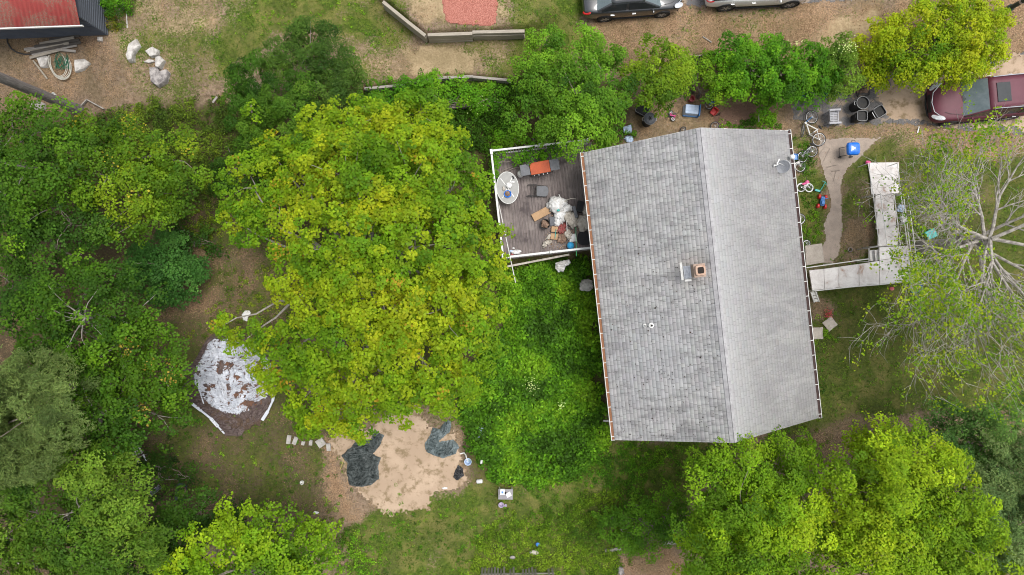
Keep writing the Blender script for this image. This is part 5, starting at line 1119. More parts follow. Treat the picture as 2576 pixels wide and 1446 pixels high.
for s_ in (-1, 1): m = MB(); m.box((s_*.68, .015, .80), (.42, .50, .03)); m.build('side_shelf', M['charcoal_metal'], t, bevel=.006)
for x_ in (-.42, .42):
    for y_ in (-.2, .2): m = MB(); m.box((x_, y_, .36), (.04, .04, .70)); m.build('leg', M['black_metal'], t)
for x_ in (-.3, -.1, .1, .3): m = MB(); m.lathe([(.025, 0), (.025, .04), (0, .04)], 12, (x_, -.29, .76), mat=Matrix.Rotation(math.pi/2, 3, 'X')); m.build('knob', M['steel'], t)
m = MB(); m.box((0, 0, .12), (.84, .42, .02)); m.build('lower_shelf', M['black_metal'], t)
m = MB(); m.lathe([(.12, 0), (.15, .04), (.15, .3), (.10, .38), (.03, .4), (.03, .46), (0, .46)], 20); mesh_thing(m, 'gas_tank', M['white_paint'], 'white gas tank on the deck at the left end of the griddle', 'gas tank', Dk(1309, 439), smooth=True)
c = Dk(1350, 481); t = thing('folding_chair', 'black chair lying on its back on the deck below the griddle', 'chair', c, R(-2))
m = MB(); m.prism([(.0, -.23), (.42, -.25), (.52, -.17), (.55, 0), (.52, .17), (.42, .25), (0, .23)], .10, .13); m.build('backrest', M['charcoal_metal'], t, bevel=.01)
m = MB(); m.box((-.02, 0, .27), (.03, .46, .34)); m.build('seat', M['black_metal'], t, bevel=.01)
for s_ in (-1, 1): m = MB(); m.tube([(.5, s_*.25, .09), (0, s_*.26, .09), (-.46, s_*.25, .08)], .014, 6); m.tube([(-.02, s_*.25, .44), (-.42, s_*.25, .36)], .014, 6); m.build('leg', M['black_metal'], t, True)
m = MB(); m.tube([(-.25, -.25, .085), (-.25, .25, .085)], .01, 6); m.tube([(-.15, -.25, .40), (-.15, .25, .40)], .01, 6); m.build('crossbar', M['black_metal'], t)
# rubbish heap, piece by piece
def box_item(label, u, v, d, rz, mat, dz=0.0, name='cardboard_box', cat='cardboard', rot=None):
    m = MB(); m.box((0, 0, d[2]/2), d); return mesh_thing(m, name, M[mat], label, cat, Dk(u, v, dz), rz, bevel=.006, rot=rot)
box_item('long flattened cardboard box at the left edge of the rubbish heap', 1361, 538, (.86, .36, .12), R(28), 'cardboard')
bag('garbage_bag', 'garbage_white', 'large white garbage bag on top of the rubbish heap', 'garbage bag', Dk(1402, 515), .40, (1, .8, .75), 21); bag('garbage_bag', 'garbage_white', 'white garbage bag slumped right of the largest one', 'garbage bag', Dk(1425, 525), .26, (1.1, .8, .7), 22)
bag('garbage_bag', 'garbage_white', 'white garbage bag spilling below the largest one', 'garbage bag', Dk(1408, 545), .34, (.8, 1.0, .6), 23); bag('garbage_bag', 'garbage_white', 'small white garbage bag above the upper cardboard piece', 'garbage bag', Dk(1404, 562), .17, (1, .8, .6), 24)
bag('garbage_bag', 'garbage_cream', 'cream coloured stuffed sack in the middle right of the rubbish heap', 'garbage bag', Dk(1436, 553), .33, (.85, 1.1, .7), 25); bag('garbage_bag', 'garbage_cream', 'cream patterned sack against the house wall', 'garbage bag', Dk(1468, 557), .33, (.9, 1.2, .7), 26)
bag('garbage_bag', 'garbage_cream', 'pale cloth bundle tucked under the gutter', 'garbage bag', Dk(1471, 528), .22, (.6, 1.2, .8), 27)
t = thing('waste_basket', 'round dark basket stuffed with brown paper left of the heap', 'basket', Dk(1370.5, 565)); m = MB(); m.lathe([(.17, 0), (.22, .3), (.235, .3), (.235, .33), (.21, .33), (.16, .03), (0, .03)], 22); m.build('shell', M['black_plastic'], t, True); bag('contents', 'garbage_brown', None, None, (0, 0, .2), .19, (1, 1, .6), 28, parent=t, rough=.6)
box_item('dark grey board leaning in the heap beside the round basket', 1390, 556, (.27, .40, .04), R(8), 'charcoal_metal', .1, 'board', 'board', (.2, .1, .15))
box_item('upper small cardboard piece in the rubbish heap', 1395, 577, (.30, .26, .10), R(-5), 'cardboard', .03); box_item('lower small cardboard piece in the rubbish heap', 1394, 595, (.32, .28, .06), R(-8), 'cardboard', .05)
bag('rubbish', 'garbage_red', 'dark red crumpled rubbish in the centre of the heap', 'rubbish', Dk(1415, 572), .24, (.9, 1.1, .5), 29, rough=.8); bag('rubbish', 'garbage_brown', 'brown crumpled rubbish near the lower edge of the heap', 'rubbish', Dk(1416, 592), .22, (1.1, 1, .4), 30, rough=.8)
bag('rubbish', 'garbage_cream', 'crumpled cream paper just above the blue ball', 'paper', Dk(1430, 590), .17, (.7, 1.2, .6), 31, rough=.7); box_item('flat white paper sheet beside the green pole', 1441, 598, (.34, .36, .05), R(5), 'garbage_white', .03, 'paper_sheet', 'paper')
bag('rubbish', 'garbage_cream', 'torn cream wrapper at the lower left end of the heap', 'wrapper', Dk(1375, 613), .22, (1.25, .55, .35), 32, rz=R(35), rough=.7); bag('rubbish', 'garbage_cream', 'small torn wrapper left of the lower cardboard piece', 'wrapper', Dk(1380, 596), .12, (1.2, .6, .4), 33, rz=R(40), rough=.7)
box_item('black crate against the house wall at the top of the heap', 1458, 521, (.28, .50, .35), R(-12), 'black_plastic', 0, 'crate', 'crate'); box_item('slanted grey metal sheet between the white bags and the black crate', 1447, 533, (.14, .55, .05), R(15), 'charcoal_metal', .3, 'metal_sheet', 'metal sheet')
m = MB(); m.lathe([(0, .0), (.30, .0), (.32, .05), (.30, .10), (0, .12)], 24, sq=3); mesh_thing(m, 'floor_mat', M['black_plastic'], 'round black pad on the deck at the house wall corner', 'pad', Dk(1470, 599), smooth=True)
m = MB(); m.lathe([(0, -.17), (.065, -.155), (.12, -.12), (.155, -.065), (.17, 0), (.155, .065), (.12, .12), (.065, .155), (0, .17)], 24, (0, 0, .17)); mesh_thing(m, 'ball', simple('ball_blue', (.03, .30, .62), (.05, .4, .7), .4, 4), 'light blue ball at the lower deck rail', 'ball', Dk(1434.5, 618), smooth='all')
g = random.Random(9); names = 0
bag('rubbish', 'teal_plastic', 'small teal scrap on top of the largest white bag', 'rubbish', Dk(1404, 529, .42), .07, (1, .8, .4), 35)
def dstick(label, a, b, r, mat, za, zb, **k): return stick(label, a, b, r, mat, DK+za, DK+zb, absz=True, **k)
dstick('white stick poking out of the top of the rubbish heap', (1406, 489), (1412, 502), .02, 'garbage_white', .4, .4); dstick('thin blue handle lying over the lower cardboard', (1399, 576), (1396, 600), .014, 'teal_plastic', .18, .14)
dstick('long thin bright green pole leaning over the lower deck rail', (1448.5, 577), (1450, 642), .012, simple('green_pole', (.08, .5, .2), None, .4).name, .3, .98) if False else None
S('green_pole', (.08, .5, .2), (.1, .42, .2), .4)
dstick('thin bright green pole leaning over the lower deck rail', (1448.5, 572), (1450, 644), .014, 'green_pole', .05, .98); dstick('white stick standing in the heap left of the cream sack', (1425, 556), (1427, 580), .016, 'garbage_white', .35, .25)
m = MB(); c = Dk(1420, 508, .38); m.tube([P3(u, v, DK+.38)-c for u, v in ((1419, 508), (1427, 502), (1437, 499), (1449, 500))], .018, 6); mesh_thing(m, 'plastic_pipe', M['garbage_cream'], 'curved white pipe reaching right from the top of the heap', 'pipe', c, smooth=True)
dstick('long white pool pole resting across the lower left corner of the deck rails', (1250, 491), (1297, 711), .022, 'white_paint', .10, 1.18, name='pool_pole', cat='pole')
stick('long beige board lying against the outside of the lower deck edge', (1261, 673), (1432, 640), .03, 'garbage_cream', .95, 1.1, 'board', 'board', flat=(.09, .03), absz=True)
for i, (u, v, r_, mt_, lb) in enumerate(((1300, 634, .17, 'garbage_white', 'white plastic scrap in the lower left deck corner'), (1286, 632, .10, 'pale_blue_plastic', 'pale blue cup in the lower left deck corner'), (1289, 639, .06, 'faded_red_plastic', 'small pink cup by the lower left rail post'), (1292, 624, .05, 'garbage_white', 'tiny white cup on the deck above the corner scraps'))):
    bag('rubbish', mt_, lb, 'rubbish', Dk(u, v), r_, (1.2, .6, .5), 40+i)
crumple('plastic_sheet', [(1396, 660), (1410, 655), (1432, 652), (1440, 660), (1424, 672), (1418, 684), (1404, 684), (1396, 676)], 'garbage_white', 'crumpled white sheet in the weeds below the deck', 'plastic sheet', .6, .25, 4, 51, pz=.7)
rock('pale flat stone in the weeds near the house wall', 1473, 718, .32, (1, .7, .25), 6, 'paver', dz=.5)

nn_ = 900; cu = rng.normal(0, 1, (nn_, 2))*np.array([.55, .75]); c = Dk(1418, 585)
dl = np.stack([cu[:, 0], cu[:, 1], rng.uniform(.01, .05, nn_)], 1); kp = (np.abs(dl[:, 0]) < .95) & (np.abs(dl[:, 1]+.0) < .9) & (dl[:, 1] > -.75); dl = dl[kp]
o = leaves('deck_litter', dl, unit(np.concatenate([rng.normal(0, .4, (len(dl), 2)), np.ones((len(dl), 1))], 1)), rng.uniform(.025, .07, len(dl)), pick([(.12, .06, .035), (.30, .17, .09), (.5, .42, .33)], rng.random(len(dl)), len(dl)), DRY, aspect=.6); o.location = c; tag(o, 'brown scraps and dry leaves strewn on the deck around the rubbish heap', 'litter', kind='stuff')
# ------------------------------------------------------------------ yard: collapsed pool, tarps, rubbish
c = G(575, 970); S('pool_dirt', (.17, .085, .05), (.09, .05, .035), .9, 8); S('liner', (.62, .65, .72), (.52, .55, .62), .5, 3); pt = thing('collapsed_pool', 'collapsed above ground pool with white crumpled liner and dark brown walls beside the maple', 'pool', (c.x, c.y, 0))
def under(o): o.location = Vector(o.location)-Vector((c.x, c.y, 0)); o.parent = pt; return o
under(crumple('wall', [(545, 836), (522, 850), (490, 905), (456, 930), (478, 945), (454, 976), (475, 1004), (500, 1030), (566, 1095), (610, 1098), (618, 1076), (634, 1072), (660, 1058), (684, 1010), (690, 985), (720, 930), (660, 860), (600, 840)], 'pool_wall', None, None, .02, .20, 1.3, 61, cell=.03, wob=.03))
under(crumple('liner', [(540, 850), (524, 862), (505, 905), (487, 940), (500, 985), (535, 1025), (570, 1040), (605, 1043), (640, 1020), (668, 1002), (684, 985), (700, 930), (650, 870), (590, 850)], 'liner', None, None, .08, .30, 1.6, 63, cell=.018, wob=.10, fold=1.25, ang0=.9, hole=2.6))
under(crumple('dirt', [(540, 900), (530, 920), (520, 960), (520, 1010), (580, 1030), (640, 1020), (668, 1000), (690, 940), (650, 880), (590, 860)], 'pool_dirt', None, None, .12, .06, 5, 67, cell=.03, hole=1.4, wob=.3))
under(crumple('leaf_pile', [(470, 940), (500, 930), (520, 1000), (590, 1050), (650, 1050), (680, 1010), (660, 1070), (600, 1085), (540, 1050), (480, 1000)], 'soil', None, None, .06, .1, 5, 66, cell=.04, wob=.2))
for pts in ([(484, 1016), (505, 1032), (530, 1052), (548, 1072), (564, 1090)], [(690, 986), (686, 1008), (674, 1034), (660, 1056)], [(494, 965), (503, 985), (512, 1014)], [(520, 905), (507, 950)]):
    m = MB(); q = [G(u, v, .19)-Vector((c.x, c.y, 0)) for u, v in pts]
    for k in range(len(q)-1): m.bar(q[k], q[k+1]+(q[k+1]-q[k])*.04, (.13, .09, .15, .07, .1)[k] if len(q) > 3 else .05, .03)
    m.build('edge_strip', M['liner'], pt)
Z2 = lambda pts: [(859+x/3, 964+y/3) for x, y in pts]
crumple('tarp', Z2([(0, 545), (45, 500), (130, 420), (220, 418), (262, 350), (325, 390), (292, 470), (240, 530), (300, 560), (280, 620), (285, 720), (240, 760), (150, 785), (60, 770), (38, 680), (48, 600)]), 'dark_tarp', 'long dark green grey tarp crumpled at the left side of the sand patch', 'tarp', .03, .30, 1.9, 71, cell=.018, fold=1.6, ang0=1.3)
crumple('tarp', Z2([(660, 400), (690, 330), (740, 335), (790, 268), (830, 290), (820, 360), (780, 400), (740, 435), (850, 425), (900, 480), (860, 530), (770, 565), (700, 545), (640, 520), (628, 450)]), 'grey_tarp', 'curved blue grey tarp crumpled at the right side of the sand patch', 'tarp', .03, .32, 1.6, 73, cell=.018, fold=1.6, ang0=.6)
crumple('garbage_bag', Z2([(838, 705), (858, 655), (880, 608), (922, 635), (930, 700), (905, 715), (870, 738)]), 'black_bag', 'small shiny black plastic bag on the sand below the curved tarp', 'garbage bag', .03, .2, 6, 75, cell=.02)
t = thing('bucket', 'white bucket with a looped white hose beside the curved tarp', 'bucket', G(1178, 1158)); m = MB(); m.lathe([(.12, 0), (.16, .28), (.175, .29), (.15, .28), (.11, .03), (0, .03)], 22); m.build('shell', M['pale_blue_plastic'], t, True)
m = MB(); m.tube([(-.03, .0, .12), (-.06, .15, .3), (-.1, .3, .2), (-.2, .38, .05), (-.4, .33, .03)], .03, 7); m.build('hose', M['white_plastic'], t, True)
m = MB(); m.lathe([(.0, 0), (.09, 0), (.1, .02), (.1, .24), (.07, .27), (0, .27)], 18, mat=Matrix.Rotation(R(75), 3, 'Y')); mesh_thing(m, 'plastic_jug', M['white_plastic'], 'white jug lying at the edge of the sand patch', 'jug', G(1200, 1211, .1), .15, smooth=True)
m = MB(); m.lathe([(.07, 0), (.09, .14), (.1, .14), (.07, .02), (0, .02)], 16); mesh_thing(m, 'cup', M['white_plastic'], 'white cup alone on the brown lawn', 'cup', G(761.7, 1212), smooth=True)
m = MB(); m.box((0, 0, .02), (.42, .58, .04), (0, 0, 0)); mesh_thing(m, 'board', M['cardboard' if False else 'cushion_cloth'], 'pale warped board in the weeds above the side table', 'board', G(1259, 1196, .05), R(-8), bevel=.01)
stick('broken pale slat leaning beside the warped board', (1230, 1198), (1242, 1189), .02, 'garbage_white', .1, .1, 'slat', 'board', flat=(.06, .02))
c = P3(1272, 1243, .42); c.z = gz(c.x, c.y); t = thing('side_table', 'low grey side table on the lawn with a white box on top', 'table', c, R(-1)); m = MB(); m.box((0, 0, .42), (.70, .50, .04)); m.build('top', M['table_top'], t, bevel=.008)
for x_ in (-.3, .3):
    for y_ in (-.2, .2): m = MB(); m.box((x_, y_, .2), (.05, .05, .4)); m.build('leg', M['white_plastic'], t)
T2 = lambda u, v: P3(u, v, c.z+.445)
m = MB(); m.box((0, 0, .06), (.22, .28, .12)); o = mesh_thing(m, 'box', M['white_plastic'], 'white box with a blue patch on the grey side table', 'box', T2(1264, 1236), R(-3), bevel=.02); MB().box((0, -.01, .122), (.09, .1, .006)).build('patch', M['blue_plastic'], o)
m = MB(); m.box((0, 0, .012), (.24, .22, .02)); mesh_thing(m, 'paper_plate', M['garbage_white'], 'square white paper on the grey side table', 'paper', T2(1279.5, 1244), R(28), bevel=.004)
m = MB(); m.lathe([(.04, 0), (.04, .12), (.03, .12), (.03, .02), (0, .02)], 12); mesh_thing(m, 'mug', M['black_plastic'], 'small dark mug between the box and paper', 'mug', T2(1272, 1239), smooth=True)
m = MB(); m.lathe([(.09, 0), (.13, .2), (.14, .2), (.13, .22), (.1, .2), (.08, .04), (0, .04)], 18); mesh_thing(m, 'flower_pot', M['lilac_plastic'], 'lilac pot standing just below the side table', 'pot', G(1261, 1267), smooth=True)
m = MB(); m.lathe([(.05, 0), (.07, .1), (.06, .1), (.04, .02), (0, .02)], 14); mesh_thing(m, 'flower_pot', M['lilac_plastic'], 'tiny lilac cup right of the lilac pot', 'pot', G(1272, 1270), smooth=True)
crumple('plastic_wrapper', Z2([(1010, 330), (1040, 318), (1075, 335), (1085, 380), (1065, 430), (1035, 425), (1030, 380)]), 'teal_plastic' if False else 'pale_blue_plastic', 'crumpled turquoise and blue wrapper at the edge of the weeds', 'wrapper', .12, .15, 6, 81, cell=.02)
bag('plastic_wrapper', 'garbage_white', 'small white wrapper between the bucket and weeds', 'wrapper', G(1211, 1161, .1), .1, (.6, 1.2, .5), 82)
for i, (u, v, a, b, rz, lb) in enumerate(((727, 1105, .20, .42, -8, 'leftmost narrow paving stone below the maple'), (743, 1108, .20, .38, -22, 'narrow paving stone second from the left below the maple'), (763, 1114, .16, .2, -15, 'small half buried paving stone third from the left'), (782, 1113, .16, .26, -5, 'small dull paving stone in the middle of the row'), (807, 1113, .38, .40, 35, 'widest paving stone near the sand patch'), (827, 1124, .20, .36, 5, 'paving stone touching the left edge of the sand'))):
    m = MB(); m.box((0, 0, .03), (a, b, .08)); mesh_thing(m, 'paving_stone', M['paver'], lb, 'paving stone', G(u, v), R(rz), 'paving stones below the maple', bevel=.01)
crumple('foam_sheet', [(608, 790), (618, 778), (630, 782), (634, 792), (626, 796), (622, 808), (612, 804)], 'garbage_white', 'torn white foam sheet on the lawn under the maple edge', 'foam', .05, .1, 4, 85, cell=.025)
def lounger(label, u, v, rz, short=False):
    t = thing('deck_chair', label, 'chair', G(u, v), rz); L = .8 if not short else .35
    m = MB()
    for k in range(4 if not short else 2): m.box((-.18+k*(.12 if not short else .36), 0, .3), (.07, L, .02), (.1*(k % 2-.5), 0, .03*(k-1.5)))
    m.build('slats', M['rock_pale' if not short else 'garbage_white'], t)
    m = MB()
    for y_ in (-L/2+.04, L/2-.04): m.box((0, y_, .27), (.48, .04, .03))
    m.build('frame', M['wood_grey'], t)
    for x_ in (-.2, .2):
        for y_ in (-L/2+.06, L/2-.06): m = MB(); m.box((x_, y_, .13), (.03, .03, .26)); m.build('leg', M['wood_grey'], t)
lounger('weathered grey slatted lounger in shade at the left edge of the yard', 348, 1121, R(22)); lounger('broken white chair frame just below the slatted lounger', 364, 1151, R(25), True)
t = thing('wheelbarrow', 'dark tipped barrow with brown leaves in the shade of the left trees', 'wheelbarrow', G(463, 1234), R(80)); m = MB(); m.lathe([(.2, .1), (.32, .32), (.34, .32), (.3, .3), (.18, .14), (0, .14)], 20, sq=4, mat=Matrix.Diagonal((1.3, .8, 1))); m.build('tray', M['green_metal'], t, True); bag('leaves_inside', 'garbage_brown', None, None, (0, 0, .14), .22, (1.3, .8, .4), 88, parent=t, rough=.5)
for s_ in (-1, 1): m = MB(); m.tube([(-.3, s_*.14, .1), (.35, s_*.2, .22), (.9, s_*.3, .3)], .016, 6); m.build('handle', M['black_metal'], t, True)
MB().ring((-.45, 0, .15), .13, .03, 20, 6, Matrix.Rotation(math.pi/2, 3, 'X')).build('wheel', M['rubber'], t, True)
t = thing('lawn_chair', 'folded grey lawn chair lying in leaf litter left of the dark barrow', 'chair', G(393, 1232), R(38)); m = MB(); m.box((0, 0, .1), (.5, .16, .03)); m.build('seat', M['charcoal_metal'], t); m = MB(); m.tube([(-.3, -.1, .06), (.3, -.1, .06), (.3, .1, .1), (-.3, .1, .1)], .014, 6, closed=True); m.build('frame', M['steel'], t, True)
stick('short yellow stake lying in the grass at the bottom left', (826, 1395), (856, 1392), .02, 'yellow_wood', .3, .3); bag('plastic_scrap', 'garbage_white', 'white scrap beside the yellow stake', 'rubbish', G(812, 1387, .1), .14, (1.2, .5, .4), 90)
bag('plastic_scrap', 'garbage_white', 'small pale stone at the tip of the bright bottom tree', 'rubbish', G(796, 1289), .1, (1.2, .6, .4), 91)
for u, v in ((858, 1160),): stick('thin orange stake at the left end of the long tarp', (856, 1180), (866, 1152), .012, 'yellow_wood', .1, .1)
bag('plastic_scrap', 'garbage_cream', 'grey white rag in the weeds low on the bottom lawn', 'rubbish', G(1344, 1389, .1), .15, (1.3, .6, .4), 92); bag('plastic_scrap', 'blue_plastic', 'little pale blue scrap above the grey white rag', 'rubbish', G(1352, 1369, .1), .09, (1, 1, .4), 93)
bag('plastic_scrap', 'rock_grey', 'dull grey scrap near the bottom picket fence', 'rubbish', G(1289, 1401, .1), .10, (1.2, .8, .4), 94)
rock('grey rock on brown litter at the bottom edge', 1562, 1433, .2, (.8, 1, .6), 7, 'rock_grey')
stick('grey landscape timber at the lower edge of the lawn', (1522, 1385), (1562, 1379), .05, 'wood_grey', .06, .06, 'timber', 'timber', flat=(.14, .12))
stick('dark timber edging under the lower right trees', (1668, 1366), (1716, 1362), .05, 'wood_grey', .1, .1, 'timber', 'timber', flat=(.16, .16))
bag('plastic_scrap', 'garbage_white', 'small flat white scrap on the lower edge of the sand patch', 'rubbish', G(1119, 1228), .1, (1.3, .5, .2), 95)
# ------------------------------------------------------------------ top left yard
Z0 = lambda x, y: (x/3, y/3)
def flatrock(label, pts, seed, h_=.16, mat='rock_pale'):
    return crumple('rock', [Z0(*p) for p in pts], mat, label, 'rock', h_, .12, 1.8, seed, cell=.03, wob=.02)
def slabrock(label, pts, seed, h_=.2, mat='rock_pale', name='rock', cat='rock'):
    p = [G(*Z0(*q)) for q in pts]; c = sum(p, Vector())/len(p); m = MB(); g = random.Random(seed)
    rings = [(1.04, -.1), (1.0, h_*.5), (.9, h_*.92), (.5, h_*1.05)]; n = len(p)*3; vs = []
    for k, z in rings:
        for i in range(n):
            a, b = p[i//3], p[(i//3+1) % len(p)]; q = a.lerp(b, (i % 3)/3)-c; vs.append((q.x*k+g.uniform(-.015, .015), q.y*k+g.uniform(-.015, .015), z+g.uniform(-.02, .02)))
    vs.append((0, 0, h_)); fs = [(r_*n+i, r_*n+(i+1) % n, (r_+1)*n+(i+1) % n, (r_+1)*n+i) for r_ in range(3) for i in range(n)]+[(3*n+i, 3*n+(i+1) % n, 4*n) for i in range(n)]
    a_ = sum(p[i].x*p[(i+1) % len(p)].y-p[(i+1) % len(p)].x*p[i].y for i in range(len(p)))
    if a_ < sum(0 for _ in p)+0 and False: pass
    m.add(vs, fs); o = m.build(name, M[mat], None, True, ang=40); bm = bmesh.new(); bm.from_mesh(o.data); bmesh.ops.recalc_face_normals(bm, faces=bm.faces); bm.to_mesh(o.data); bm.free()
    o.location = c; return tag(o, label, cat)
slabrock('tall white boulder, leftmost on the upper lawn', [(985, 330), (1040, 300), (1068, 355), (1025, 410), (1022, 470), (990, 475), (970, 430)], 1, .3)
slabrock('white boulder at the top of the group above the stump', [(1110, 395), (1160, 358), (1210, 385), (1205, 425), (1150, 440)], 2, .25); slabrock('small flat white stone left of the lowest boulder', [(1090, 470), (1130, 445), (1180, 465), (1130, 480)], 3, .1)
slabrock('white boulder touching the tree stump', [(1185, 430), (1215, 425), (1252, 465), (1225, 525), (1190, 515)], 4, .25)
slabrock('wide weathered tree stump with a pale rim on the upper lawn', [(1130, 510), (1195, 505), (1215, 545), (1260, 525), (1290, 560), (1265, 630), (1210, 665), (1155, 625), (1140, 570)], 5, .22, 'rock_grey', 'tree_stump', 'tree stump')
slabrock('pale rock right of the hose coil', [(560, 450), (640, 440), (690, 480), (640, 530), (580, 550)], 6, .12); slabrock('pale flat rock behind the hose coil', [(280, 440), (340, 410), (375, 430), (365, 510), (320, 510)], 7, .12)
slabrock('small stone at the shed corner', [(740, 280), (775, 278), (778, 312), (745, 312)], 8, .1); slabrock('weathered grey stump slab at the foot of the big pine trunk', [(220, 775), (290, 760), (345, 780), (350, 830), (250, 840)], 9, .12, 'wood_grey', 'log_slab', 'log')
t = thing('garden_hose', 'oval coil of cream coloured hose on the dirt below the shed', 'hose', G(153, 163)); m = MB()
for k in range(6): m.ring((.02*k*math.sin(k), .01*k, .03+.018*k), 1, .014, 44, 6, Matrix.Rotation(R(18), 3, 'Z') @ Matrix.Diagonal((.50-.02*k, .74-.02*k, 1)))
m.build('loops', M['hose_cream'], t, True)
t = thing('garden_hose', 'tangled dark green hose inside the cream hose coil', 'hose', G(153, 158)); m = MB(); g = random.Random(2)
m.tube([(.32*math.sin(k*.9)+g.uniform(-.06, .06)+.1, .42*math.cos(k*1.13)+g.uniform(-.06, .06)+.1, .03+.03*(k % 4)) for k in range(70)], .012, 5); m.build('loops', M['hose_green'], t, True)
t = thing('rubber_hose', 'black rubber pipe curving out from under the shed roof', 'hose', G(20, 90)); c = t.location; m = MB(); m.tube([G(u, v, .04)-c for u, v in ((17, 86), (19, 108), (28, 122), (42, 131), (60, 136), (78, 136), (92, 132))], .035, 7); m.build('pipe', M['rubber'], t, True)
g = random.Random(6); lbs = ['topmost dark plank of the lumber pile', 'long dark plank near the top of the lumber pile', 'thin brown plank under the topmost planks', 'thick brown plank in the middle of the lumber pile', 'pale grey beam end at the left of the lumber pile', 'dark plank crossing the middle of the pile', 'long grey plank at the bottom of the lumber pile', 'lowest brown plank reaching left to the hose coil', 'short light plank across the top of the hose coil']
for i, (a, b, mt_) in enumerate((((370, 300), (600, 268), 'wood_dark'), ((300, 330), (560, 282), 'wood_old'), ((260, 350), (600, 300), 'wood_dark'), ((200, 385), (520, 325), 'wood_old'), ((183, 372), (350, 350), 'wood_grey'), ((230, 395), (610, 318), 'wood_dark'), ((240, 410), (580, 340), 'wood_grey'), ((225, 435), (470, 370), 'wood_old'), ((430, 372), (572, 386), 'wood_grey'))):
    stick(lbs[i], Z0(*a), Z0(*b), .04, mt_, .10+.03*(i % 3), .12+.03*(i % 2), 'plank', 'plank', flat=(.12, .04), group='planks stacked below the shed')
stick('round wooden stake lying left of the hose coil', Z0(250, 455), Z0(358, 595), .04, 'wood_old', .05, .05, 'stake', 'stake')
m = MB(); m.lathe([(.08, 0), (.1, .16), (.11, .16), (.08, .03), (0, .03)], 16); mesh_thing(m, 'cup', M['white_plastic'], 'white container beside the big pine trunk', 'cup', G(139, 240), smooth=True)
t = thing('garden_edging', 'weathered wooden corner frame by the pine trunk', 'wooden frame', G(222, 252)); c = t.location
for a, b in (((205, 266), (219, 251)), ((220, 251), (262, 274))): m = MB(); m.bar(G(*a, .12)-c, G(*b, .12)-c, .05, .14); m.build('board', M['wood_grey'], t, bevel=.008)
crumple('bag', [(34, 88), (55, 84), (62, 92), (45, 97)], 'pale_blue_plastic', 'pale plastic bag under the shed eave', 'bag', .1, .15, 5, 96, cell=.03)
crumple('tarp', [(1232, -8), (1244, -4), (1250, 14), (1242, 12)], 'blue_enamel', 'corner of a bright blue tarp at the edge of the mulch bed', 'tarp', .02, .1, 4, 97, cell=.03, pz=1.3)

# ------------------------------------------------------------------ trees and shrubs
MAPLE = [(.06, .125, .012), (.11, .19, .014), (.17, .24, .016), (.25, .28, .018), (.33, .315, .022)]
MID = [(.025, .06, .012), (.05, .105, .014), (.085, .155, .018), (.13, .21, .022)]
DARK = [(.018, .042, .012), (.03, .068, .015), (.052, .105, .02), (.08, .145, .03)]
LIME = [(.07, .13, .012), (.14, .225, .016), (.23, .31, .02), (.33, .38, .03)]
SAGE = [(.07, .11, .08), (.12, .165, .12), (.18, .22, .17), (.24, .28, .22)]
PINE = [(.075, .10, .07), (.11, .14, .09), (.15, .18, .12), (.19, .225, .15)]
GOLD = [(.09, .17, .012), (.22, .27, .015), (.34, .34, .02), (.44, .40, .03)]
def lobes(pts, z, r, rz=.62): return [(u, v, z if len(q) < 1 else q[0], r if len(q) < 2 else q[1], (r if len(q) < 2 else q[1])*rz) for u, v, *q in pts]
tree('maple_tree', 'large spreading maple with yellow green leaves in the centre of the yard', 'tree', (950, 690),
 lobes([(900, 330, 5.0, 1.6), (800, 340, 4.6, 1.3), (1010, 330, 5.0, 1.7), (1110, 400, 5.0, 1.6), (1060, 300, 4.5, 1.2), (760, 430, 5.2, 1.6), (880, 450, 7.0, 2.0), (1020, 460, 7.2, 2.0), (1130, 480, 6.0, 1.6), (1185, 545, 4.5, .9),
  (640, 470, 4.8, 1.4), (600, 560, 4.4, 1.0), (690, 560, 5.6, 1.3), (900, 590, 8.2, 2.2), (1040, 620, 8.2, 2.2), (1150, 620, 6.2, 1.8), (1210, 740, 5.0, 1.3), (740, 690, 6.0, 1.1), (830, 730, 7.4, 1.7), (960, 750, 8.2, 2.2), (1110, 770, 7.4, 2.0),
  (800, 860, 6.0, 1.6), (920, 890, 7.0, 2.0), (1060, 900, 6.6, 1.9), (1180, 880, 5.0, 1.3), (710, 900, 4.6, 1.3), (625, 850, 3.8, .9), (668, 945, 3.6, .7), (785, 980, 4.6, 1.4), (880, 1010, 5.0, 1.5), (1000, 990, 5.0, 1.4), (1120, 980, 4.4, 1.1), (775, 1040, 3.6, .9), (850, 1035, 3.6, .9), (560, 820, 3.2, .5), (930, 260, 4.2, .9), (690, 390, 4.0, 1.0), (1240, 655, 3.6, .5)], 5, 1.5),
 MAPLE, .24, bark='bark_pale', twigs=90, leaf=.115, clump=.30, dens=3.0, kd=280, flat=.75, spark=(.008, (.34, .20, .04)), seed=301)
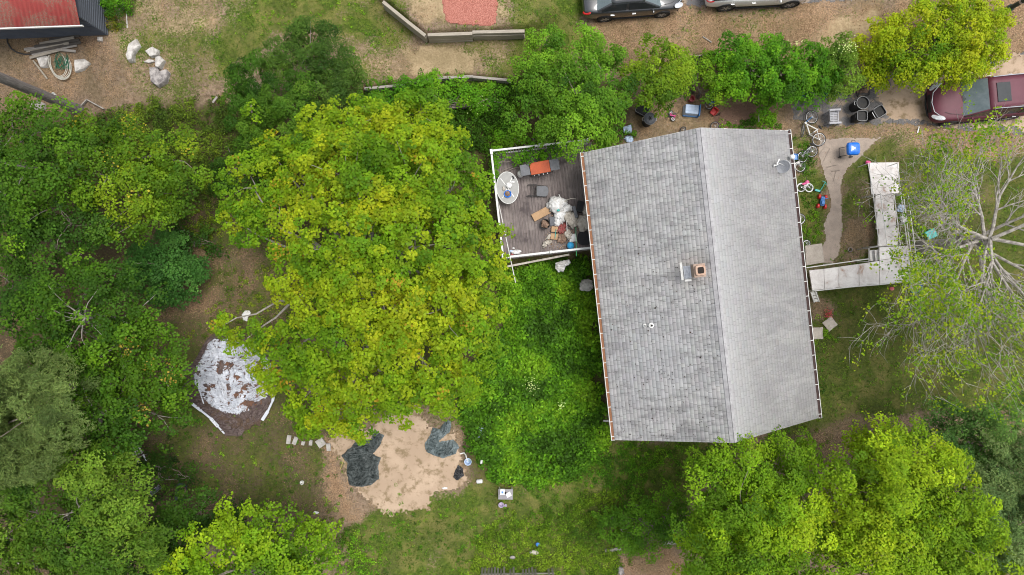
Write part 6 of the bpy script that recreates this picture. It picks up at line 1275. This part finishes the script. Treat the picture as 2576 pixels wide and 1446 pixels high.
# left woods
tree('leafy_tree', 'olive green tree filling the upper left edge below the pine trunk', 'tree', (60, 420), lobes([(30, 330, 5, 1.5), (110, 330, 5, 1.4), (60, 420, 6.5, 2.0), (150, 430, 5.5, 1.6), (20, 500, 5.5, 1.8), (120, 510, 5.0, 1.3), (-40, 400, 5, 2)], 5, 1.5), MID, .16, twigs=26, leaf=.10, clump=.42, dens=2.7, kd=230, bark='bark_pale')
tree('leafy_tree', 'tree with a few yellow sprays behind the bramble bank at the left', 'tree', (300, 420), lobes([(230, 360, 4, 1.2), (320, 340, 4, 1.2), (260, 440, 5.5, 1.6), (350, 430, 5.0, 1.5), (430, 400, 4.2, 1.3), (440, 480, 3.8, 1.2), (330, 510, 4.6, 1.4), (380, 560, 4.2, 1.0)], 5, 1.5), [(.035, .075, .012), (.07, .125, .014), (.12, .185, .018), (.19, .235, .02)], .15, twigs=20, leaf=.10, clump=.40, dens=2.8, kd=240, spark=(.006, (.4, .3, .06)))
tree('leafy_tree', 'dark green tree at the middle of the left edge', 'tree', (150, 590), lobes([(60, 570, 5, 1.6), (170, 560, 5.2, 1.4), (260, 560, 4.6, 1.2), (100, 650, 4.6, 1.4), (210, 640, 4.2, 1.1), (0, 640, 4.5, 1.3), (20, 715, 4.2, 1.3), (-10, 560, 4.5, 1.4)], 5, 1.5), DARK, .15, twigs=16, leaf=.10, clump=.42, dens=2.3, kd=220)
tree('round_shrub', 'round blue green shrub at the edge of the leaf strewn clearing', 'shrub', (417, 682), lobes([(415, 680, 1.6, 1.5), (365, 700, 1.2, 1.0), (465, 685, 1.2, 1.0), (405, 725, 1.1, .9), (425, 640, 1.3, 1.0), (455, 720, 1.1, .9), (365, 655, 1.1, .8)], 1.4, 1, .8), [(.03, .08, .03), (.05, .125, .05), (.09, .19, .08), (.14, .27, .13)], .07, twigs=8, leaf=.085, clump=.30, dens=3.6, kd=420, stems=3)
tree('leafy_tree', 'broad green tree beside the clearing at the left', 'tree', (230, 790), lobes([(150, 720, 5.5, 1.4), (250, 710, 5.0, 1.4), (330, 790, 5.0, 1.4), (200, 800, 6.5, 1.9), (100, 800, 6.0, 1.5), (300, 860, 5.0, 1.3), (380, 860, 4.0, 1.0), (130, 870, 5.5, 1.3), (20, 760, 5.5, 1.2)], 5, 1.5), MID, .17, twigs=30, leaf=.10, clump=.40, dens=2.6, kd=240, bark='bark_pale')
tree('pine_tree', 'soft grey green pine crown at the lower left edge', 'tree', (70, 1080), lobes([(60, 1050, 9.0, 2.1, 1.6), (-20, 1000, 8, 2.0), (120, 1000, 7.2, 1.6), (20, 1130, 7.6, 1.7), (100, 1120, 6.6, 1.3), (-60, 1100, 8, 2)], 8, 2, .8), PINE, .22, twigs=12, leaf=.13, clump=.34, dens=3.0, kd=1500, aspect=.2, up=.5, jit=.3, flat=.9)
tree('maple_tree', 'green maple dotted with orange seed clusters beside the grey green pine', 'tree', (280, 1050), lobes([(200, 960, 6, 1.6), (320, 950, 5.2, 1.5), (410, 950, 4.4, 1.3), (260, 1050, 6.6, 1.9), (370, 1040, 5.0, 1.4), (180, 1130, 5.5, 1.4), (290, 1150, 5.2, 1.3), (440, 1000, 3.6, .9), (330, 900, 4.6, 1.2), (140, 900, 5.5, 1.4)], 5, 1.5), MID, .2, twigs=30, leaf=.10, clump=.40, dens=2.8, kd=250, spark=(.016, (.36, .22, .09)), bark='bark_pale')
tree('leafy_tree', 'pale tipped tree with narrow leaves in the bottom left corner', 'tree', (150, 1330), lobes([(260, 1240, 7, 1.6), (180, 1290, 8, 2.0), (80, 1300, 7.5, 1.9), (290, 1330, 7, 1.7), (200, 1400, 8, 2.1), (60, 1410, 8, 2.2), (320, 1430, 6, 1.5), (-20, 1330, 7, 1.8), (270, 1180, 5.6, 1.0)], 7, 1.5), [(.035, .075, .015), (.07, .125, .022), (.12, .18, .035), (.19, .26, .06)], .22, twigs=34, leaf=.12, clump=.42, dens=2.8, kd=420, aspect=.45, bark='bark_pale')
tree('leafy_tree', 'deep green tree between the corner tree and the bright bottom maple', 'tree', (440, 1330), lobes([(420, 1290, 4, 1.3), (500, 1290, 3.6, 1.2), (400, 1380, 4.6, 1.5), (480, 1400, 4.6, 1.4), (570, 1300, 3.2, 1.0), (390, 1440, 5, 1.4)], 4, 1.2), DARK, .14, twigs=12, leaf=.095, clump=.40, dens=2.8, kd=260)
tree('maple_tree', 'bright green maple along the bottom edge left of centre', 'tree', (620, 1420), lobes([(540, 1380, 5.6, 1.4), (640, 1350, 5.4, 1.4), (720, 1370, 5.0, 1.3), (600, 1440, 6.5, 1.8), (700, 1450, 6.0, 1.6), (780, 1400, 4.2, 1.0), (790, 1340, 3.6, .55), (480, 1440, 5.8, 1.5), (590, 1325, 4.6, .7), (760, 1450, 5, 1.2), (690, 1310, 4.0, .6), (760, 1310, 3.6, .5)], 5, 1.5), LIME, .18, twigs=20, leaf=.105, clump=.38, dens=2.8, kd=250)
tree('sapling', 'small leafy sapling below the dark barrow', 'shrub', (600, 1320), lobes([(600, 1320, 1.2, .8), (660, 1330, 1.0, .6), (720, 1340, 1.0, .6)], 1, .7), MID, .04, twigs=6, leaf=.08, clump=.26, dens=2.0, kd=300, stems=2)
tree('shrub', 'dark weedy bush beside the broken white chair frame', 'shrub', (430, 1190), lobes([(400, 1170, .9, .6), (470, 1200, .8, .6), (360, 1190, 1.2, .8)], .8, .6), DARK, .04, twigs=4, leaf=.08, clump=.26, dens=2.4, kd=300, stems=2)
# top hedge line from left to right
tree('leafy_tree', 'dark grey green tree on the upper lawn edge', 'tree', (780, 160), lobes([(780, 130, 3.6, 1.3), (720, 150, 3.2, 1.1), (850, 180, 3.2, 1.1), (800, 210, 3.4, 1.2), (760, 100, 3.0, .7), (870, 240, 2.8, .9)], 3.2, 1.1), [(.025, .06, .02), (.045, .085, .028), (.075, .125, .04), (.11, .17, .05)], .11, twigs=14, leaf=.085, clump=.32, dens=3.2, kd=760, aspect=.45)
tree('leafy_tree', 'willow like green tree left of the dark tree on the lawn edge', 'tree', (680, 260), lobes([(650, 220, 3.6, 1.3), (730, 260, 3.8, 1.3), (640, 300, 3.4, 1.2), (720, 340, 3.4, 1.2), (590, 260, 2.6, .8), (790, 300, 3.0, .9), (640, 370, 2.6, .9)], 3.4, 1.2), [(.028, .07, .014), (.055, .115, .02), (.09, .16, .03), (.15, .23, .05)], .12, twigs=16, leaf=.10, clump=.34, dens=3.0, kd=760, aspect=.40)
tree('shrub', 'bright green bush at the very edge of the upper lawn brambles', 'shrub', (640, 290), lobes([(632, 282, 4.6, .45)], 4.6, .45), LIME, .04, twigs=2, leaf=.09, clump=.25, dens=3, kd=300)
tree('shrub', 'leafy green bush below the low timber edging', 'shrub', (1200, 260), lobes([(1160, 230, 1.0, .7), (1230, 250, 1.2, .8), (1080, 230, 1.1, .9), (1010, 240, 1.0, .8), (960, 260, 1.0, .7)], 1, .8), GREEN, .05, twigs=6, leaf=.09, clump=.30, dens=3.0, kd=330, stems=3)
tree('leafy_tree', 'large bushy green tree between the deck and the upper lawn', 'tree', (1430, 240), lobes([(1370, 110, 2.6, .9), (1450, 130, 3.4, 1.2), (1520, 190, 3.6, 1.2), (1370, 210, 3.6, 1.3), (1450, 230, 4.4, 1.6), (1530, 250, 3.6, 1.0), (1350, 280, 3.4, 1.2), (1430, 310, 3.8, 1.3), (1500, 310, 3.4, 1.1), (1340, 170, 2.6, .8), (1530, 140, 2.8, .7)], 3.4, 1.2), [(.035, .085, .016), (.065, .135, .02), (.11, .20, .028), (.17, .28, .04)], .14, twigs=20, leaf=.088, clump=.32, dens=3.2, kd=420, stems=2)
tree('vine', 'vines spilling over the top deck rail', 'vine', (1330, 372), lobes([(1262, 388, 1.75, .3), (1310, 388, 1.8, .3), (1350, 384, 2.0, .32), (1395, 372, 2.0, .35), (1270, 340, 1.7, .4), (1430, 372, 1.8, .35), (1252, 410, 1.7, .25), (1250, 435, 1.6, .2), (1340, 345, 1.9, .5), (1366, 396, 1.7, .2), (1333, 400, 2.1, .22), (1390, 340, 2.0, .5)], 1.9, .45), GREEN, .04, twigs=8, leaf=.085, clump=.24, dens=2.6, kd=360, stems=2, inner=.2)
tree('leafy_tree', 'yellow green tree overhanging the open black tote', 'tree', (1660, 215), lobes([(1640, 130, 2.6, .7), (1680, 170, 3.2, 1.0), (1640, 210, 3.2, 1.0), (1688, 208, 3.0, .9), (1650, 232, 2.4, .7), (1600, 180, 2.6, .7), (1672, 252, 2.0, .5)], 2.8, .9), [(.05, .10, .014), (.09, .15, .018), (.15, .21, .022), (.23, .28, .03)], .1, twigs=14, leaf=.085, clump=.28, dens=3.2, kd=420, stems=2)
tree('leafy_shrub', 'light green shrub above the tipped blue tote', 'shrub', (1755, 235), lobes([(1715, 160, 1.8, .8), (1760, 160, 1.6, .6), (1755, 185, 1.8, .7), (1800, 205, 1.8, .8), (1722, 190, 1.6, .45), (1815, 232, 1.4, .5)], 1.6, .7), [(.05, .10, .014), (.09, .16, .018), (.15, .23, .022), (.23, .30, .03)], .06, twigs=8, leaf=.085, clump=.26, dens=3.2, kd=420, stems=2)
tree('hedge', 'dense vine covered hedge between the wooden fence and the driveway', 'hedge', (1930, 180), lobes([(1850, 140, 2.0, .9), (1890, 180, 2.4, 1.1), (1960, 130, 2.0, .9), (1960, 190, 2.6, 1.2), (2030, 160, 2.2, 1.0), (2030, 200, 2.2, 1.0), (1900, 215, 2.0, .9), (1980, 232, 1.8, .8), (1840, 200, 2.0, .9), (1880, 110, 1.6, .5), (1950, 105, 1.6, .5), (2040, 240, 1.6, .6), (2070, 190, 2, .9), (1930, 270, 1.2, .5), (1810, 150, 1.6, .5)], 2, 1), GREEN, .07, twigs=12, leaf=.09, clump=.30, dens=3.2, kd=400, stems=4)
tree('leafy_shrub', 'greyish shrub with white blossoms at the right end of the hedge', 'shrub', (2110, 170), lobes([(2110, 130, 2.0, .8), (2120, 180, 2.2, .9), (2090, 215, 1.6, .7), (2140, 200, 1.6, .5), (2080, 160, 2.0, .8)], 2, .8), [(.04, .08, .018), (.07, .12, .025), (.11, .165, .035), (.16, .22, .05)], .07, twigs=10, leaf=.08, clump=.27, dens=3.0, kd=400, stems=3)
tree('yellow_shrub', 'big golden yellow shrub beside the street end of the driveway', 'shrub', (2370, 110), lobes([(2190, 130, 1.6, .8), (2210, 185, 1.5, .7), (2310, 185, 1.8, .8), (2380, 175, 2.0, .8), (2440, 165, 2.0, .8), (2230, 120, 2.0, 1.0), (2290, 90, 2.8, 1.2), (2370, 60, 3.2, 1.4), (2440, 80, 3.2, 1.4), (2320, 140, 3.0, 1.2), (2410, 140, 3.0, 1.1), (2480, 120, 2.6, 1.0), (2450, 20, 2.6, 1.1), (2350, 20, 2.6, .9), (2200, 160, 1.6, .7), (2260, 170, 1.8, .7), (2500, 50, 2.2, .8), (2230, 75, 1.8, .7)], 2.6, 1), GOLD, .1, twigs=18, leaf=.085, clump=.28, dens=3.2, kd=420, stems=4)
tree('round_bush', 'clipped bright green bush right of the shed', 'shrub', (291, 15), lobes([(291, 12, .9, .6), (280, -10, .9, .5), (305, -8, .9, .5)], .9, .6, .9), GREEN, .04, twigs=2, leaf=.055, clump=.18, dens=2.6, kd=900, stems=2)
tree('round_bush', 'orange tinted small bush below the clipped green one', 'shrub', (289, 55), lobes([(289, 52, .6, .45), (282, 42, .6, .3), (296, 70, .4, .3)], .6, .45, .9), [(.08, .12, .02), (.20, .14, .04), (.38, .17, .06)], .03, twigs=2, leaf=.055, clump=.16, dens=2.4, kd=800, stems=2)
# right and bottom
tree('leafy_tree', 'lime green tree just below the house gable', 'tree', (1900, 1290), lobes([(1812, 1205, 5.6, 1.2), (1880, 1180, 6, 1.4), (1960, 1150, 5.2, .9), (1822, 1290, 6.0, 1.4), (1880, 1280, 8.2, 2.1), (1980, 1240, 7, 1.7), (1805, 1370, 5.6, 1.4), (1860, 1380, 7.8, 2.1), (1980, 1350, 7.8, 2.0), (2030, 1190, 5.6, 1.2), (1820, 1450, 6, 1.6), (1930, 1120, 3.6, .5), (2020, 1130, 4.4, .6), (1900, 1460, 7.5, 2)], 6.5, 1.6), LIME, .2, twigs=30, leaf=.11, clump=.40, dens=3.0, kd=380, aspect=.5)
tree('leafy_tree', 'second lime green tree at the lower right beside the grey green trees', 'tree', (2270, 1290), lobes([(2210, 1130, 5.6, 1.2), (2200, 1080, 4.4, .6), (2280, 1160, 6.4, 1.5), (2180, 1200, 6.4, 1.5), (2350, 1200, 7, 1.5), (2250, 1270, 8.6, 2.2), (2370, 1290, 8.0, 1.8), (2160, 1300, 7.5, 1.7), (2250, 1380, 8.2, 2.1), (2380, 1390, 8, 2.0), (2120, 1390, 7.5, 1.8), (2440, 1340, 6.6, 1.4), (2440, 1430, 7.5, 1.8), (2050, 1430, 7, 1.7), (2300, 1450, 8, 2), (2130, 1150, 4.4, .8)], 6.5, 1.6), [(.075, .13, .012), (.15, .22, .016), (.24, .31, .02), (.34, .38, .03)], .22, twigs=34, leaf=.11, clump=.40, dens=3.0, kd=380, aspect=.5)
tree('conifer_tree', 'soft grey green conifer at the lower right corner', 'tree', (2540, 1330), lobes([(2480, 1240, 6, 1.6), (2550, 1200, 6, 1.6), (2530, 1320, 7, 1.9), (2560, 1400, 7, 2.0), (2490, 1420, 5.6, 1.3), (2600, 1280, 6.5, 2)], 6, 1.6, .8), SAGE, .2, twigs=14, leaf=.10, clump=.34, dens=3.2, kd=800, aspect=.35, up=.9)
tree('conifer_tree', 'dark green tree between the right lawn and the grey green conifer', 'tree', (2440, 1120), lobes([(2370, 1080, 3.6, 1.1), (2450, 1090, 4.4, 1.4), (2420, 1170, 4.8, 1.5), (2520, 1110, 5, 1.5), (2560, 1050, 4, 1.2), (2350, 1130, 3.6, .9), (2500, 1180, 5, 1.3)], 4, 1.2, .8), [(.045, .10, .05), (.08, .15, .07), (.13, .21, .10), (.19, .27, .14)], .15, twigs=12, leaf=.09, clump=.34, dens=2.8, kd=560, aspect=.45)
tree('leafy_shrub', 'green shrub thicket at the foot of the lime green trees', 'shrub', (1620, 1320), lobes([(1560, 1330, 1.8, .9), (1620, 1300, 2.4, 1.0), (1680, 1290, 2.4, 1.0), (1720, 1320, 2.4, .8), (1530, 1300, 1.2, .6), (1640, 1360, 1.4, .8), (1580, 1370, 1.0, .6), (1700, 1340, 1.4, .8), (1600, 1270, 1.2, .6)], 1.4, .8), [(.05, .11, .014), (.085, .17, .02), (.13, .23, .028), (.19, .29, .045)], .06, twigs=10, leaf=.08, clump=.27, dens=3.0, kd=420, stems=4)
# a fringe of undergrowth seen through the left woods
for u, v, r_, lb in ((60, 700, 1.2, 'low undergrowth bush deep in shade at the left edge'), (130, 980, 1.0, 'low undergrowth bush between the pine and the seed dotted maple'), (480, 590, .9, 'low bush at the top of the leaf strewn clearing'), (600, 420, 1.2, 'low bush in the shade left of the maple')):
    tree('undergrowth_bush', lb, 'shrub', (u, v), lobes([(u, v, .8, r_), (u+50, v+20, .7, r_*.7), (u-40, v+30, .6, r_*.7)], .8, r_), DARK, .04, twigs=3, leaf=.085, clump=.3, dens=2.2, kd=260, stems=3)
# bare pine trunk at the top left: crown out of the picture above
b = G(198, 276); t = thing('pine_tree', 'tall pine with a thick bare grey trunk leaning across the top left corner', 'tree', b); m = MB(); m.tube([(0, 0, -.2), (.0, 0, .5), (.01, 0, 3), (-.02, .02, 6), (0, 0, 9.5), (0, 0, 13)], [.32, .23, .215, .20, .17, .1], 14); m.build('trunk', M['bark_grey'], t, True)
m = MB(); g = random.Random(3)
for i in range(14): z = g.uniform(8.2, 12.5); a = g.uniform(0, 6.28); m.tube([(0, 0, z), (.9*math.cos(a), .9*math.sin(a), z+.3), (1.8*math.cos(a), 1.8*math.sin(a), z+.4)], [.05, .03, .01], 5)
m.build('branches', M['bark'], t, True); C, N, Sz, Co, H_ = cloud([(0, 0, 11, 2.2, 2.2), (0, 0, 12.6, 1.4, 1.5)], PINE, leaf=.13, clump=.4, dens=2, kd=400, aspect=.2, seed=9); leaves('crown', C, N, Sz, Co, parent=t, aspect=.2)
# birch like bare tree on the right: recursive limbs, sparse young leaves
b = G(2320, 620); t = thing('bare_tree', 'wide pale barked tree with bare branches and sparse new leaves on the right lawn', 'tree', b); g = random.Random(21)
tips = []; fork = Vector((.12, .05, 3.5))
m = MB(); m.tube([(0, 0, -.2), (.03, 0, .4), (.1, 0, 2), fork], [.42, .30, .26, .25], 12); m.build('trunk', M['bark_pale'], t, True)
def grow(mb, p, d, L, r, lev):
    k = 6; pts = [p]; q = p.copy(); dd = d.copy()
    for i in range(k):
        dd = (dd+Vector((g.gauss(0, .085), g.gauss(0, .085), g.gauss(0, .05)+(.03 if lev < 2 else -.01)))).normalized(); q = q+dd*L/k; pts.append(q.copy())
    mb.tube(pts, [r*(1-.75*i/k) for i in range(k+1)], 7 if lev == 0 else 5 if lev == 1 else 4 if lev == 2 else 3)
    if lev >= 3: tips.append((pts[-1], lev)); 
    if lev >= 2: tips.append((pts[4], lev))
    if lev < 3:
        n = (8, 5, 3)[lev]
        for j in range(n):
            i = min(k, 1+int((j+g.random())*k/n)) if lev else min(k, 2+int((j+g.random())*(k-1)/n)); sgn = 1 if j % 2 else -1
            ax = dd.cross(Vector((0, 0, 1))).normalized(); base = (pts[i]-pts[i-1]).normalized(); a = sgn*g.uniform(.28, .75)
            nd = (base*math.cos(a)+ax*math.sin(a)+Vector((0, 0, g.uniform(-.12, .28)))).normalized(); grow(mb, pts[i], nd, L*g.uniform(.40, .66), max(r*(1-.75*i/k)*.68, .010), lev+1)
az0 = [195, 165, 215, 240, 262, 285, 140, 115, 90, 60, 20, 340, 312, 180, 204, 228, 251, 272, 128, 152]
for i, a in enumerate(az0):
    el = R([14, 20, 22, 18, 24, 20, 28, 26, 24, 40, 35, 30, 22, 42, 30, 34, 14, 36, 18, 12][i]); a = R(a)+g.uniform(-.06, .06); d = Vector((math.cos(a)*math.cos(el), math.sin(a)*math.cos(el), math.sin(el))); mb = MB()
    L = [3.8, 4.2, 4.4, 4.9, 5.4, 5.4, 3.9, 3.7, 3.7, 3.8, 4.6, 5.0, 5.2, 3.4, 4.4, 3.8, 4.6, 4.6, 3.8, 3.8][i]
    grow(mb, fork+Vector((0, 0, g.uniform(-.9, 1.2))), d, L, .08, 0); mb.build('limb', M['bark_white'], t, True)
T_ = np.array([p[:] for p, l in tips]); gr = np.random.default_rng(4); keep = gr.random(len(T_)) < np.clip(fbm(T_[:, 0], T_[:, 1], .5, 2, 3)*1.5-.52+.12*(np.hypot(T_[:, 0], T_[:, 1]) > 3)+.2*(T_[:, 1] < -.5), 0, .95)*.7; T_ = T_[keep]
cnt = gr.integers(4, 15, len(T_)); ix = np.repeat(np.arange(len(T_)), cnt); n = len(ix); Cc = T_[ix]+gr.normal(0, .13, (n, 3))
lc = pick([(.08, .15, .012), (.14, .22, .015), (.22, .28, .018), (.30, .31, .03)], np.clip(gr.random(len(T_))[ix]+gr.normal(0, .15, n), 0, 1), n)
leaves('crown', Cc, unit(np.concatenate([gr.normal(0, .5, (n, 2)), np.ones((n, 1))], 1)), gr.uniform(.07, .13, n), lc, parent=t, aspect=.75)
# white blossoms on the hedge shrub and in the weeds
def blossoms(label, u, v, z, sx, sy, n, seed):
    g = np.random.default_rng(seed); c = P3(u, v, z); C = np.stack([g.normal(0, sx, n), g.normal(0, sy, n), g.normal(0, .08, n)], 1)
    o = leaves('blossoms', C, unit(np.concatenate([g.normal(0, .4, (n, 2)), np.ones((n, 1))], 1)), g.uniform(.03, .06, n), np.full((n, 3), .72), parent=None, aspect=.9); o.location = c; return tag(o, label, 'flowers')
blossoms('white blossoms along the top of the greyish hedge shrub', 2133, 115, 2.7, .35, .18, 70, 1); blossoms('white blossoms low in the weeds between the maple and the house', 1336, 968, .9, .16, .2, 60, 2); blossoms('few white blossoms on the left part of the hedge', 2010, 108, 2.3, .18, .08, 25, 3); blossoms('small white flower head right of the weed blossoms', 1412, 1018, .9, .08, .1, 25, 4)
blossoms('scattered white flowers below the low timber edging', 1230, 258, 1.2, .5, .3, 60, 5)
